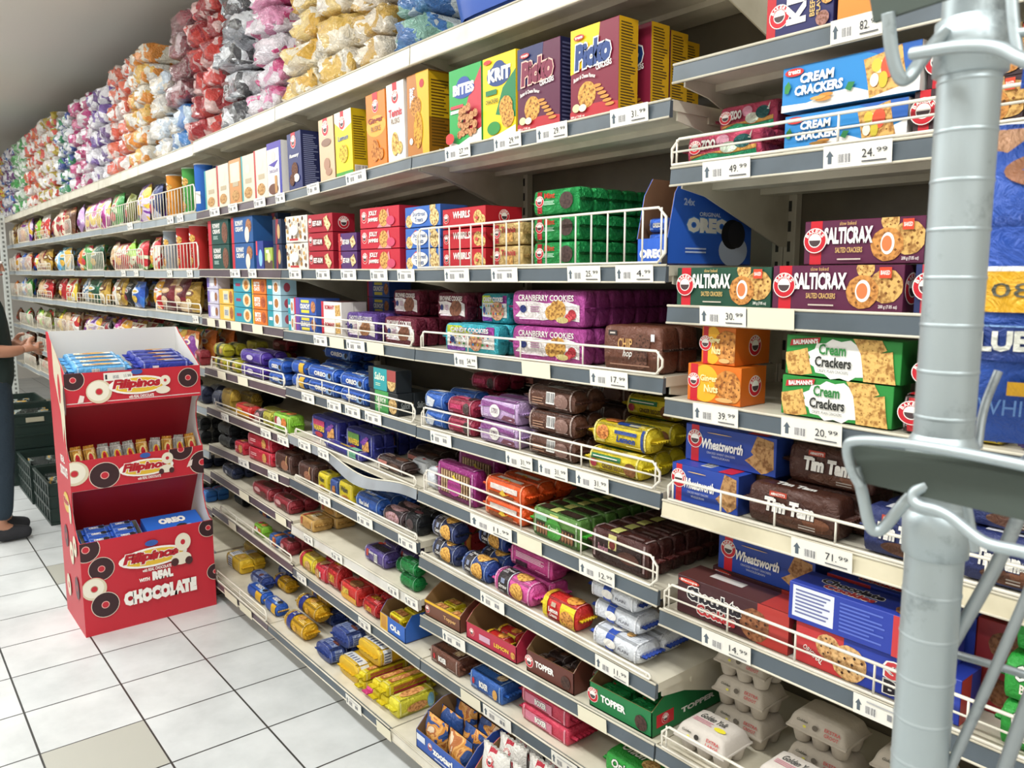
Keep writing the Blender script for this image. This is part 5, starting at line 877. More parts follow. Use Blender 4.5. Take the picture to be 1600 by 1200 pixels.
des('oreo24', 'tray', '#2f62c8', 'large blue multipack carton torn open at the front', 'biscuits', fh=.3, slope=.16, inner='#7a5a44', rfull=1, name='display_carton', f=[('T', 'OREO', W, .1, .25, .9, .6, {'b': .07}), ('C', .9, .2, .2, '#2c2a30', '#141418')],
    r=[('T', '24x', '#b8c8e8', .08, .84, .22, .94, {'b': .04}), ('T', 'ORIGINAL', '#dfe6f2', .28, .7, .56, .76, {'b': .02}), ('T', 'OREO', W, .12, .46, .66, .68, {'b': .08, 'o': '#4a8ae0', 'w': .06}), ('E', '#c8d4e8', .74, .22, .2, .24), ('E', '#16161c', .72, .46, .15, .22), ('E', '#2a2a30', .78, .46, .12, .2), ('L', '#c8d4ee', .1, .16, .5, .26, 2)])
t24 = put('oreo24', 'A2', 993, 1044, .19, .3, y=.004)[0]
for l in range(3): q = spawn('oreo_mini', .058, .03, .045, (t24.location.x, .045, SH['A2'].z(-.043)+.006+l*.033), (0, 0, 0)); item(q, DES['oreo_mini']['desc'], 'biscuits', 'in the torn blue multipack carton', l, 3)
put('mint', 'A2', 826, 912, .062, .05, n=3, k=5, y=.014); put('gold', 'A2', 764, 822, .058, .05, n=2, k=3); put('weirls', 'A2', 692, 760, .055, .12, n=2); put('weirls', 'A2', 692, 760, .055, .13, dz=.1165)
put('shortb', 'A2', 634, 690, .062, .1, n=3, free=True); put('jolly', 'B2', 564, 626, .066, .11, n=3); put('esm_purple', 'B2', 530, 559, .062, .09, n=2); put('esm', 'B2', 483, 522, .066, .09, n=3); put('pattern', 'B2', 444, 478, .102, .06, n=2)
put('small_dark', 'C2', 428, 442, .1, .06, n=2); put('small_green', 'C2', 414, 427, .09, .05); put('small_blue', 'C2', 401, 413, .12, .06); put('small_dark', 'C2', 412, 428, .08, .06, y=.075, n=3)
put('dblue', 'C2', 364, 398, .115, .09, n=2); put('dgreen', 'C2', 328, 360, .115, .09, n=2)
put('chip', 'A3', 940, 1052, .105, .06, k=2, jit=.002); put('cranb', 'A3', 793, 922, .09, .042, n=2, k=8, jit=.003); put('candyc', 'A3', 690, 786, .085, .042, k=3, jit=.003); put('candyc', 'A3', 748, 800, .085, .042, dz=.087, y=.06, k=3)
put('brownie', 'A3', 662, 700, .085, .042, y=.06, n=2, k=5, w=.19); put('brownie', 'B3', 596, 656, .09, .042, y=.015, k=4); put('brownie', 'B3', 612, 660, .085, .042, y=.07, k=4, dz=.092)
put('chocc', 'B3', 538, 594, .095, .042, k=5, jit=.002); put('romw', 'B3', 503, 535, .062, .05, n=2, k=2); put('crunch', 'B3', 459, 494, .066, .1, n=2); put('crunch', 'B3', 575, 610, .066, .1, n=3, y=.27)
put('teal', 'B3', 448, 458, .062, .07, n=2); put('teal', 'C3', 419, 441, .064, .07, n=3); put('orangeb', 'C3', 396, 418, .064, .07, n=3); put('tealo', 'C3', 367, 394, .066, .07, n=3); put('yellowb', 'C3', 344, 366, .072, .07, n=2); put('lilacb', 'C3', 326, 343, .07, .06, n=3)
# fifth shelf
F = [('blue_white', 'A4', 658, 693, .055, .06, 2, 1, {}), ('blue_white', 'A4', 676, 728, .055, .06, 2, 1, {'y': .1}), ('pink_red', 'A4', 695, 742, .052, .06, 2, 1, {}), ('pink_red', 'A4', 732, 780, .052, .06, 3, 2, {'y': .16}), ('choc_dark', 'A4', 760, 860, .05, .06, 3, 2, {'y': .2}), ('brown_roll', 'A4', 880, 990, .06, .06, 3, 2, {'y': .22}), ('lilac', 'A4', 744, 815, .062, .055, 2, 2, {}), ('brown_roll', 'A4', 816, 905, .06, .055, 3, 2, {}), ('ginger_y', 'A4', 908, 1010, .058, .058, 1, 2, {}), ('lemon_y', 'A4', 914, 1024, .06, .06, 1, 1, {'dz': .059, 'y': .03}), ('ginger_y', 'A4', 962, 1060, .055, .055, 2, 1, {'y': .15}), ('ginger_y', 'A4', 968, 1064, .055, .055, 1, 1, {'y': .17, 'dz': .113}),
 ('salice', 'B4', 578, 622, .075, .06, 1, 2, {}), ('salice_teal', 'B4', 576, 620, .075, .06, 1, 1, {'dz': .0765}), ('oreo_roll', 'B4', 526, 574, .05, .055, 2, 2, {'jit': .006}), ('oreo_roll', 'B4', 474, 524, .05, .055, 2, 2, {'jit': .006}), ('oreo_gold', 'B4', 450, 474, .052, .06, 2, 1, {}), ('oreo_roll', 'C4', 418, 446, .05, .055, 2, 3, {'jit': .004}), ('purple_roll', 'C4', 374, 414, .06, .06, 2, 2, {}), ('yellowblack', 'C4', 334, 352, .06, .06, 2, 2, {}), ('yellowblack', 'C4', 354, 371, .06, .06, 1, 3, {}), ('yellow_sq', 'C4', 385, 405, .06, .06, 2, 1, {'y': .2}), ('oreo_roll', 'B4', 500, 550, .05, .055, 3, 2, {'y': .15, 'jit': .006}),
 # sixth
 ('magenta', 'A5', 676, 748, .11, .045, 1, 1, {}), ('magenta', 'A5', 708, 780, .12, .045, 1, 2, {'y': .13, 'dz': .0}), ('orange', 'A5', 750, 824, .056, .06, 2, 3, {}), ('green_bean', 'A5', 824, 914, .08, .042, 1, 7, {'jit': .003}), ('brown_bis', 'A5', 914, 1022, .085, .042, 1, 7, {'jit': .003}),
 ('wafer_b', 'B5', 472, 522, .095, .04, 1, 5, {}), ('wafer_g', 'B5', 536, 588, .095, .04, 1, 6, {'y': .04}), ('wafer_flat', 'B5', 505, 570, .03, .034, 1, 1, {'y': .005}), ('choc_dark', 'B5', 584, 636, .045, .06, 1, 2, {'y': .02}), ('choc_dark', 'B5', 600, 650, .045, .06, 1, 3, {'y': .1, 'dz': .0}), ('white_foil', 'B5', 616, 644, .05, .055, 1, 1, {'y': .02}), ('white_foil', 'A5', 659, 675, .07, .06, 1, 1, {'y': .02}), ('green_pack', 'C5', 425, 455, .08, .07, 1, 1, {}), ('yellow_sq', 'C5', 410, 424, .07, .06, 1, 1, {}), ('black_roll', 'C5', 396, 410, .06, .06, 1, 1, {}), ('red_yellow', 'C5', 366, 394, .06, .06, 1, 1, {}), ('yellow_sq', 'C5', 408, 440, .05, .06, 1, 1, {'y': .09, 'dz': 0}), ('gold_bag', 'C5', 345, 362, .11, .06, 1, 1, {}), ('navy_bag', 'C5', 330, 344, .08, .06, 1, 1, {}),
 # seventh
 ('red_orange', 'A6', 678, 704, .06, .06, 2, 1, {'y': .1}), ('navy_roll', 'A6', 671, 714, .066, .064, 2, 1, {}), ('blue_roll', 'A6', 716, 764, .066, .064, 1, 3, {}), ('navy_roll', 'A6', 730, 785, .058, .058, 2, 3, {'y': .2}), ('pink_roll', 'A6', 800, 880, .06, .06, 2, 2, {'y': .24}), ('blue_roll', 'A6', 742, 792, .064, .062, 1, 1, {'dz': .0695, 'y': .09}), ('pink_roll', 'A6', 764, 836, .066, .066, 1, 1, {}), ('pink_big', 'A6', 790, 870, .06, .06, 2, 1, {'y': .08}), ('lemon_roll', 'A6', 839, 906, .068, .068, 1, 1, {}), ('white_blue', 'A6', 916, 1006, .052, .085, 1, 2, {}), ('white_blue', 'A6', 918, 1004, .05, .085, 1, 1, {'dz': .0555, 'y': .035}), ('white_blue', 'A6', 912, 998, .05, .085, 1, 1, {'dz': .109, 'y': .03}), ('lemon_roll', 'A6', 850, 905, .06, .06, 1, 1, {'y': .085}),
 ('wafer_y', 'B6', 496, 514, .07, .06, 1, 1, {}), ('wafer_n', 'B6', 515, 529, .066, .06, 1, 1, {}), ('wafer_y', 'B6', 530, 556, .075, .06, 1, 1, {}), ('bakers_blue', 'B6', 550, 594, .06, .06, 1, 3, {}), ('black_roll', 'B6', 594, 632, .055, .055, 1, 2, {}), ('black_foil', 'B6', 630, 654, .07, .06, 1, 3, {'jit': .005}), ('choc_bag', 'B6', 464, 494, .075, .07, 1, 2, {}), ('choc_bag', 'C6', 430, 461, .085, .07, 1, 2, {'jit': .004}), ('red_sleeve', 'C6', 366, 382, .06, .06, 1, 1, {}), ('red_sleeve', 'C6', 386, 428, .062, .06, 2, 2, {}), ('dark_bag', 'C6', 340, 362, .06, .06, 2, 2, {'jit': .005}),
 # eighth
 ('purple_pack', 'B7', 566, 606, .06, .07, 1, 1, {'y': .03}), ('purple_pack', 'B7', 596, 622, .055, .07, 1, 1, {'y': .12, 'dz': 0}), ('purple_pack', 'B7', 622, 650, .055, .07, 1, 2, {'y': .12}), ('tan_brick', 'B7', 466, 492, .05, .09, 1, 1, {'y': .01}), ('tan_brick', 'B7', 494, 524, .045, .09, 2, 1, {'y': .09}), ('blue_bar', 'B7', 472, 498, .045, .06, 1, 1, {'y': .21}), ('green_foil', 'B7', 622, 651, .05, .05, 2, 1, {'y': .004}), ('green_foil', 'B7', 616, 640, .05, .045, 1, 1, {'y': .06}),
 ('red_choc', 'C7', 392, 424, .06, .07, 1, 2, {}), ('red_choc', 'C7', 425, 455, .06, .07, 1, 2, {}), ('navy_bag', 'C7', 346, 366, .06, .06, 1, 2, {}),
 # ninth
 ('boxer_brown', 'A8', 667, 722, .055, .08, 1, 2, {}), ('boxer_blue', 'A8', 728, 790, .06, .08, 1, 2, {}), ('boxer_pink', 'A8', 806, 896, .05, .1, 2, 1, {'y': .02}), ('onion', 'A8', 946, 1040, .065, .08, 1, 1, {'y': .02}),
 ('bread_roll', 'B8', 458, 484, .07, .07, 1, 2, {}), ('red_roll', 'B8', 486, 505, .065, .065, 1, 1, {}), ('red_bag', 'B8', 506, 528, .1, .07, 1, 1, {'jit': .004}), ('red_yellow', 'B8', 530, 562, .07, .07, 1, 2, {}), ('red_bag', 'B8', 564, 590, .06, .07, 1, 2, {'y': .012}), ('red_orange', 'B8', 560, 590, .06, .07, 2, 1, {'y': .17}), ('red_choc', 'C8', 436, 452, .06, .06, 1, 2, {}), ('blue_sq', 'C8', 420, 434, .05, .06, 1, 2, {}), ('green_pack', 'C8', 396, 412, .05, .05, 1, 1, {}), ('gold_bag', 'C8', 370, 390, .05, .05, 1, 2, {'y': .12}), ('dark_bag', 'C8', 350, 366, .06, .05, 1, 2, {'y': .1}),
 # bottom
 ('marie_y', 'B9', 440, 478, .07, .07, 1, 1, {'y': .03}), ('marie_y', 'B9', 448, 486, .07, .07, 1, 1, {'y': .09, 'dz': .04}), ('marie_y', 'B9', 470, 500, .065, .065, 2, 1, {'y': .17}), ('marie_b', 'B9', 490, 515, .065, .085, 1, 1, {'y': .02, 'along': 'y'}), ('marie_b', 'B9', 515, 542, .065, .1, 2, 1, {'y': .06, 'along': 'y'}), ('marie_b', 'B9', 480, 512, .055, .07, 1, 1, {'y': .15}),
 ('glucose', 'B9', 522, 551, .07, .13, 1, 1, {'y': .025, 'along': 'y'}), ('glucose', 'B9', 556, 590, .065, .13, 2, 1, {'y': .08, 'along': 'y'}),
 ('bar_yellow', 'B9', 553, 562, .03, .22, 2, 1, {'y': .02, 'along': 'y'}), ('bar_pink', 'B9', 563, 573, .03, .22, 1, 1, {'y': .02, 'along': 'y'}), ('bar_yellow', 'B9', 574, 585, .035, .22, 2, 1, {'y': .02, 'along': 'y'}), ('bar_yellow', 'B9', 586, 598, .04, .22, 2, 1, {'y': .02, 'along': 'y'}), ('zoo_card', 'B9', 600, 616, .06, .18, 1, 1, {'y': .02, 'along': 'y'}),
 ('marie_y', 'C9', 408, 432, .06, .065, 1, 1, {'y': .12}), ('marie_b', 'C9', 388, 410, .06, .065, 1, 2, {'y': .1}), ('glucose', 'C9', 352, 378, .07, .07, 1, 1, {'y': .1}), ('oreo_gold', 'C9', 384, 412, .055, .06, 1, 1, {'y': .04}), ('oreo_gold', 'C9', 412, 434, .055, .06, 1, 1, {'y': .04}), ('gold_bag', 'C9', 378, 404, .06, .06, 1, 1, {'y': .24}), ('green_foil', 'C9', 368, 384, .08, .06, 1, 2, {'y': .24}),
 # darker odds and ends that crowd the shelves beside the stand
 ('dark_bag', 'D6', 304, 316, .07, .06, 2, 2, {}), ('navy_bag', 'D5', 304, 318, .09, .07, 1, 2, {}), ('black_roll', 'D5', 290, 303, .06, .06, 2, 1, {}), ('red_choc', 'D4', 304, 314, .08, .06, 1, 1, {}), ('navy_bag', 'D8', 308, 318, .06, .06, 1, 3, {}), ('blue_bar', 'D9', 312, 324, .06, .06, 1, 2, {}), ('dark_bag', 'D9', 300, 312, .07, .06, 1, 2, {}), ('choc_bag', 'D8', 296, 307, .07, .06, 1, 2, {}),
 ('navy_bag', 'C4', 334, 352, .06, .06, 1, 2, {'y': .15}), ('red_choc', 'C4', 345, 368, .06, .06, 2, 1, {'y': .25}), ('yellow_sq', 'C4', 400, 425, .07, .06, 1, 2, {'y': .22}), ('black_foil', 'C5', 350, 372, .07, .06, 1, 2, {'y': .2}), ('gold_bag', 'C5', 372, 396, .08, .06, 1, 1, {'y': .12}), ('choc_bag', 'C6', 392, 420, .07, .06, 2, 2, {'y': .2}), ('black_foil', 'C6', 348, 372, .07, .06, 1, 1, {'y': .17}),
 ('red_choc', 'C7', 372, 391, .06, .07, 1, 1, {'y': .1}), ('dark_bag', 'C7', 372, 392, .06, .06, 1, 2, {'y': .2}), ('choc_dark', 'C7', 428, 454, .055, .06, 1, 1, {'y': .19}), ('red_sleeve', 'C7', 400, 424, .055, .06, 1, 1, {'y': .19}), ('blue_sq', 'C8', 404, 420, .06, .05, 1, 2, {'y': .14}), ('red_choc', 'C8', 424, 442, .06, .05, 1, 2, {'y': .16}), ('choc_bag', 'C8', 362, 380, .06, .06, 1, 1, {'y': .24}),
 ('navy_bag', 'C9', 412, 432, .06, .06, 1, 1, {'y': .2}), ('marie_y', 'C9', 434, 452, .06, .06, 1, 1, {'y': .25}), ('glucose', 'C9', 374, 398, .06, .06, 1, 1, {'y': .17}),
 ('red_yellow', 'B8', 500, 524, .06, .06, 1, 2, {'y': .18}), ('red_roll', 'B8', 506, 526, .06, .06, 1, 1, {'y': .09}), ('bread_roll', 'B8', 540, 566, .06, .06, 1, 2, {'y': .18}), ('red_bag', 'B8', 584, 612, .06, .06, 2, 2, {'y': .18}), ('red_roll', 'B8', 492, 512, .06, .06, 1, 1, {'y': .31}), ('bakers_blue', 'B6', 580, 622, .055, .06, 2, 2, {'y': .22}), ('wafer_n', 'B6', 530, 556, .07, .06, 1, 3, {'y': .1}), ('marie_b', 'B9', 530, 556, .06, .07, 2, 1, {'y': .24}), ('glucose', 'B9', 580, 612, .06, .07, 2, 1, {'y': .27}), ('choc_bag', 'A5', 1010, 1060, .1, .04, 1, 1, {'y': .37}),
 ('pink_red', 'A5', 790, 850, .055, .06, 2, 2, {'y': .2}), ('boxer_brown', 'A8', 708, 752, .055, .08, 1, 1, {'y': .19}), ('boxer_blue', 'A8', 760, 815, .055, .08, 2, 1, {'y': .19}), ('boxer_pink', 'A8', 840, 920, .05, .1, 2, 1, {'y': .15})]
for nm, key, xl, xr, h, d, n, k, kw in F: put(nm, key, xl, xr, h, d, n=n, k=k, **{'jit': .002, **kw})
# open trays and what stands in them
def tray_with(tn, key, xl, xr, h, d, inner, iw, ih, idp, nx, ny, y=.005, lean=.0, lay=1):
    o = put(tn, key, xl, xr, h, d, y=y)[0]; s = SH[key]; bb = [V(c) for c in o.bound_box]; w = bb[6].x-bb[0].x
    iw = min(iw, (w-.012)/nx); SID[0] += 1
    for l in range(lay):
        for j in range(ny):
            for i in range(nx):
                x = o.location.x+(i-(nx-1)/2)*(w-.014)/nx; yy = o.location.y-d/2+.0115+idp/2+j*(idp+.003)
                q = spawn(inner, iw-.01, ih, idp, (x, yy, s.z(x)+.0055+l*(ih+.0022)), (lean, s.tilt, 0)); item(q, DES[inner]['desc'], DES[inner]['cat'], 'in the %s' % DES[tn]['desc'].split(' with')[0].split(' of')[0], l, lay, j, SID[0]*100+i)
tray_with('tray_brown', 'A7', 660, 716, .095, .16, 'bar_yellow', .1, .03, .045, 2, 2)
tray_with('tray_red', 'A7', 728, 808, .1, .16, 'lemon_roll', .12, .035, .045, 1, 2)
tray_with('tray_choc', 'A7', 822, 898, .1, .16, 'choc_dark', .1, .035, .05, 2, 2)
tray_with('tray_green', 'A7', 920, 1020, .105, .26, 'mint', .12, .045, .05, 2, 3)
tray_with('tray_open', 'B8', 594, 634, .095, .14, 'bar_yellow', .1, .03, .055, 1, 2, lay=2)
tray_with('tray_blue', 'A9', 650, 728, .13, .2, 'bag_bear', .13, .11, .05, 2, 3)
tray_with('tray_tennis', 'A9', 736, 836, .13, .2, 'bag_tennis', .13, .15, .05, 2, 3)
put('bag_orange', 'A9', 846, 900, .15, .05, k=3); put('bag_orange', 'A9', 902, 960, .15, .05, k=2)
# ------------------------------------------------------------------ price tickets
for key, L in {'R0': [(1299, 1384, '82.99')], 'R1': [(1099, 1176, '49.99'), (1291, 1395, '24.99'), (1545, 1660, '24.99')], 'R2': [(1096, 1168, '30.99'), (1169, 1245, None)], 'R3': [(1084, 1157, '39.99'), (1225, 1316, '20.99')],
  'R4': [(1240, 1333, '71.99')], 'R5': [(1100, 1174, '14.99'), (1335, 1425, '')],
  'A1': [(698, 736, '27.99'), (774, 816, '29.99'), (840, 889, '29.99'), (955, 1016, '31.99')], 'B1': [(482, 500, ''), (542, 574, '')], 'C1': [(329, 344, ''), (358, 372, ''), (398, 416, ''), (432, 446, '')],
  'A2': [(697, 734, ''), (770, 810, ''), (888, 941, '25.99'), (963, 1024, '4.99')], 'B2': [(453, 472, ''), (495, 517, ''), (534, 558, ''), (580, 607, ''), (623, 649, '')], 'C2': [(361, 376, ''), (389, 402, '')],
  'A3': [(711, 748, '54.99'), (818, 861, None), (925, 982, '17.99')], 'B3': [(492, 512, ''), (517, 538, None), (543, 571, ''), (575, 601, None)], 'C3': [(325, 337, None), (343, 354, None), (362, 378, None), (396, 411, None)],
  'A4': [(675, 706, ''), (792, 834, '31.99'), (843, 889, '31.99'), (901, 954, '31.99')], 'B4': [(473, 492, ''), (513, 534, ''), (541, 564, ''), (572, 597, '')], 'C4': [(341, 354, None), (373, 388, None)],
  'A5': [(737, 801, '11.99'), (810, 848, None), (906, 963, '12.99')], 'B5': [(468, 486, ''), (498, 515, '')], 'C5': [(347, 358, ''), (409, 424, ''), (435, 452, '')],
  'A6': [(752, 790, ''), (931, 985, '11.99')], 'B6': [(499, 518, ''), (560, 583, ''), (624, 652, '')], 'C6': [(374, 390, ''), (420, 436, '')], 'A7': [(694, 728, ''), (905, 950, None)], 'B7': [(476, 490, ''), (519, 536, ''), (608, 624, ''), (634, 655, '')],
  'C7': [(375, 390, None), (432, 448, None)], 'A8': [(722, 752, None), (757, 800, ''), (863, 905, '')], 'B8': [(562, 580, ''), (465, 480, '')], 'C8': [(358, 370, None)], 'B9': [(542, 566, ''), (590, 612, None)], 'C9': [(352, 372, None), (376, 394, None)],
  'D2': [(262, 270, ''), (293, 302, '')], 'D1': [(262, 272, ''), (278, 287, '')], 'D3': [(302, 311, '')], 'E2': [(190, 197, ''), (210, 217, '')], 'E1': [(200, 208, '')]}.items():
    for xl, xr, p in L: ticket(key, xl, xr, p or '', col='#e2dcc4' if p is None else '#e9e6dc', blank=p is None)
# ------------------------------------------------------------------ far bays: snack bags, tubes
FB = {1: [(24, 'gd'), (34, 'o'), (46, 'p'), (57, 'lm'), (72, 'w'), (84, 'st'), (95, 'st'), (109, 'br'), (124, 'l'), (143, 'm'), (160, 'm'), (181, 'g'), (204, 'ol'), (228, 'p'), (243, 'n')],
 2: [(20, 'w'), (26, 'r'), (34, 'b'), (45, 'w'), (56, 'y'), (66, 'mr'), (76, 'gd'), (87, 'lb'), (102, 't'), (121, 'o'), (134, 'g'), (151, 'dg'), (173, 'mr'), (194, 'r'), (208, 'lm'), (223, 'g'), (238, 'r')],
 3: [(20, 'o'), (30, 'b'), (45, 'g'), (60, 'mr'), (75, 'r'), (95, 'r'), (113, 'y'), (130, 's'), (149, 'dg'), (166, 'gd'), (180, 'w'), (191, 'gd'), (204, 'k'), (214, 'b'), (239, 'r'), (263, 'mr'), (284, 'mr'), (303, 'gd')],
 4: [(25, 'br'), (38, 'g'), (54, 'lm'), (70, 'ol'), (86, 'y'), (102, 'mr'), (117, 'w'), (131, 'o'), (150, 'p'), (166, 'k'), (179, 'm'), (193, 'r'), (214, 'st'), (235, 'dg'), (254, 'g'), (276, 'dg'), (301, 'o')],
 5: [(36, 'k'), (48, 'br'), (60, 'k'), (76, 'mr'), (96, 'k')], 6: [(50, 'br'), (62, 'ol'), (76, 'gd'), (94, 'o')]}
rb = random.Random(5)
for lv, L in FB.items():
    for i, (px, c) in enumerate(L):
        key = farkey(px, lv); s = SH[key]; nx = L[i+1][0] if i+1 < len(L) else px+14; pv = L[i-1][0] if i else px-10
        xl, xr = solve_x((px+pv)/2, .05, s.z), solve_x((px+nx)/2, .05, s.z); xl, xr = max(xl, s.x0+.014), min(xr, s.x1-.014); xm = (xl+xr)/2; w = max(.1, min(.34, (xr-xl)*.955)); hh = {1: .232, 2: .195, 3: .19, 4: .17, 5: .14, 6: .14}[lv]*rb.uniform(.86, 1.0); t = .076
        sid = SID[0] = SID[0]+1
        lean = {57: .45, 124: -.4, 56: -.5, 208: -.35, 204: .2}.get(px, rb.uniform(-.03, .03))
        if abs(lean) > .1: w = min(w, .15); hh *= .8
        for k in range(3):
            x = xm
            o = spawn('bag_'+c, round(w, 2), round(hh, 2), t, (x, .055+k*.1, s.z(x)+.005+abs(math.sin(lean if k == 0 else lean*.3))*w*.53), (-.12, lean if k == 0 else lean*.3, rb.uniform(-.04, .04)))
            item(o, DES['bag_'+c]['desc'], 'snack bag', s.phrase, 0, 1, k, sid)
for nm, xl, xr, key, h in (('can_silver', 254, 269, 'D2', .225), ('can_red', 274, 291, 'D2', .235), ('can_red', 294, 311, 'D2', .235), ('can_orange', 259, 279, 'D1', .24), ('can_green', 283, 300, 'D1', .25), ('can_royal', 302, 315, 'D1', .25)):
    s = SH[key]; w = min(.095, solve_x(xr, .05, s.z)-solve_x(xl, .05, s.z)); put(nm, key, xl, None, h, w, w=w, y=.03, k=2)
# ------------------------------------------------------------------ clear bundles piled on the top shelf
for sd in range(5): des('bundle%d' % sd, 'bundle', '#fff', 'clear bundle', 'snack bundle', seed=sd*7+3)
PILE = [(8, 'white and red', ['#e8dcd8', '#c83a34', '#e0c84a', '#f0eeea'], 232, 0), (26, 'violet and white', ['#6a3a74', '#e8e4e8', '#3a74c0', '#eeeef2'], 226, 0), (44, 'leaf green', ['#3f9a48', '#dfe8dc', '#8ac08a', '#f0f0ee'], 188, 0), (66, 'orange and white', ['#e0784a', '#f0ece8', '#d8504a', '#e8dccc'], 172, 0), (90, 'red, white and gold', ['#d8564a', '#f0eeea', '#b8a030', '#e8e0d8'], 155, 0),
 (113, 'navy and white', ['#2f4a9a', '#e6e8ee', '#2c8a5a', '#f0f0f0'], 176, 0), (140, 'hot pink', ['#c83a84', '#f0e4ec', '#b83070', '#f4f0f2'], 146, 0), (172, 'silver and violet', ['#7a5aa8', '#e8e6ec', '#6a4a84', '#f0eef4'], 132, 0), (203, 'coral red', ['#e0583c', '#f0dcd4', '#e06a4a', '#f4eeea'], 92, 0), (236, 'amber and white', ['#e6902c', '#f2ead8', '#f4f0e8', '#e8b85a'], 66, 0), (266, 'cream white', ['#f0ece4', '#e8dcc8', '#d0dce8', '#f4f2ee'], 112, 0),
 (297, 'dark maroon', ['#74202e', '#8f2c3c', '#b8a0a4', '#6a1c28'], 10, 2), (340, 'bright red', ['#b82830', '#d04038', '#e0b8b4', '#a02028'], -20, 0), (384, 'black and silver', ['#34343a', '#c8ccd2', '#7a7e86', '#dcdee2'], -30, 0), (436, 'rose pink', ['#d88ab0', '#e8dce4', '#c83a7a', '#d8d0d8'], -30, 0), (490, 'straw yellow', ['#e6c878', '#e8dcc0', '#d8a838', '#ece4d4'], -30, 0), (548, 'pale gold', ['#e0c070', '#ece0c8', '#d8b050', '#f0e8d8'], -30, 0), (604, 'tan and cream', ['#d8b878', '#e8dcc8', '#c8a048', '#e4d8c4'], -30, 0), (668, 'blue and sea green', ['#4a84c0', '#8ab8a8', '#d0dce0', '#3a74b8'], -30, 0)]
for i, (px, cn, cols, yt, nb) in enumerate(PILE):
    key = ('A0' if px > 643 else 'B0' if px > 436 else 'C0' if px > 303 else farkey(px, 0)); s = SH[key]
    a = PILE[i-1][0] if i else px-18; b = PILE[i+1][0] if i+1 < len(PILE) else px+64
    xr, xl = solve_x((px+b)/2, .1, s.z), solve_x((px+a)/2, .1, s.z); x, w = (xl+xr)/2, (xr-xl)*.99; zt = min(2.95, U(px, yt, .1).z); lh = .118; n = max(2, round((zt-s.z(x))/lh)); nc = max(1, round(w/.26)); lh = (zt-s.z(x))/n
    mt = MIX(cols, 15., 'clear', .12, .85); mb = MIX(['#3a84cc', '#cfe0ee', '#2c74bc', '#e8eef4'], 15., 'clear', .12, .85)
    for c in range(nc):
        SID[0] += 1
        for l in range(n):
            o = spawn('bundle%d' % rb.randrange(5), .26, .13, .3, (x-w/2+w*(c+.5)/nc, .16+rb.uniform(-.015, .015)+.006*l, s.z(x)+.006+l*lh), (0, 0, rb.choice((0, PI))))
            o.scale = (w/nc/.26*.995, 1., lh/.13*.995)
            o.material_slots[0].link = 'OBJECT'; o.material_slots[0].material = mb if l < nb else mt
            item(o, '%s bundle of snack packets in clear wrap' % ('sky blue' if l < nb else cn), 'snack bundle', 'piled on the top shelf', l, n if not nb else (nb if l < nb else n), 0, SID[0])
# fix layer numbering where the pile starts above the blue bundles
for it in ITEMS:
    if 'dark maroon' in it[1]: it[4] -= 2; it[5] -= 2
# blue plastic tub at the near end of the top shelf
s = SH['A0']; xa, xb = solve_x(694, .0, s.z), -.42; b = MB(); w = xb-xa
def tub(u, v):
    P = [(.84, 0), (.9, .03), (.98, .1), (1, .105), (1.02, .1), (.95, .02)]; i = min(int(v*5), 4); f = v*5-i; r = P[i][0]+(P[i+1][0]-P[i][0])*f; z = P[i][1]+(P[i+1][1]-P[i][1])*f
    c, q = math.cos(2*PI*u), math.sin(2*PI*u); k = (abs(c)**5+abs(q)**5)**(-.2); return (w/2*r*k*c, .2*r*k*q, z)
b.grid(tub, 32, 10, M('#2a52a8'), True, True); b.box(-w/2*.84, w/2*.84, -.168, .168, 0, .004, M('#2a52a8'))
o = b.build('storage_tub', None, ((xa+xb)/2, .2, s.z(0)+.001)); tag(o, 'royal blue plastic tub with pale rim on the top shelf', 'tub'); c = MB(); c.tube([tub(i/32, .62)[:2]+(.106,) for i in range(32)], .006, M('#d8dce4'), 6, True); c.build('rim', o)
for i in range(3): q = spawn('navy_bag', .2, .06, .085, ((xa+xb)/2+(i-1)*w*.22, .2, s.z(0)+.006), (0, 0, PI/2)); item(q, 'white and navy wrapped packet', 'snack bundle', 'inside the royal blue tub')
# ------------------------------------------------------------------ red cardboard display stand
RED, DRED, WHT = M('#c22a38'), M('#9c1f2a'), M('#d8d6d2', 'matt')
W2, FY, BY = .2815, -.2, .2
ST = empty('display_stand', (-2.8, -.4235, 0)); ST.rotation_euler = (0, 0, PI/2)
tag(ST, 'red cardboard display stand with three tiers of ring biscuits on the tiled floor', 'display stand')
PROF = [(-.2, 0), (-.2, .42), (-.17, .425), (-.125, .46), (-.095, .53), (-.1, .6), (-.113, .63), (-.12, .765), (-.1, .775), (-.062, .83), (-.05, .9), (-.07, .97), (-.11, 1.0), (-.135, 1.005), (-.14, 1.148), (-.12, 1.16), (.14, 1.285), (.17, 1.31), (.2, 1.31), (.2, 0)]
def ring(cu, cv, r, asp, dark=True, half=False):
    a = [('E', '#e8d8c8' if dark else '#b8222e', cu, cv, r/asp*1.05, r*1.05), ('E', '#3a2226' if dark else '#e6dfc8', cu, cv, r/asp, r)]
    if not dark: a.insert(1, ('E', '#d8ccb0', cu, cv, r/asp, r)); a[2] = ('E', '#ece6d4', cu-.06*r/asp, cv+.06*r, r/asp*.84, r*.84)
    return a+[('E', '#e8b0a8' if dark else '#b89878', cu, cv, r/asp*.3, r*.3), ('E', '#c22a38', cu, cv, r/asp*.24, r*.24)]
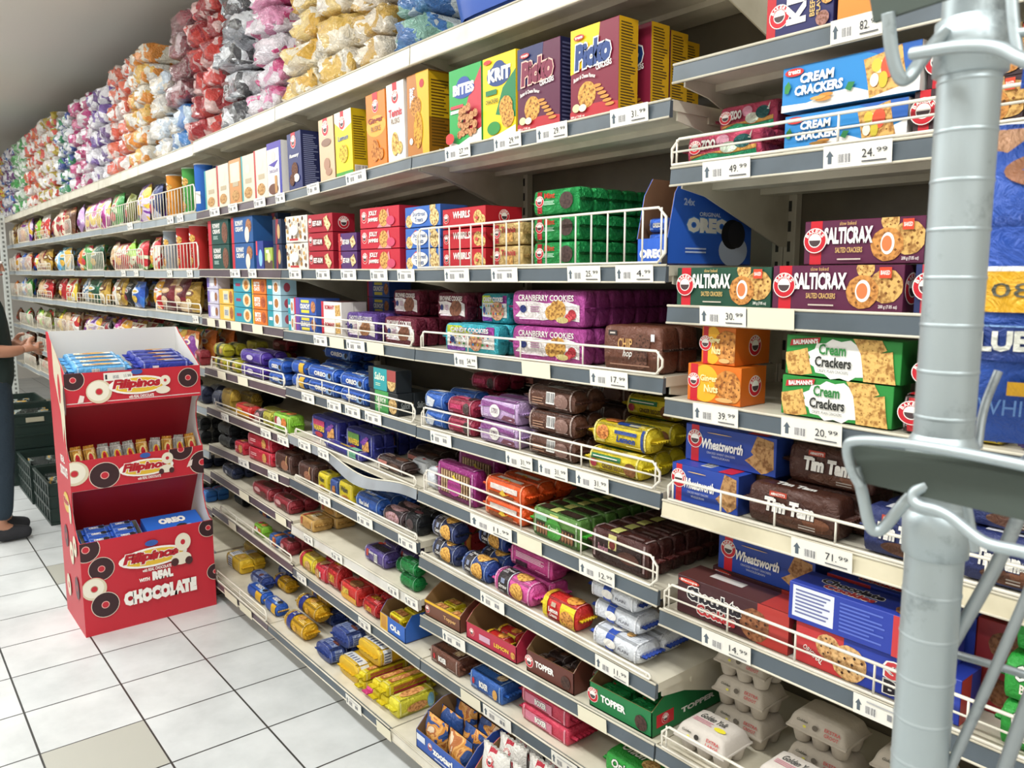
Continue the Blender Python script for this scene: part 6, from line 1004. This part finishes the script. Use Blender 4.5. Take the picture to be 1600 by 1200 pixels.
def logo(cu, cv, w, h): return [('E', W, cu, cv, w*.52, h*.36), ('E', '#e2b83a', cu, cv, w*.46, h*.29), ('T', 'Filipinos', '#b01c2a', cu-w*.46, cv-h*.2, cu+w*.4, cv+h*.26, {'b': .06, 'i': .25, 'o': W, 'w': .05}), ('E', '#3a5ca8', cu-w*.02, cv+h*.52, w*.1, h*.11), ('T', 'with REAL CHOCOLATE', W, cu-w*.18, cv-h*.5, cu+w*.26, cv-h*.38, {'b': .03})]
for sx in (-1, 1):
    b = MB(); b.prism(PROF, 'x', sx*W2-(.004 if sx > 0 else 0), sx*W2+(0 if sx > 0 else .004), RED); b.prism(PROF, 'x', sx*(W2-.0045)-(.0005 if sx > 0 else 0), sx*(W2-.0045)+(0 if sx > 0 else .0005), WHT)
    if sx < 0:
        fm = lambda u, v, e: (-W2-e, .2-u*.4, v*1.31)
        # cream drips and rings down the outer side
        b.art(fm, .4/1.31, [('P', '#d8cfb4', [(.3, .97), (.5, .94), (.72, .9), (.8, .82), (.76, .72), (.72, .6), (.68, .7), (.6, .64), (.55, .74), (.42, .8), (.3, .86)]), ('E', '#c22a38', .56, .82, .07, .05), ('E', '#4a2a2c', .82, .79, .06, .05), ('T', 'REAL', W, .34, .565, .56, .59, {'b': .04}), ('T', 'CHOCOLATE', W, .28, .52, .68, .555, {'b': .06}),
            ('E', '#d9b84a', .5, .43, .16, .035), ('T', 'Filipinos', '#b01c2a', .36, .415, .62, .445, {'b': .06, 'o': W}), ('E', '#e0d8c0', .66, .4, .06, .035), ('E', '#5a3038', .34, .3, .1, .04), ('E', '#c22a38', .34, .3, .03, .012), ('E', '#e0d8c0', .6, .26, .1, .04), ('E', '#c22a38', .6, .26, .03, .012), ('E', '#5a3038', .76, .15, .1, .04), ('E', '#c22a38', .76, .15, .03, .012), ('E', '#e0d8c0', .3, .12, .1, .04), ('E', '#c22a38', .3, .12, .03, .012), ('E', '#e0d8c0', .82, .3, .09, .036), ('E', '#c22a38', .82, .3, .03, .012)])
    b.build('side_panel', ST)
i0 = W2-.005
b = MB(); b.box(-i0, i0, .194, .2, 0, 1.31, WHT); b.build('back_panel', ST)
def lip(name, y0, z0, y1, z1, ops):
    b = MB(); f = W2-.0002
    b.add([(-f, y0, z0), (f, y0, z0), (f, y1, z1), (-f, y1, z1), (-f, y0+.004, z0), (f, y0+.004, z0), (f, y1+.004, z1), (-f, y1+.004, z1)], [(0, 1, 2, 3), (5, 4, 7, 6), (0, 4, 5, 1), (3, 2, 6, 7), (0, 3, 7, 4), (1, 5, 6, 2)], RED)
    b.art(lambda u, v, e: ((u-.5)*2*f, y0+(y1-y0)*v-e-.0002, z0+(z1-z0)*v), 2*f/(z1-z0), ops); return b.build(name, ST)
a1, a3 = .563/.143, .563/.42
lip('tier_front', -.1355, 1.005, -.1405, 1.148, ring(.06, .8, .3, a1)+ring(.235, .4, .36, a1, False)+ring(.9, .62, .3, a1)+logo(.52, .52, .42, .8)+[('E', '#e8e0cc', .72, .6, .04, .16), ('E', '#c22a38', .72, .6, .012, .05), ('E', '#e8e0cc', .7, .3, .055, .12), ('P', '#e8d8d0', [(.08, .1), (.12, .12), (.13, .3), (.1, .34)])])
lip('tier_front', -.1135, .63, -.1205, .765, ring(.03, .6, .4, a1, False)+ring(.24, .42, .42, a1)+ring(.82, .95, .36, a1)+ring(.99, .4, .4, a1)+logo(.55, .5, .4, .8)+[('E', '#e8e0cc', .71, .72, .045, .2), ('E', '#c22a38', .71, .72, .014, .06), ('E', '#e8e0cc', .7, .36, .055, .14), ('E', '#4a2a2c', .66, .28, .02, .1), ('E', '#4a2a2c', .74, .28, .02, .1), ('P', '#e8d8d0', [(.86, .3), (.9, .34), (.91, .56), (.88, .5)])])
lip('tier_front', -.2005, .0, -.2005, .42, ring(.04, .93, .13, a3)+ring(.14, .70, .12, a3)+ring(.08, .5, .12, a3, False)+ring(.15, .31, .13, a3)+ring(.96, .92, .1, a3)+ring(1.0, .4, .09, a3)+logo(.52, .72, .5, .3)+[('E', '#e8e0cc', .75, .82, .062, .1), ('E', '#c22a38', .75, .82, .018, .03), ('E', '#e8e0cc', .73, .64, .08, .07), ('E', '#4a2a2c', .68, .61, .03, .045), ('E', '#4a2a2c', .79, .6, .03, .045), ('T', 'WITH', W, .4, .47, .48, .51, {'b': .06}), ('T', 'REAL', W, .5, .46, .66, .56, {'b': .09}), ('T', 'CHOCOLATE', W, .28, .24, .84, .4, {'b': .1})])
b = MB()      # tier floors and sloped inner backs
def slab(y0, z0, y1, z1, mat, bb): bb.add([(-i0, y0, z0), (i0, y0, z0), (i0, y1, z1), (-i0, y1, z1), (-i0, y0, z0-.004), (i0, y0, z0-.004), (i0, y1, z1-.004), (-i0, y1, z1-.004)], [(0, 1, 2, 3), (7, 6, 5, 4), (0, 4, 5, 1), (1, 5, 6, 2), (2, 6, 7, 3), (3, 7, 4, 0)], mat)
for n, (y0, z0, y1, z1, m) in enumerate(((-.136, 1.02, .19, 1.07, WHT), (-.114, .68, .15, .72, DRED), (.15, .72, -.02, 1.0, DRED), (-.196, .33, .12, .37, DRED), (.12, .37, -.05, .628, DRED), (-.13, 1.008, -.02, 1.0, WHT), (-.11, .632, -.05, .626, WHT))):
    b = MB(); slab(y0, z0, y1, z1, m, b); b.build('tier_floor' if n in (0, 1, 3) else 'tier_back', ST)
bpy.context.view_layer.update()
def onstand(name, w, h, d, x, y, z, rot=(0, 0, 0), ph='on the red stand', la=0, ls=1, dp=0, sid=None):
    o = spawn(name, w, h, d, (-2.8-y, -.4235+x, z), (rot[0], rot[1], rot[2]+PI/2)); item(o, DES[name]['desc'], DES[name]['cat'], ph, la, ls, dp, sid); return o
for i, (nm, x) in enumerate((('fil_blue', -.133), ('fil_navy', .133))):
    SID[0] += 1
    for j in range(4):
        for l in range(3): onstand(nm, .25, .046, .062, x+.004*((j+l) % 2), -.088+.0665*j-.0075*l+.004, 1.0335+.0101*j+l*.0495, (.15, 0, 0), 'on the stand top tier', l, 3, j, SID[0])
rs = random.Random(4)
for i in range(10):
    nm = ('fil_gold', 'fil_gold', 'fil_small', 'fil_small', 'fil_small', 'fil_gold', 'fil_small', 'fil_gold', 'fil_small', 'fil_gold')[i]
    o = onstand(nm, .125, .028, .048, -.245+.0535*i, -.075+.01*(i % 2), .684+.062, (0, 0, 0), 'on the stand middle tier')
    o.rotation_euler = (0, 0, 0); o.rotation_mode = 'XYZ'
    lean = .35; o.matrix_world = Matrix.Translation((-2.8+.06, -.4235-.241+.0535*i, .752)) @ Matrix.Rotation(PI/2, 4, 'Z') @ Matrix.Rotation(rs.uniform(-.1, .12), 4, 'Y') @ Matrix.Rotation(-lean, 4, 'X') @ Matrix(((0, 1, 0, 0), (0, 0, -1, 0), (-1, 0, 0, 0), (0, 0, 0, 1)))
onstand('oreo_box', .25, .05, .16, .135, -.085, .362, (.3, 0, 0), 'on the stand bottom tier')
des('oreo_tray', 'tray', '#2b66c4', 'flat blue carton with its top torn open', 'biscuits', fh=.9, slope=.05, inner='#8a8478', name='biscuit_carton', f=[('T', 'OREO', W, .3, .2, .7, .8, {'b': .07})])
onstand('oreo_tray', .25, .05, .16, -.135, -.085, .362, (.3, 0, 0), 'on the stand bottom tier')
SID[0] += 1
for j in range(3):
    for i in range(2): onstand('oreo_mini', .105, .034, .045, -.19+.108*i, -.137+.047*j, .3755+.0145*j, (.3, 0, 0), 'in the torn blue carton on the stand', 0, 1, j, SID[0]*10+i)
m_ = MB(); m_.box(-.058, .058, -.0008, 0, 0, .035, M('#e6e3da', 'matt')); m_.art(lambda u, v, e: ((u-.5)*.116, -.0008-e, v*.035), 3.3, [('P', '#3c3c40', [(.05, .2), (.12, .2), (.12, .8), (.05, .8)]), ('K', .3, .2, .52, .7), ('T', '11.99', '#6a6a6e', .7, .3, .94, .7, {'b': 0})], 'matt')
o = m_.build('price_ticket', None, (-2.8+.1405+.0006, -.4235-.07, 1.106)); o.rotation_euler = (.03, 0, PI/2); tag(o, 'white price ticket stuck on the red stand top lip', 'price ticket')
# ------------------------------------------------------------------ dark green crates on the floor beyond the stand
def crate(loc, label):
    t = M('#1f2f2a', 'print'); L, Wd, H = .58, .4, .27; e = empty('crate', loc); tag(e, label, 'crate', 'green crates on the floor by the shelves')
    b = MB(); b.box(-L/2+.01, L/2-.01, -Wd/2+.01, Wd/2-.01, 0, .008, t)
    for s in (-1, 1):
        b.box(-L/2+.008, L/2-.008, s*(Wd/2-.008)-.004, s*(Wd/2-.008)+.004, 0, H, t); b.box(s*(L/2-.008)-.004, s*(L/2-.008)+.004, -Wd/2+.008, Wd/2-.008, 0, H-.01, t)
    b.build('body', e)
    r = MB()
    for s in (-1, 1):
        for z in (.002, .09, .17, H-.018): r.box(-L/2, L/2, s*(Wd/2-.004)-.006, s*(Wd/2-.004)+.006, z, z+.016, t); r.box(s*(L/2-.004)-.006, s*(L/2-.004)+.006, -Wd/2, Wd/2, z, z+.016, t)
        for k in range(7): x = -L/2+.02+k*(L-.04)/6; r.box(x-.004, x+.004, s*(Wd/2-.004)-.005, s*(Wd/2-.004)+.005, 0, H, t)
    r.build('rib', e)
    g = MB(); g.box(L/2+.0021, L/2+.004, -.06, .06, .2, .235, M('#b0aa94', 'matt')); g.build('label_plate', e); return e
for x, y, z, la in ((-4.76, -.33, 0, 'dark green slatted crate nearest the red stand'), (-5.38, -.34, 0, 'dark green crate second along the shelf foot'), (-6.02, -.4, 0, 'dark green crate third along, under another crate'), (-6.02, -.4, .2715, 'upper dark green crate on the nearer stack of two'), (-6.66, -.42, 0, 'dark green crate at the far end, at the bottom'), (-6.66, -.42, .2715, 'upper dark green crate on the farther stack of two')): crate((x, y, z), la)
des('produce_bag', 'bag', '#3a3a36', 'dark wrapped bag lying in a green crate', 'snack bag', mat=MIX(['#1c2420', '#2a332c', '#8a9490', '#c8a050'], 12., 'film', .2), f=[])
for x, y, z in ((-4.76, -.33, .012), (-5.38, -.34, .012), (-6.02, -.4, .284), (-6.66, -.42, .284)):
    for k in range(4): o = spawn('produce_bag', .3, .22, .08, (x-.2+.125*k, y, z), (0, 0, PI/2)); item(o, DES['produce_bag']['desc'], 'snack bag', 'on the floor by the shelves')
# ------------------------------------------------------------------ shopper at the left edge
def skin(name, verts, edges, rad, mat, parent=None, sub=2, root=0):
    me = bpy.data.meshes.new(name); me.from_pydata(verts, edges, []); o = bpy.data.objects.new(name, me); COL.objects.link(o)
    o.modifiers.new('s', 'SKIN'); o.modifiers.new('d', 'SUBSURF').levels = sub
    for i, r in enumerate(rad): sv = me.skin_vertices[0].data[i]; sv.radius = r if isinstance(r, tuple) else (r, r); sv.use_root = (i == root)
    bpy.context.view_layer.update(); dg = bpy.context.evaluated_depsgraph_get(); m2 = bpy.data.meshes.new_from_object(o.evaluated_get(dg))
    bpy.data.objects.remove(o); m2.materials.clear(); m2.materials.append(mat); m2.polygons.foreach_set('use_smooth', [True]*len(m2.polygons)); return link(name, m2, parent)
PE = empty('person', (-4.4, -.80, 0)); tag(PE, 'person in dark green T-shirt and dark trousers standing at the left edge', 'person')
SK = M('#a9785f', 'skin')
# local: +y faces the shelves, +x is the person's right
bv = [(0, 0, .95), (0, .01, 1.1), (0, .0, 1.28), (0, -.01, 1.42), (0, -.01, 1.5), (0, .01, 1.56), (0, .025, 1.63), (0, .02, 1.7), (.17, -.01, 1.41), (.235, -.04, 1.15), (.215, .09, 1.13), (.17, .17, 1.14), (-.17, -.01, 1.41), (-.235, -.04, 1.15), (-.215, .08, 1.13), (-.16, .15, 1.15), (.1, 0, .88), (.1, .015, .5), (.1, -.02, .1), (.1, .06, .05), (-.1, 0, .88), (-.1, .03, .5), (-.1, .0, .1), (-.1, .08, .05)]
be = [(0, 1), (1, 2), (2, 3), (3, 4), (4, 5), (5, 6), (6, 7), (3, 8), (8, 9), (9, 10), (10, 11), (3, 12), (12, 13), (13, 14), (14, 15), (0, 16), (16, 17), (17, 18), (18, 19), (0, 20), (20, 21), (21, 22), (22, 23)]
brd = [(.125, .09), (.13, .095), (.15, .1), (.12, .08), (.058, .06), (.065, .08), (.078, .095), (.06, .075), .058, .044, .038, .026, .058, .044, .038, .026, .07, .055, .04, .035, .07, .055, .04, .035]
skin('body', bv, be, brd, SK, PE)
sh = [0, 1, 2, 3, 8, 9, 12, 13]; mp = {v: i for i, v in enumerate(sh)}
sv = [bv[i] for i in sh]; sv[0] = (0, .005, .82); sv[5] = (.225, -.03, 1.2); sv[7] = (-.225, -.03, 1.2); sv.append((0, -.01, 1.475))
skin('t_shirt', sv, [(0, 1), (1, 2), (2, 3), (3, 4), (4, 5), (3, 6), (6, 7), (3, 8)], [(.175, .14), (.17, .14), (.185, .135), (.145, .105), .078, .07, .078, .07, (.075, .07)], M('#1d2b28', 'cloth'), PE)
skin('trousers', [(0, 0, .95), (.095, 0, .84), (.1, .015, .5), (.1, -.01, .12), (-.095, 0, .84), (-.1, .03, .5), (-.1, .005, .12), (0, 0, 1.02)], [(7, 0), (0, 1), (1, 2), (2, 3), (0, 4), (4, 5), (5, 6)], [(.16, .125), .115, .08, .065, .115, .08, .065, (.15, .11)], M('#22303c', 'cloth'), PE)
for s, dy in ((1, 0), (-1, .02)):
    skin('shoe', [(s*.1, -.06+dy, .05), (s*.1, .02+dy, .055), (s*.1, .09+dy, .046), (s*.105, .145+dy, .04)], [(0, 1), (1, 2), (2, 3)], [(.045, .05), (.045, .055), (.05, .043), (.042, .036)], M('#26262a', 'cloth'), PE)
def hand(s, wx, wy, wz, yaw):
    c = V((wx, wy, wz)); f = V((-s*math.sin(yaw), math.cos(yaw), -.05)); side = V((0, 0, 1)); nrm = f.cross(side)*s
    vs = [c-f*.02, c+f*.035, c+f*.08]; ed = [(0, 1), (1, 2)]; rd = [.026, (.036, .018), (.04, .016)]
    for k, (L, o) in enumerate(((.07, .03), (.08, .01), (.074, -.011), (.058, -.03))):
        b0 = len(vs); p = c+f*.085+side*o
        vs += [p, p+f*L*.45-nrm*.01, p+f*L*.72-nrm*.034, p+f*L*.7-nrm*.055]; ed += [(2, b0), (b0, b0+1), (b0+1, b0+2), (b0+2, b0+3)]; rd += [.0105, .0098, .009, .0075]
    b0 = len(vs); p = c+f*.025+side*.03
    vs += [p, p+f*.03+side*.03-nrm*.012, p+f*.062+side*.034-nrm*.026]; ed += [(1, b0), (b0, b0+1), (b0+1, b0+2)]; rd += [.015, .012, .009]
    return skin('hand', [tuple(v) for v in vs], ed, rd, SK, PE, 2)
hand(1, .17, .17, 1.14, .5); hand(-1, -.16, .15, 1.15, .5)
hb = MB()
def hair(u, v):
    th = 2*PI*u; ph = PI*(.04+(.5-.17*max(0, math.sin(th)))*v); r = 1+.02*math.sin(9*th)*math.sin(5*ph)
    return (.084*r*math.cos(th)*math.sin(ph), .008+.1*r*math.sin(th)*math.sin(ph), 1.66+.098*r*math.cos(ph))
hb.grid(hair, 24, 10, M('#2a1e18', 'cloth'), True, True); hb.build('hair', PE)
fb = MB()
for s in (-1, 1): fb.lathe([(.0, 0), (.008, .002), (.011, .008), (.008, .014), (0, .016)], M('#e8e4de'), 10, s*.03, .106, 1.627)
for s in (-1, 1): fb.lathe([(0, 0), (.004, .001), (.005, .004), (0, .008)], M('#2a1a12'), 8, s*.03, .116, 1.631)
fb.build('eyes', PE); fb = MB(); fb.lathe([(.015, 0), (.013, .012), (.007, .035), (.004, .045)], SK, 8, 0, .115, 1.585); fb.build('nose', PE)
fb = MB(); fb.tube([(-.024, .1, 1.565), (-.01, .112, 1.567), (.01, .112, 1.567), (.024, .1, 1.565)], .005, M('#8a4a44', 'skin'), 6); fb.build('mouth', PE)
for s in (-1, 1): fb = MB(); fb.tube([(s*.078, .01, 1.65), (s*.092, .0, 1.645), (s*.09, .0, 1.61), (s*.078, .012, 1.6)], .008, SK, 6); fb.build('ear', PE)
# ------------------------------------------------------------------ bread rack standing in the aisle
RK = empty('bread_rack', (.842, -.6666, 0)); tag(RK, 'galvanised wire bread rack with thick ringed post at the right', 'rack'); bpy.context.view_layer.update()
RO = V((.842, -.6666, 0)); GV = M('#b4bfc2', 'galv'); GP = M('#a3aaac', 'galv')
b = MB(); b.lathe([(.0222, 0), (.0222, 2.32)], GV, 28)
for k in range(-36, 19): b.lathe([(.0222, 0), (.02275, .0012), (.02275, .0022), (.0222, .0034)], GV, 28, 0, 0, 1.593+.037*k)
b.build('post', RK)
for P in ([(.0222, 1.383), (.0262, 1.385), (.0268, 1.424), (.0235, 1.43), (.0222, 1.432)], [(.0222, 1.33), (.025, 1.332), (.026, 1.36), (.0235, 1.366), (.0222, 1.368)], [(.0222, 1.71), (.0262, 1.712), (.0262, 1.75), (.0222, 1.752)], [(.0222, .36), (.0262, .362), (.0262, .4), (.0222, .402)]): b = MB(); b.lathe(P, GV, 28); b.build('collar', RK)
def wire(name, pts, r, Y0, Y1=None, mat=None, n=3):
    Y1 = Y0 if Y1 is None else Y1; P = [U(x, y, Y0+(Y1-Y0)*i/(len(pts)-1))-RO for i, (x, y) in enumerate(pts)]
    for _ in range(n):   # round the bends
        Q = [P[0]]
        for a, c in zip(P, P[1:]): Q += [a*.75+c*.25, a*.25+c*.75]
        P = Q+[P[-1]]
        if len(P) > 80: break
    b = MB(); b.tube(P, r, mat or GV, 8); return b.build(name, RK)
STRIP = M('#4e5650', 'matt')
def strip(pts, Y0, Y1):
    a, b_, c, d = [U(x, y, Y)-RO for (x, y), Y in zip(pts, (Y0, Y1, Y1, Y0))]; m = MB(); n = (b_-a).cross(d-a).normalized()*.004
    m.add([a, b_, c, d, a+n, b_+n, c+n, d+n], [(0, 1, 2, 3), (7, 6, 5, 4), (0, 4, 5, 1), (1, 5, 6, 2), (2, 6, 7, 3), (3, 7, 4, 0)], STRIP); m.build('price_strip', RK)
strip([(1328, 694), (1660, 738), (1660, 828), (1347, 754)], -.72, -.74); strip([(1352, -40), (1520, -90), (1510, -12), (1365, 35)], -.72, -.725)
wire('shelf_rim', [(1345, 760), (1330, 735), (1322, 700), (1330, 687), (1395, 690), (1480, 703), (1600, 727), (1680, 745)], .0042, -.722, -.745)
wire('hook', [(1336, 730), (1348, 770), (1358, 826), (1374, 832), (1392, 812), (1412, 786), (1440, 760)], .0048, -.722, -.70)
wire('hook', [(1450, 758), (1425, 770), (1430, 790), (1475, 798), (1520, 836), (1545, 852), (1600, 862), (1680, 884)], .0046, -.724, -.74)
wire('hook', [(1388, 20), (1392, 80), (1405, 125), (1420, 124), (1436, 98), (1480, 45)], .0052, -.722, -.69); wire('hook', [(1425, 84), (1450, 80), (1500, 72), (1560, 72), (1600, 98), (1680, 110)], .0046, -.724, -.74)
wire('rung', [(1508, 775), (1524, 862)], .0036, -.71); wire('rung', [(1580, -20), (1584, 40), (1592, 92)], .004, -.72); wire('rung', [(1582, 52), (1680, 44)], .003, -.72)
wire('brace', [(1592, 806), (1560, 880), (1486, 1008)], .0055, -.64, -.655, GP); wire('brace', [(1616, 905), (1540, 1080), (1470, 1230)], .0042, -.66, -.66, GP); wire('brace', [(1640, 1010), (1590, 1140), (1560, 1230)], .0055, -.66, -.66, GP); wire('brace', [(1492, 1022), (1570, 1044), (1680, 1080)], .0036, -.63, -.64, GP); wire('brace', [(1560, 580), (1535, 640), (1528, 700)], .0036, -.62, -.64, GP)
# wire shelf that carries the loaf
zf = 1.386; b = MB()
for k in range(5): b.tube([V((.86+.04*k, -.64, zf-.008))-RO, V((.80+.04*k, -.24, zf-.008))-RO], .0022, GP, 6)
b.build('wire_shelf', RK)
BRD = [('P', '#e8e4dc', [(0, .70), (1, .74), (1, .98), (0, .98)]), ('P', '#b88a68', [(.0, .74), (.6, .78), (1, .9), (1, 1), (0, 1)]), ('E', '#8a5a3c', .5, .86, .3, .06), ('P', '#2a54b0', [(0, .9), (.3, .86), (.42, 1), (0, 1)]), ('R', '#1f4aa4', 0, .56, 1, .69), ('P', '#e8e4dc', [(0, .69), (.5, .71), (1, .76), (1, .735), (.5, .69), (0, .665)]), ('T', 'GOLDEN YUMMY', '#2a4a9a', .1, .71, .8, .735, {'r': .08}),
    ('R', '#e8e8e4', 0, .555, 1, .57), ('R', '#dba41c', 0, .43, 1, .555), ('T', '08/04/21', '#4a4a3c', .18, .475, .92, .52, {'b': 0}), ('R', '#16357c', 0, .28, 1, .39), ('R', '#7aa0d0', 0, .385, 1, .39), ('T', 'BLUE RIBBON', '#d8d8cc', .04, .3, .98, .365, {'b': .05, 'arc': .012}), ('R', '#dba41c', .3, .17, .75, .215), ('T', 'SLICED', '#2a4a9a', .4, .18, .7, .205, {'b': .04}), ('T', 'WHITE BREAD', '#6a94d0', .16, .1, .9, .155, {'b': .0})]
des('loaf', 'bag', '#1c489e', 'bagged loaf', 'bread', f=BRD, e='#1c489e', name='bread_loaf', seal=1)
o = spawn('loaf', .19, .33, .1, (.825, -.38, zf-.0055), (0, 0, .33)); tag(o, 'bagged white loaf in blue and yellow wrapper on the rack beside the post', 'bread')
zt = 1.735; b = MB()
for k in range(5): b.tube([V((.86+.04*k, -.64, zt-.002))-RO, V((.82+.04*k, -.3, zt-.002))-RO], .0022, GP, 6)
b.build('wire_shelf', RK)
o = spawn('loaf', .165, .3, .1, (.885, -.44, zt+.0003), (0, 0, .33)); tag(o, 'second blue wrapped loaf on the rack shelf above, at the top corner', 'bread')
# ------------------------------------------------------------------ settle: nudge touching packs apart, leave out what no nearby viewpoint can see
from mathutils.bvhtree import BVHTree
bpy.context.view_layer.update()
KIDS = {}
for o in SC.objects:
    if o.parent: KIDS.setdefault(o.parent.name, []).append(o)
class Rec: pass
def rec(it):
    r = Rec(); r.it = it; r.o = it[0]; r.off = V((0, 0, 0)); vs = []; ps = []
    for q in [r.o]+KIDS.get(r.o.name, []):
        mw = q.matrix_world; b = len(vs); vs += [mw @ v.co for v in q.data.vertices]; ps += [tuple(i+b for i in p.vertices) for p in q.data.polygons]
    r.vs, r.ps = vs, ps; r.lo = V([min(v[i] for v in vs) for i in range(3)]); r.hi = V([max(v[i] for v in vs) for i in range(3)]); r.t = None; r.dead = False; return r
def tree(r):
    if r.t is None: r.t = BVHTree.FromPolygons([v+r.off for v in r.vs], r.ps)
    return r.t
def shift(r, d): r.off += d; r.lo += d; r.hi += d; r.t = None
RECS = [rec(it) for it in ITEMS if it[2] not in ('price ticket', 'display tray') and 'tray' not in it[0].name and 'carton torn' not in it[1]]
POSTS = [(min(v.x for v in W_), max(v.x for v in W_), min(v.y for v in W_), max(v.y for v in W_), min(v.z for v in W_), max(v.z for v in W_)) for W_ in [[o.matrix_world @ v.co for v in o.data.vertices] for o in SC.objects if o.name.startswith('bracket')]]
for rnd in range(7):
    RECS.sort(key=lambda r: r.lo.x); moved = 0
    for i, a in enumerate(RECS):
        if a.dead: continue
        free = a.o.location.x > -2.55 or a.lo.y > -.125
        for b in RECS[i+1:]:
            if b.lo.x > a.hi.x: break
            if b.dead or a.dead or a.lo.y > b.hi.y or b.lo.y > a.hi.y or a.lo.z > b.hi.z or b.lo.z > a.hi.z: continue
            if not tree(a).overlap(tree(b)): continue
            moved += 1; px = min(a.hi.x-b.lo.x, b.hi.x-a.lo.x); py = min(a.hi.y-b.lo.y, b.hi.y-a.lo.y); pz = min(a.hi.z-b.lo.z, b.hi.z-a.lo.z)
            back = a if a.lo.y > b.lo.y else b; front = b if back is a else a; up = a if a.lo.z > b.lo.z else b
            if 'bundle' in a.o.name: sg = 1 if a.lo.x+a.hi.x < b.lo.x+b.hi.x else -1; continue
            if pz < .006 and pz <= min(px, py): shift(up, V((0, 0, pz+.0006)))
            elif px <= py and px < .05:
                sg = 1 if a.lo.x+a.hi.x < b.lo.x+b.hi.x else -1; shift(a, V((-sg*(px/2+.0004), 0, 0))); shift(b, V((sg*(px/2+.0004), 0, 0)))
            elif py < .06 and back.hi.y+py < .436: shift(back, V((0, py+.0006, 0)))
            elif py < .03 and front.lo.y-py > -.004: shift(front, V((0, -py-.0006, 0)))
            elif rnd > 2: (back if back.lo.y-front.lo.y > .01 or back.it[6] >= front.it[6] else front).dead = True
        if a.it[9]:
            l0, l1 = a.it[9]
            if a.lo.x < l0: shift(a, V((l0-a.lo.x+.0003, 0, 0)))
            elif a.hi.x > l1: shift(a, V((l1-a.hi.x-.0003, 0, 0)))
        for x0, x1, y0, y1, z0, z1 in POSTS:
            if a.lo.x < x1 and a.hi.x > x0 and a.lo.y < y1 and a.hi.y > y0 and a.lo.z < z1 and a.hi.z > z0 and a.hi.z-z0 < .14 and a.hi.z > z0+max(0, (y1-a.hi.y)*.28):
                l, r_ = a.hi.x-x0, x1-a.lo.x; d = (-l-.001) if l < r_ else (r_+.001)
                if abs(d) < .07 and rnd < 5: shift(a, V((d, 0, 0))); moved += 1
    if not moved: break
for r in RECS: r.o.location += r.off
bpy.context.view_layer.update()
DG = bpy.context.evaluated_depsgraph_get(); HIT = set()
def root(o):
    while o.parent: o = o.parent
    return o.name
EYES = [CAM, CAM+V((.45, -.1, 0)), CAM+V((-.5, -.2, .05)), CAM+V((0, -.3, .25)), CAM+V((-.2, 0, -.25))]
def seen(r):
    c = (r.lo+r.hi)/2; h = (r.hi-r.lo)/2
    for e in EYES:
        for fx in (-.85, -.4, 0, .4, .85):
            for fy, fz in ((-.9, .8), (-.9, 0), (-.9, -.6), (0, .9), (.6, .9)):
                p = c+V((h.x*fx, h.y*fy, h.z*fz)); d = p-e; L = d.length; d /= L
                ok, loc, _n, _i, ob, _m = SC.ray_cast(DG, e, d, distance=L+.03)
                if ok and root(ob) == r.o.name: return True
    return False
gone = [r for r in RECS if r.dead]+[r for r in RECS if not r.dead and r.it[6] > 0 and not seen(r)]
#DBG
gn = {r.o.name for r in gone}; ITEMS[:] = [it for it in ITEMS if it[0].name not in gn]
for r in gone:
    for q in KIDS.get(r.o.name, [])+[r.o]: bpy.data.objects.remove(q)
bpy.context.view_layer.update()
write_labels()
